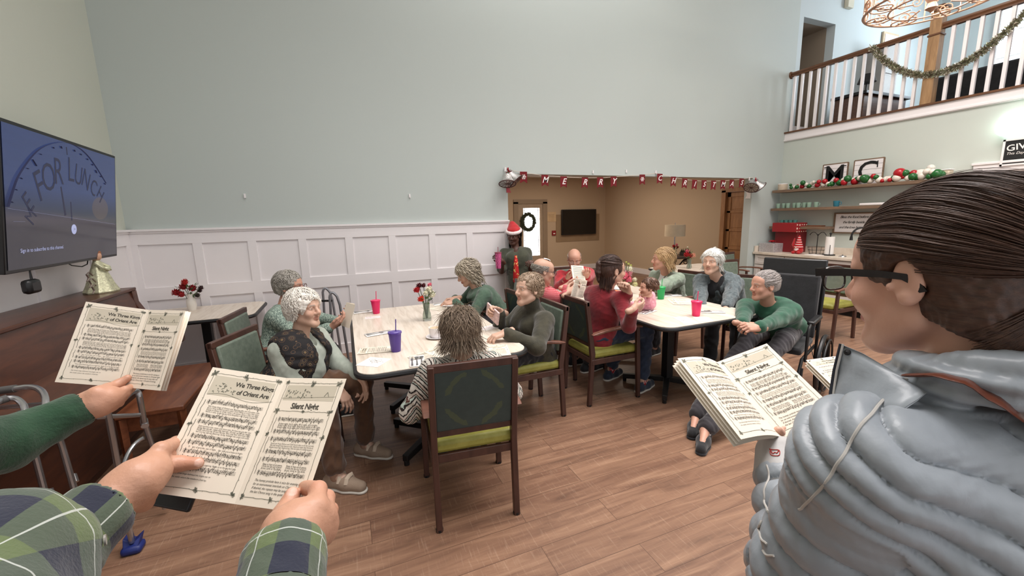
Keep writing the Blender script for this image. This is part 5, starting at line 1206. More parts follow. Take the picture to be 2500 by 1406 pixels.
# ------------------------------------------------------------------ people
UP=np.array([0,0,1.0])
def ik(a,b,l1,l2,pole):
    d=b-a; L=np.linalg.norm(d); L=min(L,(l1+l2)*.999); u=nv(d); x=(l1*l1-l2*l2+L*L)/(2*L); h=math.sqrt(max(l1*l1-x*x,1e-6)); p=nv(pole-u*np.dot(pole,u)); return a+u*x+p*h
class Person:
    def __init__(s,label,loc,head,sk='fair',name='person'):
        s.t=thing(name,label,'person',loc,head); s.skin=SKIN[sk]
def make_person(label,hc,hh,hp=0,hr=0,th=0,pel=None,feet=None,knees=None,wr=(None,None),hd=None,hs=1.0,skin='fair',brow=(150,140,132),fem=True,bust=.05,fat=0.0,
                top=None,pants=None,shoes=None,socks=None,sw=.160,hv=.0045,bv=.011,neckh=.185,sleeve=1.0,gv=.008,folds=.0024,collar=None,hem=.10,elp=None,arm=.27,build_legs=True,skinbump=.25,old=True,shirt_fat=0.0,lean_sh=None,legs_bare=False,plen=.86,sole=None,tname='sweater',stand=False,foot_head=None):
    """hc head centre, hh head heading, th torso heading, pel pelvis centre, wr wrists (left,right of the person), hd hand specs"""
    t=thing('person',label,'person',(pel[0],pel[1],0),th); t['category']='person'
    sk=SKIN[skin]; hc=np.array(hc,float); R=R3(hh,hp,hr); f=R3(th); fx,fy=f[:,0],f[:,1]; pel=np.array(pel,float)
    neck=hc+R@np.array([0,-.025,-.10])*hs; nb=np.array([*(hc-fy*.035)[:2],hc[2]-neckh*hs]); nb=nb*.75+.25*np.array([pel[0],pel[1],nb[2]])
    sh=[nb-fx*sw-UP*.035+fy*.0,nb+fx*sw-UP*.035]
    if lean_sh: sh=[sh[0]+UP*lean_sh[0],sh[1]+UP*lean_sh[1]]
    mid=(nb+pel)/2; spine=nv(nb-pel); chest=pel+(nb-pel)*.70+fy*.012; belly=pel+(nb-pel)*.35+fy*(.03+fat)
    TM=np.array([fx,nv(np.cross(spine,fx)),spine]).T
    B=Field(); # bare body
    head_prims(B,hc,R,hs,fem,old=old); B.cone(hc+R@np.array([0,-.02,-.055])*hs,nb-UP*.02,.052*hs,.058*hs,.03)
    tl=np.linalg.norm(nb-pel)
    B.ell(chest,(sw*.86,.098,tl*.32),TM,.05); B.ell(belly,(.135+fat,.105+fat,tl*.36),TM,.05); B.ell(pel,(.155+fat,.115,.105),TM,.05); B.cone(sh[0],sh[1],.045,.045,.04)
    G=Field(); gk=gv+.012
    G.ell(chest,(sw*.90+gk+shirt_fat,.108+gk+shirt_fat,tl*.34+gk),TM,.06); G.ell(belly,(.142+gk+fat+shirt_fat,.112+gk+fat+shirt_fat,tl*.40+gk),TM,.06)
    G.ell(pel+UP*(.045-hem*.5),(.162+gk+fat+shirt_fat,.120+gk+fat*.6,.085+hem*.5),TM,.05); G.cone(sh[0]-UP*.006,sh[1]-UP*.006,.052+gv,.052+gv,.05)
    G.cone(nb-UP*.05,nb-UP*.01,.085,.068,.05)
    if fem and bust:
        for q in(-1,1): G.ell(chest+fx*q*.075+fy*.085-UP*.01,(.075,.055,.07),None,.05)
    els=[];boxes=[]
    for i,q in enumerate((-1,1)):
        w=wr[i] if wr is not None else None
        if w is None: w=pel+fx*q*.14+fy*.32+UP*.02
        w=np.array(w,float); pole=(elp[i] if elp and elp[i] is not None else (-UP*1.0+fx*q*.5-fy*.35)); e=ik(sh[i],w,arm,arm*.92,np.array(pole,float)); els.append(e)
        wd=nv(w-e)
        B.chain([sh[i],e,w],[.044,.037,.026],.02)
        ce=w-wd*.02 if sleeve>=1 else sh[i]+(e-sh[i])*sleeve*1.0
        if sleeve>=1:
            G.chain([sh[i],e,ce],[.058+gv+shirt_fat*.5,.046+gv,.034+gv],.03); G.cone(ce-wd*.008,ce,.036+gv,.036+gv,.006)
        else: G.chain([sh[i],ce],[.062+gv,.060+gv],.03)
        sp=(hd[i] if hd else None) or {}
        d=np.array(sp.get('d',wd),float); n_=np.array(sp.get('n',-UP+fx*-q*.3),float)
        hand_prims(B,w,d,n_,sp.get('side',1 if q<0 else -1),sp.get('curl',(28,32,36,40)),sp.get('thumb',(.3,.4)),sp.get('s',.97))
        hcn=w+nv(d)*.09; boxes.append((hcn-.105,hcn+.105,.0036 if hv<.006 else hv*.8))
    L=Field() # trousers
    legs=[]
    fh=foot_head if foot_head is not None else th; ff=R3(fh)[:,1]; frt=R3(fh)[:,0]
    for i,q in enumerate((-1,1)):
        hip=pel+fx*q*.085-UP*.015; 
        if stand: kn=np.array([hip[0],hip[1],.50])+fy*.02; an=np.array([hip[0],hip[1],.09])
        else:
            kn=np.array(knees[i],float) if knees else hip+fy*.41+fx*q*.03-UP*.03; an=np.array(feet[i],float) if feet else np.array([*(kn+fy*.02)[:2],.085])
        legs.append((hip,kn,an)); B.chain([hip,kn,an],[.070,.050,.036],.04)
        L.chain([hip,kn],[.092,.068],.05); L.chain([kn,kn+(an-kn)*plen],[.066,.062],.03)
        B.cone(an,an+ff*.12-UP*.045,.032,.024,.02)
    L.ell(pel,(.172+fat,.13+fat*.5,.11),TM,.05)
    hb=(hc-R@np.array([0,0,0])-.135*hs,hc+.135*hs,hv); boxes.insert(0,hb)
    cf=head_color(hc,R,hs,sk,brow); mesh_np('body',realize(B,bv,boxes),attrmat('skin_'+skin,.5,skinbump,150,sss=.0),t,cf)
    seed=abs(hash(label))%1000 if False else len(label)*7
    if top is not None:
        if collar=='turtle': G.cone(nb+UP*.0,nb+(neck-nb)*.85+UP*.035*hs,.072,.068,.02)
        elif collar=='cowl':
            for q in range(3): G.ell(nb+fy*(.035+.012*q)+UP*(.012-.018*q),(.085+.012*q,.07+.01*q,.022),TM,.02)
        elif collar=='crew': G.ell(nb+UP*.014,(.078,.072,.022),TM,.012)
        if collar not in ('turtle',): 
            G.ell(nb+UP*.055+fy*.012,(.060,.058,.050),R3(th),.010,'s')
        if collar in ('vneck','open'): G.cone(nb+UP*.04+fy*.09,nb-UP*(.07 if collar=='vneck' else .10)+fy*.115,.045,.012,.01,'s')
        pt=realize(G,gv*.75,None); V,Q=pt[0]
        V=V+vnormals(V,Q)*(wobble(V,folds,17,seed,True)*.8+wobble(V,folds*.5,42,seed+3))[:,None]; mesh_np(tname,[(V,Q)],top,t)
    if pants is not None and build_legs:
        pt=realize(L,.009); V,Q=pt[0]; V=V+vnormals(V,Q)*(wobble(V,.006,24,seed+9,True))[:,None]; mesh_np('trousers',[(V,Q)],pants,t)
    if shoes is not None and build_legs:
        for (hip,kn,an) in legs:
            S_=Field(); a0=np.array([an[0],an[1],.045])-ff*.055
            S_.chain([a0,a0+ff*.12-UP*.004,a0+ff*.215-UP*.012],[.040,.043,.034],.03); S_.cone(a0+ff*.03,a0+ff*.02+UP*.045,.036,.032,.02); S_.plane(a0-UP*.033,-UP)
            S_.ell(a0+ff*.02+UP*.075,(.026,.03,.03),None,.008,'s')
            o=mesh_np('shoe',realize(S_,.005),shoes,t)
            K_=Field(); K_.chain([a0-UP*.032,a0+ff*.12-UP*.032,a0+ff*.22-UP*.032],[.040,.045,.036],.02); K_.plane(a0-UP*.028,UP); K_.plane(a0-UP*.0445,-UP)
            mesh_np('sole',realize(K_,.005),sole or M_SOLE,o)
            if socks is not None:
                Sk=Field(); Sk.cone(np.array([an[0],an[1],.08]),an+(kn-an)*.30,.040,.042,.01); mesh_np('sock',realize(Sk,.006),socks,t)
    return dict(t=t,R=R,hc=hc,hs=hs,nb=nb,fx=fx,fy=fy,TM=TM,sh=sh,els=els,pel=pel,chest=chest,belly=belly,wr=wr,legs=legs,sw=sw,tl=tl)
M_SOLE=mat('white_sole',(208,202,192),.6)
def glasses(p,m=None,thin=.0022,w=.024,hh_=.017,tone=(40,30,28)):
    m=m or mat('glasses_%d'%tone[0],tone,.3); c,R,s=p['hc'],p['R'],p['hs']
    def T(x,y,z): return c+R@(np.array((x,y,z))*s)
    mb=MB()
    for q in(-1,1):
        mb.tube([T(q*.033+math.cos(a)*w*(1-.1*math.sin(a)),.104-.12*abs(q*.033+math.cos(a)*w)*.6+.012,.003+math.copysign(abs(math.sin(a))**.75,math.sin(a))*hh_) for a in np.linspace(0,2*PI,21)[:-1]],thin*s,6,True)
        mb.tube([T(q*.057,.108,.010),T(q*.075,.085,.010),T(q*.083,.0,.008),T(q*.080,-.02,-.006)],thin*s,6)
    for q in(-1,1):
        g_=MB(); g_.add([T(q*.033+math.cos(a)*w*.97,.1105-.075*abs(q*.033+math.cos(a)*w),.003+math.sin(a)*hh_*.97) for a in np.linspace(0,2*PI,17)[:-1]],[tuple(range(16))]); g_.build('lens',M_LENS,p['t'],smooth=False)
    mb.tube([T(-.010,.114,.006),T(0,.119,.009),T(.010,.114,.006)],thin*s,6); return mb.build('glasses',m,p['t'])
# ------------------------------------------------------------------ song sheets: paper faces and printed score in one mesh
def page_print(mb,fn,title,W_=.14,H_=.216,detail=2,seed=0,mir=False):
    """fn(u,v,l): u 0..W from the left page edge, v 0..H from the top, l lift -> point"""
    rg=random.Random(seed)
    def quad(u0,u1,v0,v1,l=.0004,n=1):
        b=[]
        for i in range(n):
            a=u0+(u1-u0)*i/n; c=u0+(u1-u0)*(i+1)/n; mb.add([fn(a,v0,l),fn(a,v1,l),fn(c,v1,l),fn(c,v0,l)],[(0,1,2,3)])
    def line(p,q,w,l=.0005):
        d=(q[0]-p[0],q[1]-p[1]); L_=math.hypot(*d) or 1; nx_,ny_=-d[1]/L_*w/2,d[0]/L_*w/2
        mb.add([fn(p[0]+nx_,p[1]+ny_,l),fn(p[0]-nx_,p[1]-ny_,l),fn(q[0]-nx_,q[1]-ny_,l),fn(q[0]+nx_,q[1]+ny_,l)],[(0,1,2,3)])
    def txt(s_,u,v,size,l=.0005,align='LEFT',shear=.0,space=1,bold=0):
        V,F=text_mesh(s_,size,shear=shear,align=align,space=space,bold=bold); mb.add([fn(u+x[0],v-x[1],l) for x in V],F)
    m0,m1=.010,W_-.010; N_=6 if detail>1 else 2
    mb.use(M_PANELTINT); quad(m0+.003,m1-.003,.014,.050 if title=='kings' else .042,.0002,N_)
    mb.use(M_SKETCH)
    def twig(p,q):
        n=int(math.hypot(q[0]-p[0],q[1]-p[1])/.006); pr=p
        for i in range(1,n+1):
            u=i/n; c=(p[0]+(q[0]-p[0])*u+rg.uniform(-.0006,.0006),p[1]+(q[1]-p[1])*u+rg.uniform(-.0006,.0006)); line(pr,c,.0007); pr=c
            if detail>1 and i%4==0: line(c,(c[0]+rg.uniform(-.002,.002),c[1]+rg.uniform(-.002,.002)),.0005)
    def holly(u,v,r=.008):
        for k in range(9 if detail>1 else 5):
            a=rg.uniform(0,6.28); L_=rg.uniform(.5,1)*r; e=(u+math.cos(a)*L_,v+math.sin(a)*L_); m_=(u+math.cos(a+.4)*L_*.6,v+math.sin(a+.4)*L_*.6); mm=(u+math.cos(a-.4)*L_*.6,v+math.sin(a-.4)*L_*.6)
            line((u,v),m_,.0006);line(m_,e,.0006);line(e,mm,.0006);line(mm,(u,v),.0006)
            if detail>1: mb.add([fn(u,v,.0004),fn(m_[0],m_[1],.0004),fn(e[0],e[1],.0004),fn(mm[0],mm[1],.0004)],[(0,1,2,3)]) if k%3==0 else None
    tp,bt=.010,H_-.012
    for p,q in (((m0,tp),(m1,tp)),((m0,bt),(m1,bt)),((m0,tp),(m0,bt)),((m1,tp),(m1,bt))): twig(p,q)
    for u,v in ((m0,tp),(m1,tp),(m0,bt),(m1,bt),((m0+m1)/2,tp),((m0+m1)/2,bt),(m0,H_*.48),(m1,H_*.48)): holly(u,v,.0075 if v<.05 else .0055)
    # little scene of figures or trees at the head of the page
    if title=='kings':
        for k in range(26): u=.018+rg.random()*.045; v=.046-rg.random()*.022*(1-abs(u-.035)/.04); line((u,v),(u+rg.uniform(-.004,.004),v+rg.uniform(-.004,.004)),.0013)
        for k in range(14): line((m0+.004+k*.0085,.050-.004*math.sin(k*.5)),(m0+.0125+k*.0085,.050-.004*math.sin((k+1)*.5)),.0006)
    else:
        for k in range(34): u=.018+rg.random()*.060; v=.036-rg.random()*.012; line((u,v),(u+rg.uniform(-.003,.003),v+rg.uniform(-.005,.004)),.0014)
        line((.105,.034),(.110,.026),.001);line((.110,.026),(.115,.034),.001); line((m0,.039),(m1,.034),.0005); twig((m0,.062),(m1,.062)); holly(m0,.062); holly(m1,.062); holly((m0+m1)/2,.062,.004)
    mb.use(M_INK)
    if title=='kings': txt('We Three Kings',.092,.026,.0116,align='CENTER',bold=.018,space=.92); txt('of Orient Are',.094,.040,.0116,align='CENTER',bold=.018,space=.92); v=.060; rows=[3,3,1,1]; lyr=[['We three kings of Orient are; Bearing gifts we trav-erse a-far,','Born a King on Beth-le-hem\'s plain, Gold I bring to crown Him again,','Frank-in-cense to of-fer have I, In-cense owns a De-i-ty nigh,','Myrrh is mine, its bit-ter per-fume Breathes a life of gath-\'ring gloom,'],['Field and foun-tain, moor and moun-tain, Fol-low-ing yon-der star.','King for-ev-er, ceas-ing nev-er, O-ver us all to reign.','Prayer and prais-ing, all men rais-ing, Wor-ship Him, God most high.','Sor-row-ing, sigh-ing, bleed-ing, dy-ing, Sealed in the stone-cold tomb.'],['O    star of won-der, star of night,    Star with roy-al beau-ty bright,'],['West-ward lead-ing, still pro-ceed-ing, Guide us to thy per-fect light.']]
    else: txt('Silent Night',.070,.053,.0145,align='CENTER',bold=.018,space=.92); v=.074; rows=[3,3,3]; lyr=[['Si-lent night, ho-ly night, All is calm, all is bright,','Si-lent night, ho-ly night, Shep-herds quake at the sight,','Si-lent night, ho-ly night, Son of God, love\'s pure light,'],['Round yon Vir-gin Moth-er and Child! Ho-ly In-fant so ten-der and mild,','Glo-ries stream from heav-en a-far, Heav\'n-ly hosts sing Al-le-lu-ia;','Ra-diant beams from Thy ho-ly face, With the dawn of re-deem-ing grace,'],['Sleep in heav-en-ly peace,       Sleep in heav-en-ly peace.','Christ the Sav-ior is born!       Christ the Sav-ior is born!','Je-sus, Lord, at Thy birth,       Je-sus, Lord, at Thy birth.']]
    def staff(v,u0):
        g=.00125
        for k in range(5): quad(u0,m1-.008,v+k*g,v+k*g+.00025,.0004,N_)
        n=30 if detail>1 else 15
        for k in range(n):
            u=u0+.010+(m1-.020-u0)*k/n+rg.uniform(-.0006,.0006); vv=v+rg.choice((0,.5,1,1.5,2,2.5,3,3.5))*g; up=rg.random()<.5
            w=.0011; mb.add([fn(u-w,vv,.0006),fn(u,vv+w*.7,.0006),fn(u+w,vv,.0006),fn(u,vv-w*.7,.0006)],[(0,1,2,3)])
            if detail>1 and k%2==0: mb.add([fn(u-w,vv+2*g,.0006),fn(u,vv+2*g+w*.7,.0006),fn(u+w,vv+2*g,.0006),fn(u,vv+2*g-w*.7,.0006)],[(0,1,2,3)])
            line((u+w*.8,vv),(u+w*.8,vv+(-.0045 if up else .0045)),.0004)
            if k%4==0: line((u+.002,v),(u+.002,v+4*g),.00035)
        line((u0+.003,v-.002),(u0+.004,v+4*g+.002),.0008); line((u0+.005,v),(u0+.0025,v+3*g),.0008)
    for bi,nl in enumerate(rows):
        u0=.020; staff(v,u0); 
        vl=v+.0105
        for s_ in lyr[bi]:
            if detail>1: 
                tv,_=text_mesh(s_,1.0,align='LEFT'); wd=tv[:,0].max(); txt(s_,u0+.006,vl,min(.0045,(m1-.036)/wd))
            else:
                u=u0+.006
                while u<m1-.012: w=rg.uniform(.002,.005); quad(u,u+w,vl-.0006,vl+.0006); u+=w+.0016
            vl+=.0032
        v2=vl+.0012; staff(v2,u0); 
        pr=None
        for k in range(9):
            a=k/8; c=(u0-.003+.0018*math.cos(a*4*PI)*(1 if k%2 else -1)*.3-.0015*math.sin(a*PI),v+(v2+.005-v)*a)
            if pr: line(pr,c,.0007)
            pr=c
        v=v2+(.0105 if title=='kings' else .0125)
    ft=['The three kings followed the bright star to','the stable where the newborn Child lay.'] if title=='kings' else ['The homey prelude here is nice for evening or','for an instrumental interlude on Christmas night.','If desired, the repeats may be sung softly, and','the last Chorus sung in the quiet of evening.']
    for k,s_ in enumerate(ft):
        if detail>1: txt(s_,.022,v+.002+k*.0058,.0052 if title!='kings' else .0036,shear=.4)
        else: quad(.022,m1-.015,v+.002+k*.0055,v+.0028+k*.0055)
def booklet(label,ST,s_,dL,dR,detail=2,curveL=0.0,curveR=0.0,extra=0,group=None,name='song_booklet',W_=.14,H_=.216,single=None):
    """ST top of the fold, s_ unit vector down the fold, dL/dR unit vectors to the outer edges"""
    ST=np.array(ST,float); s_=nv(s_); dL=nv(dL); dR=nv(dR); t=thing(name,label,'song sheet',ST+s_*H_,0,group)
    def mk(dr,side,curve,title,off=0.0,inset=0.0):
        nn=nv(np.cross(dr,s_))*(-side) # towards the reader
        def fn(u,v,l=0.0):
            a=(W_-u) if side<0 else u; q=a/W_; return ST+s_*v+dr*a+nn*(l-off+curve*math.sin(q*PI)*(1 if True else 0))
        return fn,nn
    for side,dr,cv,title in ((-1,dL,curveL,'kings'),(1,dR,curveR,'silent')):
        if single and side!=single: continue
        mb=MB(); fn,nn=mk(dr,side,cv,title); mb.use(M_PAPER); n=10 if cv else 3; g=[]
        for th_ in (0,-.0006):
            for i in range(n+1):
                for j in range(2): g.append(fn(W_*i/n,H_*j,th_))
        fs=[]
        for i in range(n): a=i*2; b=a+2*(n+1); fs+=[(a,a+1,a+3,a+2),(b,b+2,b+3,b+1)]
        b=2*(n+1)
        for i in range(n): a=i*2; fs+=[(a,a+2,b+a+2,b+a),(a+1,b+a+1,b+a+3,a+3)]
        fs+=[(0,b,b+1,1),(2*n,2*n+1,b+2*n+1,b+2*n)]; mb.add(g,fs); page_print(mb,fn,title,W_,H_,detail,seed=3+side)
        mb.build('left_page' if side<0 else 'right_page',None,t,smooth=bool(cv),ang=60)
        for e in range(extra):
            fn2,_=mk(nv(dr+nn*(-.05*(e+1))),side,cv,title,.0012*(e+1)); mb=MB(); mb.use(M_PAPER); mb.add([fn2(W_*i/6,H_*j,0) for i in range(7) for j in range(2)],[(2*i,2*i+1,2*i+3,2*i+2) for i in range(6)]); mb.build('under_sheet',None,t,solid=.0004)
    return t
def lie_booklet(label,x,y,head,detail=1,open_=True,single=None,z=.7512,group=None):
    R=R3(head); c=np.array([x,y,z]); s_=-R[:,1]; r=R[:,0]; return booklet(label,c+R[:,1]*.108,s_,-r+np.array([0,0,.02]),r+np.array([0,0,.02]),detail,single=single,group=group)
# ------------------------------------------------------------------ the song booklets held close to the camera
def held(label,LT,ST,RT,SB,**kw): 
    ST,LT,RT,SB=[np.array(q) for q in (ST,LT,RT,SB)]; return booklet(label,ST,SB-ST,LT-ST,RT-ST,**kw)
held('open song booklet held in both hands by the person in the green plaid shirt',(-.253,.910,1.332),(-.126,.858,1.307),(-.018,.770,1.319),(-.205,.740,1.145))
held('open song booklet held up in one hand by the person in the dark green sleeve',(-.670,1.463,1.401),(-.535,1.455,1.365),(-.424,1.370,1.368),(-.591,1.375,1.173),extra=2)
held('open song booklet held by the woman in the grey puffer jacket',(.702,.709,1.265),(.838,.716,1.232),(.968,.684,1.271),(.822,.527,1.129),curveL=.012,extra=3)
# ------------------------------------------------------------------ clothes that lie over other clothes
def vest(p,m,name='vest',g=.044,open_=.045,long=.06):
    G=Field(); c=p
    for q in(-1,1): G.ell(c['chest']+c['fx']*q*.075+c['fy']*.088-UP*.01,(.088,.070,.085),None,.05)
    G.ell(c['chest'],(c['sw']*.90+g,.108+g,c['tl']*.34+g),c['TM'],.05); G.ell(c['belly'],(.142+g,.112+g,c['tl']*.40+g),c['TM'],.05)
    G.ell(c['pel']+UP*(.04-long*.5),(.162+g,.120+g,.075+long),c['TM'],.05); G.cone(c['nb']-c['fx']*.13-UP*.045,c['nb']+c['fx']*.13-UP*.045,.080,.080,.05)
    n=c['nb']; f=c['fy']; G.cone(n+f*.09+UP*.03,c['pel']+f*.24-UP*.1,open_,open_*1.5,.01,'s'); G.ell(n+UP*.05,(.068,.066,.06),None,.01,'s')
    G.cone(n+f*.03,n+f*.16-UP*.10,.05,.05,.01,'s')
    for i,q in enumerate((-1,1)): G.cone(c['sh'][i]+c['fx']*q*.01,c['els'][i]+c['fx']*q*.03,.066,.066,.01,'s')
    V,Q=realize(G,.006)[0]; V=V+vnormals(V,Q)*wobble(V,.003,30,3,True)[:,None]; return mesh_np(name,[(V,Q)],m,p['t'])
def jacket(p,m,name='jacket',g=.028,open_=.045,cuff=.0,fold=.005):
    G=Field(); c=p; G.ell(c['chest'],(c['sw']*.92+g,.112+g,c['tl']*.34+g),c['TM'],.06); G.ell(c['belly'],(.142+g,.115+g,c['tl']*.42+g),c['TM'],.06)
    G.ell(c['pel']+UP*.0,(.165+g,.125+g,.13),c['TM'],.05); G.cone(c['sh'][0],c['sh'][1],.066,.066,.05)
    for i in (0,1):
        w=np.array(c['wr'][i],float); e=c['els'][i]; d=nv(w-e); G.chain([c['sh'][i],e,w-d*.03],[.076,.062,.048],.03)
    n=c['nb']; f=c['fy']; G.cone(n+UP*.0,n+UP*.045-f*.015,.082,.078,.02)
    G.ell(n+UP*.07+f*.03,(.066,.075,.07),None,.01,'s'); G.cone(n+f*.10+UP*.03,n+f*.17-UP*.16,open_,open_*.6,.01,'s')
    V,Q=realize(G,.006)[0]; V=V+vnormals(V,Q)*(wobble(V,fold,22,4,True)+wobble(V,fold*.4,60,8))[:,None]; return mesh_np(name,[(V,Q)],m,p['t'])
def pattern(name,fn,rough=.85,bump=.3):
    a=N(name); a.col(fn(a)); a.set(rough); a.bump(a.noise(a.coord(),240,2),bump,.003); return a.m
def medal(a):
    v=a.n('ShaderNodeTexVoronoi'); a.l(a.coord('Object',(24,24,24)),v.inputs['Vector']); v.inputs['Scale'].default_value=1; v.inputs['Randomness'].default_value=.6
    return a.ramp(v.outputs['Distance'],[(0,(96,60,44)),(.10,(28,24,26)),(.24,(104,84,56)),(.31,(30,26,28)),(.44,(92,70,50)),(.48,(22,19,21))],'CONSTANT')
M_VEST=pattern('black_medallion_cloth',medal)
def zig(a):
    t=a.n('ShaderNodeTexCoord').outputs['Object']; x=a.sep(t); w=a.noise(a.coord('Object',(60,60,60)),1,2)
    u=a.math('ABSOLUTE',a.math('SUBTRACT',a.math('FRACT',a.math('MULTIPLY',a.math('ADD',x[0],a.math('MULTIPLY',x[1],.4)),8.0)),.5)); v=a.math('ADD',a.math('MULTIPLY',x[2],15.0),a.math('ADD',a.math('MULTIPLY',u,2.6),a.math('MULTIPLY',w,.28)))
    return a.ramp(a.math('FRACT',v),[(0,(196,190,180)),(.26,(204,198,188)),(.28,(34,22,22)),(.40,(40,26,24)),(.42,(176,190,180)),(.52,(176,190,180)),(.54,(96,52,44)),(.62,(60,32,28)),(.64,(208,200,190)),(.84,(200,192,182)),(.86,(30,20,20)),(.97,(36,24,24))],'CONSTANT')
M_ZIG=pattern('zigzag_knit',zig)
def blouse(a):
    v=a.n('ShaderNodeTexVoronoi'); a.l(a.coord('Object',(30,30,12)),v.inputs['Vector']); return a.ramp(v.outputs['Distance'],[(.12,(226,230,216)),(.2,(140,160,146)),(.42,(160,176,162)),(.5,(96,112,104))],'CONSTANT')
M_BLOUSE=pattern('grey_green_floral_blouse',blouse)
M_PINKPL=plaid('pink_plaid_shirt',(192,88,94),(172,70,78),(204,128,130),60,wd=.5)
M_MINT_T=fabric('pale_sage_jersey',(150,158,146),(172,178,166),bump=.2); M_OLIVE=fabric('dark_olive_knit',(46,44,32),(66,62,46),bs=160,bump=.5); M_GREENK=fabric('muted_green_fleece',(56,78,62),(76,100,82))
M_REDS=fabric('bright_red_shirt',(150,22,34),(186,36,48),bump=.2); M_MAROON=fabric('maroon_knit',(104,14,26),(136,24,36),bump=.25); M_SAGEJ=fabric('sage_fleece_jacket',(118,132,116),(146,158,140))
M_GREYF=fabric('slate_fleece',(62,72,76),(100,110,112),vs=40,bump=.7,bs=110); M_BLK=fabric('black_jersey',(20,20,24),(32,32,36),bump=.15); M_FOREST=fabric('forest_green_sweatshirt',(18,66,48),(34,88,64),bump=.3)
M_BROWNP=fabric('brown_trousers',(72,48,30),(92,62,40)); M_JEAN=fabric('dark_jeans',(24,34,52),(38,50,72),bs=320); M_CHARC=fabric('charcoal_trousers',(38,34,38),(54,50,54)); M_TAUPE=mat('taupe_shoe_cloth',(150,130,112),.8,bump=.3,bs=200)
M_NAVYSH=fabric('navy_trainer_mesh',(26,34,48),(46,56,74)); M_SOCKR=pattern('red_festive_sock',lambda a:a.mix(a.math('GREATER_THAN',a.noise(a.coord('Object',(1,1,1)),80,1),.6),lin((140,20,30)),lin((226,214,208)))); M_SCRUB=fabric('dark_olive_scrubs',(56,58,46),(74,76,60),bump=.15)
M_WHT=fabric('white_tshirt',(214,214,214),(232,232,232),bump=.1); M_SKINSOCK=mat('beige_stocking',(150,118,98),.7)
H_WHITE=hairmat('white_hair',(216,208,196),(250,246,238)); H_GREY=hairmat('grey_hair',(124,118,110),(186,180,170)); H_ASH=hairmat('ash_curls',(146,132,112),(206,196,178)); H_BRGREY=hairmat('greying_brown_hair',(92,74,58),(166,146,124)); H_BR2=hairmat('light_brown_grey_hair',(124,100,78),(184,162,138))
H_BROWN=hairmat('dark_brown_hair',(50,32,26),(88,60,48)); H_BLOND=hairmat('blonde_hair',(168,132,88),(214,184,142)); H_WHBOB=hairmat('white_bob_hair',(206,204,196),(242,242,238)); H_STEEL=hairmat('steel_grey_hair',(128,120,116),(190,182,178)); H_BLACK=hairmat('black_hair',(16,12,12),(34,28,27))
# ------------------------------------------------------------------ people at the middle table
def foot(x,y,z=.085): return Zp(x,y,z)
fR,fL=foot(822,1160),foot(893,1083)
pel=np.array([-.40,2.93,.56])
def kn(f,toward,dz=.43,k=.04): v=np.array([*(f+(toward-f)*k)[:2],f[2]+dz]); return v
p=make_person('white haired woman in a black floral vest seated left of the middle table',P(744,756,2.72),128,4,4,128,pel,feet=(fL,fR),knees=(kn(fL,pel,.44,-.02),kn(fR,pel,.45,.12)),
  wr=(P(880,918,2.72),P(826,950,2.60)),hd=({'d':(.15,-.35,-1),'n':(-.6,-.6,-.1),'curl':(18,20,24,28)},{'d':(.45,-.3,-.8),'n':(-.4,.4,-.6),'curl':(20,22,26,30)}),skin='pale',top=M_MINT_T,pants=M_BROWNP,shoes=M_TAUPE,socks=M_SKINSOCK,collar='vneck',hv=.0034,gv=.008,bust=.06,fat=.02,foot_head=126,tname='long_sleeved_top')
vest(p,M_VEST); hair('hair',p['hc'],p['R'],1,p['t'],H_WHITE,'curly',.026,.062,760,3,curl=.009,thick=.0036,low=-.075,h=.005)
for (hip,kk,an),s_ in zip(p['legs'],(0,1)):
    ff=R3(126)[:,1]; fr_=R3(126)[:,0]; a0=np.array([an[0],an[1],.045])-ff*.055; sh_=[o for o in KIDS[p['t']] if o.name.startswith('shoe')][s_]
    for k in (0,1):
        c=a0+ff*(.095+.05*k)+UP*.046; MB().tube([c-fr_*.040-UP*.03,c-fr_*.028,c+UP*.006,c+fr_*.028,c+fr_*.042-UP*.03],[.012]*5,6,flat=.25).build('strap',mat('strap_cream',(190,172,152),.7),sh_)
p=make_person('woman in glasses and floral blouse reading song sheets behind the vest woman',P(708,700,3.42),112,0,0,102,(-.62,3.74,.55),wr=(P(826,786,3.35),P(806,800,3.2)),hd=({'d':(.7,.2,.5),'n':(-.3,.3,.9)},{'d':(.8,.1,.4),'n':(-.3,.3,.9)}),skin='ruddy',top=M_BLOUSE,pants=M_CHARC,shoes=M_BLK,collar='crew',tname='blouse')
hair('hair',p['hc'],p['R'],1,p['t'],H_GREY,'curly',.018,.05,420,5,curl=.009,thick=.004,low=-.07); glasses(p,tone=(86,36,34))
ST=P(846,738,3.32); booklet('song sheets held up by the woman in glasses behind the floral vest woman',ST,P(818,783,3.28)-ST+np.array([0,-.01,-.16]),P(870,745,3.22)-ST,P(872,742,3.5)-ST,1,W_=.14,H_=.19)
p=make_person('woman with curly grey hair in a green cowl sweater bent over a napkin',P(1141,668,4.25),-88,-24,0,-92,(1.50,4.05,.56),wr=(P(1108,736,4.10),P(1112,728,4.25)),hd=({'d':(-1,-.1,-.1),'n':(0,.2,-1),'curl':(40,45,50,50)},{'d':(-1,.1,-.1),'n':(.2,-.3,-.8),'curl':(40,45,50,50)}),skin='fair',top=M_GREENK,pants=M_CHARC,shoes=M_BLK,collar='cowl',tname='cowl_sweater',elp=((-.1,-.6,-.6),(0,.6,-.6)),shirt_fat=.015,folds=.004)
hair('hair',p['hc'],p['R'],1,p['t'],H_ASH,'curly',.020,.19,620,7,curl=.011,thick=.004,low=-.085,front=.045)
card(P(1100,745,4.05),.14,.10,30,'white napkin being folded by the woman in the green cowl sweater'); 
lie_booklet('song sheet lying behind the flower vase on the middle table',*Zp(1070,750,TZ)[:2],60,1)
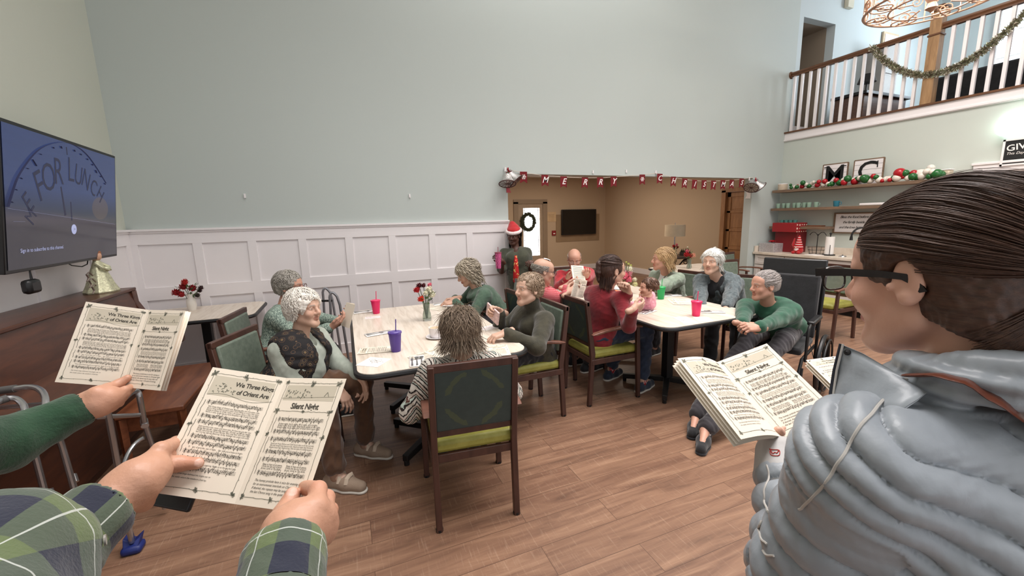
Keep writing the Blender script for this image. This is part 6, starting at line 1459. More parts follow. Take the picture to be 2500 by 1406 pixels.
lie_booklet('song sheet lying left of the purple tumbler',*Zp(920,847,TZ)[:2],-80,2,single=-1)
lie_booklet('open song booklet under the messy haired woman\'s right side, beyond her shoulder',*Zp(1190,858,TZ)[:2],14,2)
lie_booklet('open song booklet in front of the coffee cup, half hidden by the messy hair',*Zp(1064,866,TZ)[:2],-30,2)
card(Zp(1196,800,TZ),.16,.10,-20,'pink and white leaflet under the olive turtleneck woman\'s hand',M_PINKINK)
p=make_person('woman from behind with messy hair and zigzag sweater in the nearest chair',P(1124,812,2.22),10,-14,0,6,(.56,2.16,.55),wr=((.36,2.36,.665),(.80,2.36,.665)),hd=({'d':(.5,.8,-.1),'n':(0,0,-1)},{'d':(-.5,.8,-.1),'n':(0,0,-1)}),skin='fair',top=M_ZIG,pants=M_CHARC,shoes=M_BLK,collar='crew',tname='zigzag_sweater',shirt_fat=.025,elp=((-.6,-.5,-.8),(.5,-.5,-.8)),neckh=.165,gv=.009,folds=.004,bust=.03)
def messy(q,nn): return np.array([q[0]*5,-.5 if q[2]>.05 else -.15,-1.0 if q[2]<.09 else -.35])
hair('hair',p['hc'],p['R'],1,p['t'],H_BRGREY,'straight',.024,.12,2600,11,curl=.05,thick=.0013,low=-.075,flow=messy,h=.005,wild=.26)
p=make_person('woman in a dark olive turtleneck at the right of the middle table',P(1290,708,3.12),-104,6,-3,-96,(1.40,2.94,.56),wr=(P(1234,812,2.86),P(1222,762,3.18)),hd=({'d':(-1,.1,-.25),'n':(.1,0,-1),'curl':(32,36,40,44)},{'d':(-.85,-.1,.3),'n':(-.2,-.9,-.3),'curl':(52,56,60,60),'thumb':(.6,.6)}),skin='pale',top=M_OLIVE,pants=M_BLK,shoes=M_BLK,collar='turtle',tname='turtleneck_sweater',elp=((.3,-.7,-.7),(.3,.5,-.7)),gv=.009,shirt_fat=.012,hem=.16,hv=.0034)
hair('hair',p['hc'],p['R'],1,p['t'],H_BR2,'curly',.014,.06,480,13,curl=.005,thick=.0032,low=-.07,front=.03)
hand_c=P(1203,766,3.12)
o=MB().box(hand_c,(.012,.16,.11),M=Matrix.Rotation(.4,3,'X')@Matrix.Rotation(.25,3,'Z')).build('greeting_card',mat('card_pinks',(206,170,168),.7,var=.3,vs=60)); tag(o,'pink patterned card held by the woman in the olive turtleneck','card')
# ------------------------------------------------------------------ caregiver in the opening
p=make_person('standing person in olive scrubs, santa hat and red tie, holding a pink cup',P(1254,575,5.5),-140,-12,4,-158,(2.18,5.07,.92),wr=(P(1299,640,5.32),P(1226,637,5.25)),hd=({'d':(-.5,-.6,.1),'n':(-.2,.3,-1),'curl':(45,50,55,55)},{'d':(-.55,-.25,.5),'n':(-.5,.6,0),'curl':(45,48,50,52),'thumb':(.9,.2)}),skin='dark',brow=(20,16,16),fem=True,top=M_SCRUB,pants=M_SCRUB,shoes=M_BLK,collar='vneck',sleeve=.85,stand=True,hem=.22,tname='scrub_top',sw=.150,old=False,neckh=.20,elp=((.1,.2,-1),(-.1,.2,-1)))
hair('hair',p['hc'],p['R'],1,p['t'],H_BLACK,'straight',.008,.34,420,17,curl=.004,thick=.004,low=-.09,front=.0,ok=lambda q:q[1]<-.005,wild=.04)
c=p['hc'];R=p['R']
def T_(x,y,z): return c+R@np.array((x,y,z))
F=Field(); F.ell(T_(0,-.012,.078),(.090,.104,.052),R,.01); F.ell(T_(.02,-.05,.115),(.060,.065,.04),R,.04); F.chain([T_(.04,-.07,.14),T_(.09,-.10,.08)],[.04,.02],.03); F.plane(T_(0,0,.062),R@np.array([0,.1,-1.0]))
ht=mesh_np('santa_hat',realize(F,.006),M_REDF,p['t'])
F=Field()
F.chain([T_(math.cos(a)*.088,-.012+math.sin(a)*.104,.064-.012*math.sin(a)) for a in np.linspace(0,2*PI,21)],[.021]*21,.012); V,Q=realize(F,.006)[0]; V=V+vnormals(V,Q)*wobble(V,.002,160,2)[:,None]; mesh_np('fur_brim',[(V,Q)],M_WHF,ht)
MB().ball(T_(.10,-.11,.06),.028,14).build('pompom',M_WHF,ht)
f=p['fy']; k0=p['nb']+f*.150-UP*.055; mb=MB(); fx=p['fx']
def tie(pts):
    vs=[]
    for (dz,w,df) in pts: q=k0-UP*dz+f*df; vs+= [q-fx*w,q+f*.012,q+fx*w]
    mb.add(vs,[(3*i,3*i+1,3*i+4,3*i+3) for i in range(len(pts)-1)]+[(3*i+1,3*i+2,3*i+5,3*i+4) for i in range(len(pts)-1)])
tie([(.0,.022,.012),(.035,.016,.034),(.045,.024,.042),(.12,.030,.058),(.24,.040,.060),(.34,.045,.050),(.39,.006,.048)])
tm=pattern('festive_tie_print',lambda a:a.mix(a.math('GREATER_THAN',a.noise(a.coord(),38,2),.60),lin((196,30,34)),lin((236,196,120)))); mb.build('tie',tm,p['t'],solid=.004)
q=k0-fx*.075-UP*.02+f*.0; MB().cyl(q,q+f*.006,.022,n=20).build('badge_reel',mat('badge_pink',(226,190,190),.4),p['t']); MB().cyl(q-UP*.11+f*.012,q-UP*.11+f*.018,.026,n=20).tube([q,q-UP*.11+f*.012],.003,5).build('name_badge',mat('badge_dark',(60,58,40),.4),p['t'])
t=thing('travel_tumbler','pink patterned tumbler with straw held by the standing caregiver','cup',P(1216,655,5.2)); b=P(1217,655,5.18); 
def swirl(a): v=a.n('ShaderNodeTexWave'); a.l(a.coord('Object',(14,14,14)),v.inputs['Vector']); v.inputs['Distortion'].default_value=9; v.inputs['Scale'].default_value=1.4; return a.mix(a.math('GREATER_THAN',v.outputs['Fac'],.6),lin((226,110,160)),lin((150,40,96)))
MB().lathe([(0,0),(.032,0),(.042,.19),(0,.19)],b,24).build('body',pattern('pink_swirl',swirl,.4,0),t); MB().cyl(b+[0,0,.19],b+[0,0,.205],.044,n=24).build('lid',mat('lid_mauve',(150,70,90),.4),t); MB().cyl(b+[0,0,.2],b+[.0,0,.27],.004,n=8).build('straw',mat('lid_mauve',(150,70,90),.4),t)
# ------------------------------------------------------------------ people at the right table
def bald_ok(q): return q[2]<.055 and (q[1]<.03)
p=make_person('bald man in glasses and pink plaid shirt with a white head patch',P(1326,662,3.86),98,-14,0,84,(1.80,3.55,.56),wr=(P(1386,716,3.70),P(1380,700,3.95)),hd=({'d':(.8,.1,.35),'n':(0,-.4,.8)},{'d':(.9,-.1,.2),'n':(0,.6,.7)}),skin='fair',fem=False,bust=0,top=M_PINKPL,pants=M_CHARC,shoes=M_BLK,collar='crew',tname='plaid_shirt',shirt_fat=.02,fat=.03,elp=((0,.4,-1),(0,-.5,-1)))
hair('hair',p['hc'],p['R'],1,p['t'],H_GREY,'back',.006,.05,800,19,curl=.01,thick=.0018,cap=False,ok=bald_ok); glasses(p)
c=p['hc'];R=p['R']; F=Field(); F.ell(T_(0,.00,.0365),(.0765,.0985,.0845),R,.01); F.plane(T_(0,0,.098),-UP*1.0); V,Q=realize(F,.005)[0]; L_=((V-c)@R); k=np.all([np.abs(L_[Q].mean(1)[:,0]+.0)<.030,np.abs(L_[Q].mean(1)[:,1]-.02)<.045,L_[Q].mean(1)[:,2]>.09],0); mesh_np('adhesive_bandage',[(V+vnormals(V,Q)*.004,Q[k])],M_WPAPER,p['t'])
ST=P(1418,682,3.72); booklet('song booklet held by the man in the pink plaid shirt',ST,P(1397,724,3.62)-ST+np.array([0,-.02,-.10]),P(1397,676,3.58)-ST,P(1442,686,3.84)-ST,1,W_=.11,H_=.18)
p=make_person('bald man in a bright red shirt reading at the far table end',P(1402,632,5.05),-152,-22,0,-168,(2.84,4.66,.56),wr=(P(1432,676,4.72),P(1384,680,4.72)),hd=({'d':(-.4,-.5,.5),'n':(0,.3,1),'curl':(50,55,55,55),'s':.9},{'d':(.4,-.5,.5),'n':(0,.3,1),'curl':(50,55,55,55),'s':.9}),skin='ruddy',fem=False,bust=0,top=M_REDS,pants=M_CHARC,shoes=M_BLK,collar='crew',tname='red_shirt',shirt_fat=.02,sw=.19)
hair('hair',p['hc'],p['R'],1,p['t'],H_WHITE,'back',.004,.03,260,23,curl=.01,thick=.003,cap=False,ok=bald_ok); glasses(p,tone=(150,140,130),thin=.0016)
c=P(1412,668,4.66); o=MB().box(c,(.16,.002,.20),M=Matrix.Rotation(-.5,3,'X')@Matrix.Rotation(.12,3,'Y')).build('song_sheet',M_PAPER); mb=MB(); 
tag(o,'printed white sheet held by the man in the bright red shirt','sheet')
RM=Matrix.Rotation(-.5,3,'X')@Matrix.Rotation(.12,3,'Y')
for k in range(9): mb.box(Vector(c)+RM@Vector((0,-.002,.08-.018*k)),(.12,.001,.004),M=RM)
mb.build('print',M_SKETCH,o,smooth=False)
p=make_person('woman with brown ponytail in a maroon sweater, her fist at her mouth',P(1496,662,3.5),98,-4,0,78,(2.02,3.04,.56),feet=((2.33,3.22,.10),(2.42,2.86,.10)),knees=((2.46,3.14,.55),(2.50,2.92,.55)),wr=(P(1534,716,3.35),P(1545,756,3.05)),hd=({'d':(-.35,0,1),'n':(-.9,-.2,-.1),'curl':(75,80,80,80)},{'d':(.85,.1,.12),'n':(-.3,.9,.2),'curl':(30,32,34,36)}),skin='fair',brow=(70,50,40),top=M_MAROON,pants=M_JEAN,shoes=M_NAVYSH,socks=M_SOCKR,collar='crew',tname='maroon_sweater',old=False,foot_head=70,gv=.007,elp=((.3,.2,-1),(0,-.3,-1)),hv=.0038,shirt_fat=.006)
def pony(q,nn): return np.array([0,-1,.15]) if q[2]>.055 else np.array([q[0]*2,-.55 if q[1]>-.03 else -.05,-1.])
hair('hair',p['hc'],p['R'],1,p['t'],H_BROWN,'straight',.010,.17,1100,29,curl=.012,thick=.0022,low=-.095,flow=pony,front=.06,ear=True,wild=.06)
c=p['hc'];R=p['R']; F=Field(); F.chain([T_(0,-.105,.075),T_(.0,-.128,.06),T_(0,-.135,-.01),T_(0,-.125,-.09)],[.018,.026,.026,.012],.02); V,Q=realize(F,.005)[0]; V=V+vnormals(V,Q)*wobble(V,.003,120,4)[:,None]; mesh_np('ponytail',[(V,Q)],H_BROWN,p['t']); MB().tube([T_(math.cos(a)*.024,-.112,.070+math.sin(a)*.024) for a in np.linspace(0,2*PI,15)[:-1]],.006,6,True).build('hair_tie',M_WHT,p['t'])
p=make_person('woman with a blonde bob in a sage fleece jacket at the right table',P(1617,634,4.6),-62,0,0,-96,(3.62,3.76,.56),wr=(P(1590,705,4.25),P(1612,700,4.5)),hd=({'d':(-1,-.2,-.1),'n':(0,0,-1)},{'d':(-1,-.1,-.1),'n':(0,0,-1)}),skin='ruddy',brow=(120,96,70),top=M_WHT,pants=M_CHARC,shoes=M_BLK,collar='crew',tname='white_top',gv=.006); jacket(p,M_SAGEJ)
def bob(q,nn):
    if q[1]>.03 and q[2]<.06: return np.array([np.sign(q[0])*1.0,-1.0,-.5])
    return np.array([q[0]*4,-.35,-1.]) if q[2]<.08 else np.array([q[0]*9,-.6+q[1]*4,-.2])
hair('hair',p['hc'],p['R'],1,p['t'],H_BLOND,'straight',.016,.13,700,31,curl=.02,thick=.003,low=-.085,flow=bob,front=.045)
p=make_person('woman with a white bob in a slate fleece jacket over a black top',P(1738,640,4.12),-112,2,0,-122,(3.80,3.10,.56),wr=(P(1772,752,3.75),P(1712,748,3.9)),hd=({'d':(-.6,-.6,-.3),'n':(0,0,-1)},{'d':(-.6,-.4,-.3),'n':(0,0,-1)}),skin='pale',top=M_BLK,pants=M_BLK,shoes=M_BLK,collar='open',tname='black_top',gv=.006,shirt_fat=.01); jacket(p,M_GREYF,open_=.075,g=.034)
def fr(q,nn):
    if q[1]>.045 and q[2]<.075: return np.array([np.sign(q[0])*1.0,-.4,-.5])
    return np.array([q[0]*6,.9 if q[1]>.0 else -.6,-.3]) if q[2]>.085 else np.array([q[0]*5,-.12 if q[1]<.05 else .15,-1.])
hair('hair',p['hc'],p['R'],1,p['t'],H_WHBOB,'straight',.018,.095,1000,37,curl=.015,thick=.0028,low=-.09,flow=fr,front=.062,wild=.14)
# ------------------------------------------------------------------ wheelchair and its rider
wc=np.array([3.46,2.36,0]); t=thing('wheelchair','black wheelchair with tall padded back at the near right table corner','wheelchair',wc,-112); FRW=FR[t]
def WL(x,y,z): v=FRW@Vector((x,y,z)); return np.array(v)
def wbox(name,c,d,m,bev=.01,tilt=0):
    M_=FRW.to_3x3()@Matrix.Rotation(tilt,3,'X'); MB().box(WL(*c),d,M=M_).build(name,m,t,bevel=bev)
wbox('seat',(0,0,.47),(.46,.46,.06),M_BLKFAB,.02); wbox('backrest',(0,-.28,.76),(.46,.06,.56),M_BLKFAB,.02,.16); wbox('headrest_panel',(0,-.375,.86),(.50,.03,.62),M_LEATHER,.012,.16)
for s in(-1,1):
    MB().tube([WL(s*.25,-.26,.30),WL(s*.25,-.26,.50),WL(s*.25,-.36,1.02),WL(s*.25,-.42,1.04)],.0125,8).build('back_post',M_BLACK,t)
    wbox('armrest',(s*.26,-.02,.70),(.055,.32,.035),M_BLKPL,.012)
    MB().tube([WL(s*.26,-.20,.69),WL(s*.26,-.20,.40)],.011,8).build('arm_strut',M_BLACK,t); MB().tube(arcpts(WL(s*.26,.14,.69),WL(s*.26,.22,.69),WL(s*.26,.22,.60))+[WL(s*.26,.22,.40)],.011,8).build('arm_frame',M_BLACK,t)
    MB().tube([WL(s*.24,-.25,.42),WL(s*.24,.24,.42),WL(s*.24,.27,.38),WL(s*.23,.40,.14)],.0125,8).build('side_frame',M_BLACK,t)
    MB().box(WL(s*.13,.46,.12),(.15,.17,.012),M=FRW.to_3x3()).build('footplate',M_BLKPL,t)
    o=MB().tube([WL(s*.31,-.22+math.cos(a)*.25,.27+math.sin(a)*.25) for a in np.linspace(0,2*PI,37)[:-1]],.018,8,True).build('wheel',M_BLKPL,t)
    MB().tube([WL(s*.345,-.22+math.cos(a)*.225,.27+math.sin(a)*.225) for a in np.linspace(0,2*PI,37)[:-1]],.008,8,True).build('hand_rim',M_BLACK,o)
    mb=MB(); mb.cyl(WL(s*.26,-.22,.27),WL(s*.34,-.22,.27),.03)
    for a in np.linspace(0,2*PI,9)[:-1]: mb.tube([WL(s*.31,-.22,.27),WL(s*.31,-.22+math.cos(a)*.24,.27+math.sin(a)*.24)],.009,6)
    mb.build('spokes',M_BLACK,o)
    q=WL(s*.25,.30,.10); fork=MB().tube([WL(s*.25,.28,.36),WL(s*.25,.30,.22)],.014,8).build('caster_fork',M_BLACK,t)
    MB().tube([WL(s*.25,.30+math.cos(a)*.083,.10+math.sin(a)*.083) for a in np.linspace(0,2*PI,25)[:-1]],.017,8,True).cyl(WL(s*.23,.30,.10),WL(s*.27,.30,.10),.02).tube([WL(s*.25,.30,.183),WL(s*.25,.30,.017)],.009,6).tube([WL(s*.25,.217,.10),WL(s*.25,.383,.10)],.009,6).build('caster_wheel',M_BLKPL,t)
ppel=WL(0,-.06,.58); hf=-112; f_=R3(hf)[:,1]; r_=R3(hf)[:,0]
f1,f2=foot(1722,1048,.10),foot(1700,1015,.10)
p=make_person('person in a forest green sweatshirt seated in the wheelchair with clasped hands',P(1866,698,3.40),-72,-2,0,-116,ppel,feet=(f1,f2),knees=(ppel+f_*.44-r_*.13-UP*.0,ppel+f_*.44+r_*.10),wr=(P(1852,800,3.02),P(1812,790,3.12)),hd=({'d':(-.75,.2,.1),'n':(.2,.5,-.7),'curl':(45,48,50,52)},{'d':(.75,-.6,-.1),'n':(-.3,.4,-.8),'curl':(45,48,50,52)}),skin='ruddy',fem=False,bust=0,top=M_FOREST,pants=M_CHARC,shoes=M_BLKFAB,socks=M_WHT,collar='crew',tname='sweatshirt',shirt_fat=.025,folds=.005,gv=.010,foot_head=-125,hem=.06,hv=.0036,elp=((.25,-.35,-1),(-.1,.3,-1)),sw=.165,arm=.25,plen=.97,sole=M_BLK)
def comb(q,nn): return np.array([.25,-1,.10 if q[2]>.03 else -.5])
hair('hair',p['hc'],p['R'],1,p['t'],H_STEEL,'straight',.008,.06,800,41,curl=.006,thick=.0024,low=-.055,flow=comb,front=.05)
c=p['chest']+p['fy']*.185-UP*.035; e1=-p['fx']*-1; mb=MB(); e1=-p['fx']; put_text(mb,'P     L O',c,np.array(-e1)*1.0,UP,.055,.004); 
mbk=MB()
put_text(mbk,'POLO',c,p['fx']*-1.0,UP,.06,.004); V_=mbk
mb=None
mbk.build('chest_lettering',M_BLK,p['t'],smooth=False)
mb=MB(); mb.tube([Zp(1967,790,.5),Zp(1975,830,.35),Zp(1988,880,.2),Zp(2003,930,.02),Zp(1985,960,.02)],.004,6); tag(mb.build('power_cord',M_BLKPL),'black cord trailing to the floor behind the wheelchair','cord')
# ------------------------------------------------------------------ the baby doll
dc=Zp(1583,755,.752); dl=P(1583,703,3.25); t=thing('baby_doll','baby doll with brown hair in a pink outfit sitting on the right table','doll',dc,-70)
R=R3(-68,0,0); c=dl; F=Field(); head_prims(F,c,R,.62,True,old=False,fat=.006); b=np.array([dc[0],dc[1],.752]); bx_=R3(-60)[:,0]; bf=R3(-60)[:,1]
F.cone(c-UP*.05,b+UP*.14,.025,.03,.02); F.ell(b+UP*.10,(.05,.045,.06),None,.03)
mesh_np('body',realize(F,.005,[(c-.085,c+.085,.003)]),attrmat('skin_doll',.4,.05,150),t,head_color(c,R,.62,(226,170,146),(130,90,60)))
M_DPINK=fabric('doll_pink_suit',(206,130,146),(226,164,174)); F=Field(); F.ell(b+UP*.10,(.062,.056,.08),None,.03); F.ell(b+UP*.045,(.065,.06,.045),None,.03)
for q in(-1,1): F.chain([b+bx_*q*.05+UP*.15,b+bx_*q*.085+bf*.03+UP*.09,b+bx_*q*.07+bf*.09+UP*.06],[.026,.024,.018],.02); F.chain([b+bx_*q*.035+UP*.035,b+bx_*q*.06+bf*.13+UP*.035],[.034,.024],.02)
V,Q=realize(F,.005)[0]; V=V+vnormals(V,Q)*wobble(V,.003,60,4,True)[:,None]; V[:,2]=np.maximum(V[:,2],.7525); mesh_np('romper',[(V,Q)],M_DPINK,t)
F=Field()
for q in(-1,1): e=b+bx_*q*.068+bf*.105+UP*.055; F.ell(e,(.016,.016,.013),None,.01)
mesh_np('hand',realize(F,.004),mat('doll_skin2',(222,166,142),.5),t)
hair('hair',c,R,.62,t,hairmat('doll_brown_hair',(78,52,38),(120,84,62)),'curly',.014,.05,260,43,curl=.008,thick=.004,low=-.04,h=.005)
lie_booklet('song booklet lying on the right table between the green and pink tumblers',*Zp(1664,737,TZ)[:2],-60,1)
# ------------------------------------------------------------------ the people nearest the camera
def surf_pick(V,N_,x,y,rad=7):
    d=(V-C0)@CF; X=1250+FPX*((V-C0)@CR)/d; Y=703-FPX*((V-C0)@CU)/d; fac=((C0-V)*N_).sum(1)>0
    r=np.hypot(X-x,Y-y); m=(r<rad)&fac&(d>.05)
    if not m.any(): m=(r<rad*4)&fac&(d>.05)
    if not m.any(): k=int(np.argmin(np.where(d>.05,r,1e9))); return V[k],N_[k]
    k=np.argmin(np.where(m,d+r*.002,9)); return V[k],N_[k]
def on_surface(V,N_,pts,off=.001,sub=6):
    out=[]
    for a,b in zip(pts[:-1],pts[1:]):
        for i in range(sub): u=i/sub; q,n=surf_pick(V,N_,a[0]+(b[0]-a[0])*u,a[1]+(b[1]-a[1])*u); out.append(q+n*off)
    out=np.array(out); 
    for _ in range(2): out[1:-1]=out[1:-1]*.5+.25*(out[:-2]+out[2:])
    return out
def pdep(x,y,A,B,Cc):
    n=np.cross(np.array(B)-A,np.array(Cc)-A); r=ray(x,y); return float(np.dot(np.array(A)-C0,n)/np.dot(r,n))
def bare(label,loc,fields,skin,head=0,h=.0022,box=None,cf=None):
    t=thing('person',label,'person',loc,head); return t
def nails(fn,ns,tips):
    def g(V):
        C_=fn(V)
        for q in tips:
            w=np.exp(-(np.linalg.norm(V-q,axis=1)/.016)**2)[:,None]*.45; C_=C_*(1-w)+C_*np.array([1.06,.74,.68])*w
        for q in ns:
            w=(np.linalg.norm(V-q,axis=1)<.0085)[:,None]*.6; C_=C_*(1-w)+np.array(lin((236,196,180))[:3])*w
        return C_
    return g
# ---- woman in the puffer jacket, right foreground
hc=np.array([.795,.314,1.499]); R=R3(3.9,-8.6,.7); c=hc
t=thing('person','woman with black glasses in a quilted grey puffer jacket, right foreground','person',(.83,.22,0),4)
nb=np.array([.80,.245,1.335]); shL=np.array([.625,.285,1.265]); shR=np.array([.985,.235,1.265]); wL=P(1903,1100,.870); elL=P(1945,1420,.700); wR=P(2010,1100,.93); elR=np.array([1.09,.40,1.0])
B=Field(); head_prims(B,hc,R,1.0,True,old=False); B.cone(hc+R@np.array([0,-.036,-.045]),nb-UP*.02,.047,.054,.02)
for q in (-1,1):
    T0=lambda x,y,z: hc+R@np.array((q*x,y,z))
    B.ell(T0(.0905,.004,-.008),(.0085,.0070,.0095),R,.003,'s'); B.chain([T0(.0885,.008,.004),T0(.0900,.006,.018),T0(.0905,-.006,.025),T0(.0905,-.017,.016),T0(.0895,-.019,.000),T0(.088,-.015,-.012)],[.0028]*6,.003,'s'); B.ell(T0(.083,.012,-.006),(.004,.004,.006),R,.004)
B.ell(nb-UP*.22,(.14,.095,.2),None,.05); B.ell(nb-UP*.40,(.155,.11,.14),None,.05); B.cone(shL,shR,.045,.045,.04)
B.chain([shL,elL,wL],[.044,.036,.026],.02); B.chain([shR,elR,wR],[.044,.036,.026],.02)
for q in (-1,1): B.chain([nb+np.array([q*.09,-.02,-.45]),nb+np.array([q*.09,-.02,-.88]),nb+np.array([q*.09,-.02,-1.25])],[.07,.05,.04],.04); B.cone(nb+np.array([q*.09,-.02,-1.28]),nb+np.array([q*.09,.12,-1.31]),.03,.024,.02)
A1,A2,A3=(.702,.709,1.265),(.838,.716,1.232),(.822,.527,1.129)
palm=P(1890,1078,.885); 
for i,(mx,my,tx,ty) in enumerate(((1866,1070,1838,1052),(1872,1080,1842,1066),(1880,1090,1848,1080),(1890,1098,1858,1092))):
    m_=P(mx,my,.905); B.cone(wL,m_,.016,.012,.012); e_=P((mx+tx)/2,(my+ty)/2-3,.935); B.chain([m_,e_,P(tx+14,ty-6,.955)],[.0105,.009,.0078],.004)
B.chain([P(1925,1092,.875),P(1915,1068,.885),P(1900,1050,pdep(1900,1050,A1,A2,A3)-.010)],[.015,.0105,.0085],.006)
for (a,b,c_,dd) in ((1,1985,1085,.0),(2,1990,1100,.012)):
    B.chain([P(b,c_,.905+dd),P(1950,1070+8*a,.902+dd),P(1912 if a==1 else 1925,1048 if a==1 else 1062,.884+dd)],[.0115,.010,.0085],.004)
B.chain([wR,P(1988,1092,.91)],[.026,.024],.01)
sk=(214,166,144); boxes=[(hc-.14,hc+.14,.0021),(P(1900,1075,.89)-.085,P(1900,1075,.89)+.085,.0022),(P(1985,1090,.91)-.05,P(1985,1090,.91)+.05,.0025)]
bf=head_color(hc,R,1.0,sk,(84,58,44),lip=(176,110,100))
mesh_np('body',realize(B,.009,boxes),attrmat('skin_young',.45,.12,160),t,bf)
MB().ball(P(2262,822,(hc-C0)@CF-.055),.0001,6).build('mole',M_BENCH,t) if False else None
# jacket: one puffed shell
G=Field(); G.ell(nb-UP*.20-np.array([0,.01,0]),(.195,.150,.20),None,.07); G.ell(nb-UP*.42,(.205,.165,.20),None,.07); G.ell(nb-UP*.60,(.21,.17,.14),None,.06); G.cone(shL+UP*.0,shR,.082,.082,.06)
G.chain([shL,elL,wL+nv(elL-wL)*.045],[.082,.070,.046],.03); G.chain([shR,elR,wR+nv(elR-wR)*.045],[.088,.078,.052],.03)
cc=nb+np.array([0,.005,.035])
G.chain([cc+np.array([math.sin(a)*.088,math.cos(a)*.080,.012-.02*math.cos(a)]) for a in np.radians(np.linspace(48,312,18))],[.026]*18,.02)
G.ell(cc+UP*.05,(.064,.058,.08),None,.01,'s'); G.cone(cc+np.array([0,.12,.05]),nb+np.array([0,.22,-.35]),.035,.02,.01,'s')
pt=realize(G,.0038,rl=2); V,Q=pt[0]; Nn=vnormals(V,Q)
def segdist(V,a,b):
    ab=b-a; tt=np.clip(((V-a)@ab)/(ab@ab),0,1); return np.linalg.norm(V-(a+tt[:,None]*ab),axis=1),tt*np.linalg.norm(ab)
dU,tU=segdist(V,shL+(elL-shL)*.25,elL); dF,tF=segdist(V,elL,wL); dU2,_=segdist(V,shR,elR); dF2,tF2=segdist(V,elR,wR)
torso=np.minimum.reduce([dU-.082,dF-.065,dU2-.082,dF2-.065])>.012
ax=V[:,2]-.62*(V[:,1]-nb[1])+.1*V[:,0]; tt_=V[:,1]*.85+V[:,2]*.52
s1=ax/.041; s2=np.where(dF<dU,tF/.052,tU/.060+.3); s_=np.where(torso,s1,s2)
s_=s_+.06*np.sin(V@np.array([31,17,23]))+.04*np.sin(V@np.array([-60,44,20]))
ph=s_-np.floor(s_); puff=np.power(np.clip(np.sin(PI*ph),0,1),.45)
collar=np.linalg.norm(V-cc,axis=1)<.125
puff=np.where(collar&(V[:,2]>nb[2]+.005),.8+.2*np.sin(V[:,2]*240),puff)
r_=np.random.default_rng(5); wr=wobble(V,.0022,38,5,True)*(1.3-puff)+wobble(V,.0010,90,8)
tt_=np.where(torso,tt_,V[:,0]*.8+V[:,1]*.5); edge_w=np.sin(tt_*420+2.5*np.sin(V@np.array([30,50,20]))+1.5*np.sin(ax*40))*.0016*np.clip(1.15-puff,0,1)*np.clip(.6+.6*np.sin(tt_*37+ax*20),0,1)
V=V+Nn*(.0190*(puff-.75)+wr+edge_w)[:,None]; Nn=vnormals(V,Q)
a=N('grey_quilted_nylon'); v_=a.coord(); a.col(a.mix(a.noise(v_,5,3),lin((138,145,152)),lin((156,162,168)))); a.set(.38); a.b.inputs['Sheen Weight'].default_value=.1
wn=a.noise(a.coord('Object',(1,1,1)),30,4,.55,.2); a.bump(wn,.22,.006); M_PUFF=a.m
M_PIPE=mat('pale_piping',(186,182,176),.5); M_NAVYL=mat('navy_lining',(28,32,44),.7)
jk=mesh_np('puffer_jacket',[(V,Q)],M_PUFF,t)
for pts in ([(2218,922),(2170,960),(2125,1010),(2090,1060),(2045,1130),(2010,1185),(1965,1235),(1950,1245)],[(1872,1135),(1878,1165),(1866,1195),(1866,1225),(1872,1255)],[(1855,1270),(1848,1290),(1858,1315),(1874,1332)],[(1858,1345),(1872,1356),(1896,1358)]):
    MB().tube(on_surface(V,Nn,pts,.0012),.0019,6).build('piping',M_PIPE,jk)
# folded cuff with its small red embroidered emblem
d_=nv(elL-wL); F=Field(); q0=wL+d_*.012; F.cone(q0,q0+d_*.045,.046,.052,.004); F.cone(q0-d_*.03,q0+d_*.03,.036,.036,.004,'s'); Vc,Qc=realize(F,.003)[0]; Nc=vnormals(Vc,Qc)
cf=mesh_np('cuff',[(Vc,Qc)],mat('pale_cuff_nylon',(176,174,172),.5,bump=.2,bs=30),t)
M_EMB=mat('red_embroidery',(180,50,44),.8); mb=MB()
for L_ in ([(1880,1097),(1903,1097),(1904,1112),(1881,1112),(1880,1097)],[(1879,1095),(1886,1108),(1891,1102),(1896,1108),(1905,1095)]): mb.tube(on_surface(Vc,Nc,L_,.0012,4),.0008,5)
mb.build('emblem',M_EMB,cf)
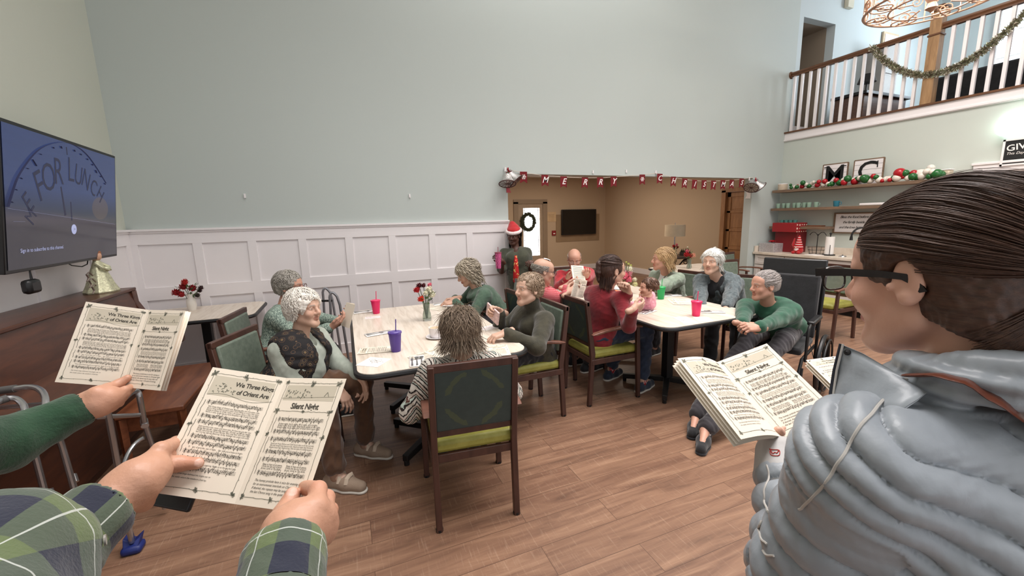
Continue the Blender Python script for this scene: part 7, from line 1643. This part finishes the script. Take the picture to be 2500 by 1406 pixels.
# open collar flap with snaps and a dark edge
def patch(ctrl,n=14,puffk=.006,th=.016):
    C_=np.array(ctrl); nu,nv_=C_.shape[:2]; 
    def ev(u,v):
        x=u*(nu-1); i=min(int(x),nu-2); a=x-i; y=v*(nv_-1); j=min(int(y),nv_-2); b=y-j; a=a*a*(3-2*a)*.4+a*.6; b=b*b*(3-2*b)*.4+b*.6
        return (C_[i,j]*(1-a)*(1-b)+C_[i+1,j]*a*(1-b)+C_[i,j+1]*(1-a)*b+C_[i+1,j+1]*a*b)
    g=np.array([[ev(i/n,j/n) for j in range(n+1)] for i in range(n+1)]); du=np.gradient(g,axis=0); dv=np.gradient(g,axis=1); nn=np.cross(du,dv); nn/=np.linalg.norm(nn,axis=2,keepdims=True)+1e-9
    if ((C0-g[n//2,n//2])*nn[n//2,n//2]).sum()<0: nn=-nn
    for i in range(n+1):
        for j in range(n+1): u,v=i/n,j/n; e=min(u,v,1-u,1-v); k=min(1,e*5)**.5; g[i,j]+=nn[i,j]*(puffk*k+.0015*math.sin(u*17+v*9)*k)
    top=g.reshape(-1,3); bot=(g-nn*th*np.array([[min(1,min(i,j,n-i,n-j)/2.0) for j in range(n+1)] for i in range(n+1)])[:,:,None]-nn*.002).reshape(-1,3)
    Vp=np.concatenate([top,bot]); m=(n+1)**2; F_=[]
    for i in range(n):
        for j in range(n): a=i*(n+1)+j; F_+=[(a,a+1,a+n+2,a+n+1),(m+a,m+a+n+1,m+a+n+2,m+a+1)]
    for i in range(n):
        for (a,b) in ((i,i+1),(n*(n+1)+i+1,n*(n+1)+i),((i+1)*(n+1),i*(n+1)),(i*(n+1)+n,(i+1)*(n+1)+n)): F_.append((a,b,m+b,m+a))
    return Vp,np.array(F_)
D=.545
ctrl=[[P(2056,842,.615),P(2042,905,.62),P(2034,960,.62),P(2030,1035,.60)],[P(2105,862,.59),P(2095,920,.59),P(2085,985,.58),P(2070,1045,.57)],[P(2180,905,.555),P(2165,950,.55),P(2150,990,.545),P(2130,1035,.545)],[P(2262,958,.52),P(2240,975,.515),P(2215,990,.515),P(2190,1010,.515)]]
Vp,Qp=patch(ctrl); fl=mesh_np('collar_flap',[(Vp,Qp)],M_PUFF,t); Np=vnormals(Vp,Qp)
MB().tube([P(2054,840,.613),P(2038,905,.618),P(2029,960,.618),P(2024,1035,.60),P(2018,1100,.60)],.0030,8).build('dark_edge',M_NAVYL,fl); MB().tube([P(2058,840,.608),P(2043,903,.613),P(2035,958,.613),P(2031,1035,.595)],.0016,8).build('piping',M_PIPE,fl)
for x,y in ((2063,862),(2036,931)):
    q,n=surf_pick(Vp,Np,x,y); MB().lathe([(0,0),(.0046,0),(.004,.002),(.0018,.0025),(0,.0045)],q+n*.001,16,n).build('snap',M_BLACK,fl)
# shoulder strap
sp_=on_surface(V,Nn,[(2235,915),(2300,912),(2370,930),(2440,975),(2520,1040),(2600,1110)],.004,5)
MB().tube(sp_,.017,12,flat=.16).build('bag_strap',mat('brown_leather',(96,48,30),.35,bump=.3,bs=60),t)
# glasses
M_GL=mat('black_glasses',(24,20,20),.25); mb=MB()
def T_(x,y,z): return hc+R@np.array((x,y,z))
for q in (-1,1):
    pr_=[(.114,.024),(.070,.0225),(.020,.0175),(-.010,.012),(-.024,-.002),(-.030,-.012),(-.022,-.014),(-.014,-.003),(-.004,.004),(.020,.0075),(.070,.011),(.114,.012)]
    mb.prism([T_(q*(.078+.004*math.exp(-((y-.0)/.03)**2)),y,z) for y,z in pr_],R@np.array([q*.0030,0,0]))
    mb.box(T_(q*.070,.115,.018),(.018,.005,.013),M=Matrix(R.tolist()))
    rc=[(math.copysign(abs(math.cos(a))**.6,math.cos(a)),math.copysign(abs(math.sin(a))**.7,math.sin(a))) for a in np.linspace(0,2*PI,29)[:-1]]
    mb.tube([T_(q*(.037+cx*.028),.1185-.05*(.037+cx*.028),.004+cz*.0185) for cx,cz in rc],[.0034 if cz>.2 else .0016 for cx,cz in rc],8,True)
    MB().add([T_(q*(.037+cx*.027),.1185-.05*(.037+cx*.027),.004+cz*.018) for cx,cz in rc],[tuple(range(28))]).build('lens',M_LENS,t,smooth=False)
mb.tube([T_(-.009,.1185,.010),T_(0,.122,.013),T_(.009,.1185,.010)],.002,6); gg=mb.build('glasses',M_GL,t)
# hair pulled back smoothly into a low ponytail
tie=np.array([.0,-.128,.005])
def back(q,nn):
    d=tie-q; return np.array([d[0]*1.0,d[1]*1.3-.02,d[2]*(1.25 if q[1]<0 else .95)+(.0 if q[1]<.02 else .0)])
M_HB=hairmat('brunette_hair',(52,33,25),(96,66,50),.5,(150,9,150))
hair('hair',hc,R,1.0,t,M_HB,'straight',.012,.17,6500,51,curl=.0,thick=.00075,low=-.040,front=.078,flow=back,h=.0028,back=.12,tilt=.55,ear=True,earr=1.0,wild=.03)
F=Field(); F.chain([T_(0,-.118,.01),T_(0,-.150,-.01),T_(0,-.165,-.08),T_(.0,-.160,-.17),T_(.01,-.15,-.26)],[.028,.030,.034,.030,.012],.02); Vq,Qq=realize(F,.004)[0]; Vq=Vq+vnormals(Vq,Qq)*wobble(Vq,.002,140,4)[:,None]; mesh_np('ponytail',[(Vq,Qq)],hairmat('brunette_tail',(52,33,25),(96,66,50),.5,(150,150,9)),t)
MB().tube([T_(math.cos(a)*.026,-.128,.004+math.sin(a)*.026) for a in np.linspace(0,2*PI,19)[:-1]],.007,8,True).build('hair_tie',M_BLKFAB,t)
F=Field()
for q in (-1,1): F.chain([nb+np.array([q*.09,-.02,-.50]),nb+np.array([q*.09,-.02,-.88]),nb+np.array([q*.09,-.02,-1.24])],[.10,.07,.06],.04)
F.ell(nb-UP*.52,(.17,.13,.10),None,.05); mesh_np('trousers',realize(F,.010),M_JEAN,t)
for q in (-1,1):
    F=Field(); a0=nb+np.array([q*.09,-.04,-1.285]); F.chain([a0,a0+np.array([0,.18,-.008])],[.045,.040],.02); F.plane(np.array([0,0,.003]),-UP); mesh_np('shoe',realize(F,.006),M_BLKFAB,t)
# another song booklet beyond the puffer jacket collar
ST=P(2035,870,1.15); booklet('song booklet partly hidden behind the collar of the puffer jacket',ST,P(2110,930,.98)-ST,P(1975,878,1.10)-ST,P(2160,868,1.25)-ST,2,extra=2,W_=.13)
# ---- person in the plaid shirt, arms reaching in from the lower left
def sleeve_plaid():
    a=N('green_navy_plaid'); q=a.n('ShaderNodeVertexColor'); q.layer_name='Col'; x=a.sep(q.outputs[0])
    b=lambda o,w,off=0:a.math('LESS_THAN',a.math('FRACT',a.math('ADD',a.math('MULTIPLY',o,11.0),off+20)),w)
    f1,f2=b(x[0],.5),b(x[1],.5); m=a.mix(.5,a.mix(f1,lin((92,106,68)),lin((44,50,68))),a.mix(f2,lin((92,106,68)),lin((44,50,74)))); m=a.mix(a.math('MULTIPLY',f1,f2),m,lin((30,34,52)))
    t=a.math('MAXIMUM',b(x[0],.022,.27),b(x[1],.022,.3)); m=a.mix(a.math('MULTIPLY',t,.8),m,lin((196,200,194))); a.col(m); a.set(.9); a.b.inputs['Sheen Weight'].default_value=.2; a.bump(a.noise(a.coord(),260,2),.3,.003); return a.m
M_PLD=sleeve_plaid()
t=thing('person','person in a green plaid shirt holding the nearest song booklet, lower left','person',(-.10,.05,0),-5)
B=Field(); nb2=np.array([-.08,.04,1.36]); hc2=np.array([-.10,-.12,1.56]); R2=R3(0,10,0); head_prims(B,hc2,R2,1.0,False); B.cone(hc2+R2@np.array([0,-.01,-.05]),nb2,.055,.06,.03)
s1_=P(-60,1440,.38); e1_=P(40,1440,.48); w1=P(303,1198,.615); s2_=np.array([.11,.08,1.31]); e2_=P(640,1640,.42); w2=P(700,1338,.555)
B.ell(nb2-UP*.2,(.15,.1,.2),None,.05); B.ell(nb2-UP*.42,(.15,.11,.16),None,.05); s0_=np.array([-.27,.14,1.31]); B.cone(s0_,s2_,.05,.05,.04); B.chain([s0_,s1_,e1_,w1],[.05,.046,.040,.027],.02); B.chain([s2_,e2_,w2],[.046,.040,.030],.02)
for q in (-1,1): B.chain([nb2+np.array([q*.09,0,-.45]),nb2+np.array([q*.09,0,-.88]),nb2+np.array([q*.09,0,-1.26])],[.075,.055,.04],.04); B.cone(nb2+np.array([q*.09,0,-1.31]),nb2+np.array([q*.09,.14,-1.33]),.03,.024,.02)
BT,BS,BB=(-.253,.910,1.332),(-.126,.858,1.307),(-.205,.740,1.145); BR_=(-.018,.770,1.319); 
pl=lambda x,y:pdep(x,y,BT,BS,BB); pr=lambda x,y:pdep(x,y,BR_,BS,BB)
# left hand: thumb lies on the page, fingers spread behind it
wd=nv(P(400,1130,.66)-w1)
B.chain([w1,P(340,1172,.628),P(372,1150,.645)],[.028,.030,.025],.02); B.chain([w1,P(336,1208,.640),P(350,1226,.655)],[.025,.021,.015],.015)
B.chain([P(350,1150,.635),P(392,1136,pl(392,1136)-.020),P(436,1132,pl(436,1132)-.0115),P(482,1131,pl(482,1131)-.0105)],[.019,.0150,.0120,.0098],.008)
for (mx,my,md,ax_,ay,bx2,by) in ((392,1098,.668,430,1080,470,1086),(384,1122,.680,430,1112,476,1116),(376,1150,.684,425,1148,470,1150),(366,1180,.682,410,1186,448,1190)):
    m_=P(mx,my,md); B.cone(P(332,1175,.635),m_,.020,.0125,.012); B.chain([m_,P(ax_,ay,pl(ax_,ay)+.012),P(bx2,by,pl(bx2,by)+.0105)],[.0125,.0105,.0085],.005)
# right hand: back of the hand to the camera, thumb over the page edge, fingers curled behind
B.chain([w2,P(712,1300,.580),P(735,1275,.592)],[.033,.036,.031],.02); B.chain([P(700,1290,.575),P(694,1256,pr(694,1256)-.022),P(706,1230,pr(706,1230)-.0125),P(713,1206,pr(713,1206)-.0115)],[.022,.0165,.0130,.0105],.008)
for i,(mx,my,md,kx,ky,kd,tx,ty) in enumerate(((772,1238,.600,776,1196,.632,742,1186),(794,1254,.612,797,1216,.652,752,1206),(800,1278,.616,806,1246,.662,756,1230),(792,1306,.612,800,1280,.660,754,1258))):
    m_=P(mx,my,md); B.cone(P(715,1315,.572),m_,.024,.0150,.014); k_=P(kx,ky,kd); B.chain([m_,k_,P(tx,ty,pr(tx,ty)+.0105)],[.0148-.0006*i,.0128-.0006*i,.0095],.005)
sk2=(198,150,124); boxes=[(P(385,1150,.66)-.10,P(385,1150,.66)+.10,.0022),(P(745,1255,.61)-.10,P(745,1255,.61)+.10,.0022)]
mesh_np('body',realize(B,.009,boxes,rl=1),attrmat('skin_hands',.45,.5,110),t,nails(head_color(hc2,R2,1,sk2),[P(488,1128,pl(488,1128)-.018),P(714,1197,pr(714,1197)-.020)],[P(470,1131,pl(470,1131)-.01),P(710,1215,pr(710,1215)-.01),P(770,1195,.63),P(800,1225,.65),P(800,1255,.655)]))
M_NAIL=mat('fingernail',(222,170,150),.3)
G=Field(); G.ell(nb2-UP*.2,(.185,.13,.22),None,.06); G.ell(nb2-UP*.42,(.19,.14,.2),None,.06); G.cone(s0_,s2_,.07,.07,.05)
c1=w1-nv(w1-e1_)*.050; G.chain([s0_,s1_],[.075,.080],.03); G.chain([e1_,c1],[.058,.044],.03); G.chain([s1_,e1_],[.076,.058],.02); G.cone(c1-nv(w1-e1_)*.05,c1,.045,.047,.005); G.cone(c1-nv(w1-e1_)*.03,c1+nv(w1-e1_)*.03,.040,.041,.004,'s')
c2=w2-nv(w2-e2_)*.020; G.chain([s2_,e2_,c2],[.075,.060,.046],.03); G.cone(c2-nv(w2-e2_)*.05,c2,.046,.050,.005); G.cone(c2-nv(w2-e2_)*.02,c2+nv(w2-e2_)*.03,.040,.042,.004,'s')
V,Q=realize(G,.0055,[(c1-.075,c1+.075,.003),(c2-.075,c2+.075,.003)])[0]
prt=realize(G,.0055,[(c1-.075,c1+.075,.003),(c2-.075,c2+.075,.003)]); prt=[(a+vnormals(a,b)*(wobble(a,.005,22,31,True)*.7+wobble(a,.0015,70,32))[:,None],b) for a,b in prt]
def sleeve_uv(V):
    best=np.full(len(V),9.); U=np.zeros((len(V),3))
    for a_,b_,off in ((s1_,e1_,0.),(e1_,w1,.3),(s2_,e2_,0.),(e2_,w2,.3),(nb2,nb2-UP*.6,.1)):
        ab=b_-a_; L_=np.linalg.norm(ab); u=ab/L_; tt=(V-a_)@u; r=V-a_-tt[:,None]*u; dd=np.linalg.norm(r,axis=1)+np.maximum(-tt,0)+np.maximum(tt-L_,0)+(.10 if off==.1 else 0); x_=np.array(perp(Vector(u))[0]); y_=np.cross(u,x_); an=np.arctan2(r@y_,r@x_)
        m=dd<best; best[m]=dd[m]; U[m,0]=tt[m]+off; U[m,1]=(an*.0579)[m]
    return U
sh=mesh_np('plaid_shirt',prt,M_PLD,t,sleeve_uv)
Va=np.concatenate([a for a,b in prt]); Na=np.concatenate([vnormals(a,b) for a,b in prt]); q,n=surf_pick(Va,Na,260,1318,10); MB().lathe([(0,.001),(.0055,.001),(.0055,.003),(.003,.0022),(0,.0022)],q,20,n).build('button',mat('pearl_button',(150,146,140),.3),sh)
F=Field()
for q in (-1,1): F.chain([nb2+np.array([q*.09,0,-.50]),nb2+np.array([q*.09,0,-.88]),nb2+np.array([q*.09,0,-1.26])],[.10,.075,.06],.04)
F.ell(nb2-UP*.52,(.17,.13,.10),None,.05); mesh_np('trousers',realize(F,.010),M_JEAN,t)
for q in (-1,1):
    F=Field(); a0=nb2+np.array([q*.09,-.02,-1.31]); F.chain([a0,a0+np.array([0,.2,-.008])],[.046,.042],.02); F.plane(np.array([0,0,.003]),-UP); mesh_np('shoe',realize(F,.006),M_BLKFAB,t)
hair('hair',hc2,R2,1,t,H_BROWN,'back',.012,.06,300,53,curl=.01)
ph=P(416,1216,.70); ex_=nv(P(480,1236,.70)-P(356,1212,.70)); n_=nv(np.cross(ex_,np.array([0,.5,.86]))); ey_=np.cross(n_,ex_)
MBx=Matrix([[ex_[i],ey_[i],n_[i]] for i in range(3)]); o=MB().box(ph,(.085,.15,.009),M=MBx) if False else MB().box(P(418,1196,.712),(.090,.056,.010),M=MBx)
tag(o.build('mobile_phone',M_BLKPL,bevel=.004),'black mobile phone held under the nearest song booklet','phone')
# ---- person in the dark green sleeve, far left
t=thing('person','person in a dark green sweater reaching in from the left edge','person',(-.98,.95,0),35)
LT2,ST2,SB2=(-.670,1.463,1.401),(-.535,1.455,1.365),(-.591,1.375,1.173); p2=lambda x,y:pdep(x,y,LT2,ST2,SB2)
w=P(208,992,1.02); e=P(10,1085,.90); s0=np.array([-.80,.98,1.22]); nb3=np.array([-.95,.92,1.34]); hc3=np.array([-1.00,.93,1.54]); R_3=R3(30,-15,0)
B=Field(); head_prims(B,hc3,R_3,1.0,True); B.cone(hc3+R_3@np.array([0,-.02,-.05]),nb3,.05,.055,.03); B.ell(nb3-UP*.22,(.13,.13,.2),None,.05); B.ell(nb3-UP*.42,(.14,.13,.14),None,.05); s3=nb3+np.array([-.17,.0,-.06]); B.cone(s0,s3,.045,.045,.04)
B.chain([s0,e,w],[.044,.038,.028],.02); B.chain([s3,s3+np.array([-.05,.1,-.27]),s3+np.array([.0,.32,-.25])],[.044,.038,.026],.02)
for q in (-1,1): B.chain([nb3+np.array([q*.09,0,-.45]),nb3+np.array([q*.09,0,-.9]),nb3+np.array([q*.09,0,-1.28])],[.07,.05,.04],.04); B.cone(nb3+np.array([q*.09,0,-1.33]),nb3+np.array([q*.09,.14,-1.35]),.03,.024,.02)
B.chain([w,P(240,982,1.03),P(262,970,1.04)],[.029,.033,.028],.02); B.chain([P(236,962,1.02),P(262,950,p2(262,950)-.03),P(288,938,p2(288,938)-.014),P(311,923,p2(311,923)-.011)],[.020,.0145,.0118,.0095],.008)
for (mx,my,ax_,ay,bx2,by) in ((285,962,305,952,329,941),(284,972,304,962,322,950),(280,982,298,972,312,960),(272,992,290,984,300,972)):
    m_=P(mx,my,1.055); B.cone(P(235,985,1.03),m_,.020,.0125,.012); B.chain([m_,P(ax_,ay,1.075),P(bx2,by,p2(bx2,by)+.010)],[.0118,.0102,.0085],.005)
mesh_np('body',realize(B,.009,[(P(268,960,1.05)-.09,P(268,960,1.05)+.09,.0026),(hc3-.14,hc3+.14,.004)]),attrmat('skin_hands',.45,.35,130),t,head_color(hc3,R_3,1,(200,150,124)))
G=Field(); G.ell(nb3-UP*.22,(.17,.165,.22),None,.06); G.ell(nb3-UP*.45,(.18,.17,.2),None,.06); G.cone(s0,s3,.065,.065,.05); cw=w-nv(w-e)*.02; G.chain([s0,e,cw],[.070,.052,.040],.03); G.cone(cw-nv(w-e)*.05,cw,.041,.044,.005); G.cone(cw-nv(w-e)*.02,cw+nv(w-e)*.03,.036,.039,.004,'s')
G.chain([s3,s3+np.array([-.05,.1,-.27]),s3+np.array([.0,.30,-.25])],[.07,.055,.042],.03)
prt=[(a+vnormals(a,b)*(wobble(a,.005,20,61,True)*.7+wobble(a,.0015,60,32))[:,None],b) for a,b in realize(G,.0055,[(cw-.08,cw+.08,.003)])]; mesh_np('sweater',prt,fabric('deep_green_knit',(16,48,28),(32,72,44),bs=200,bump=.4),t)
F=Field()
for q in (-1,1): F.chain([nb3+np.array([q*.09,0,-.50]),nb3+np.array([q*.09,0,-.9]),nb3+np.array([q*.09,0,-1.28])],[.10,.07,.06],.04)
mesh_np('trousers',realize(F,.010),M_CHARC,t); hair('hair',hc3,R_3,1,t,H_GREY,'curly',.016,.06,300,57)
for q in (-1,1):
    F=Field(); a0=nb3+np.array([q*.09,-.02,-1.33]); F.chain([a0,a0+np.array([0,.2,-.008])],[.046,.042],.02); F.plane(np.array([0,0,.003]),-UP); mesh_np('shoe',realize(F,.006),M_BLKFAB,t)
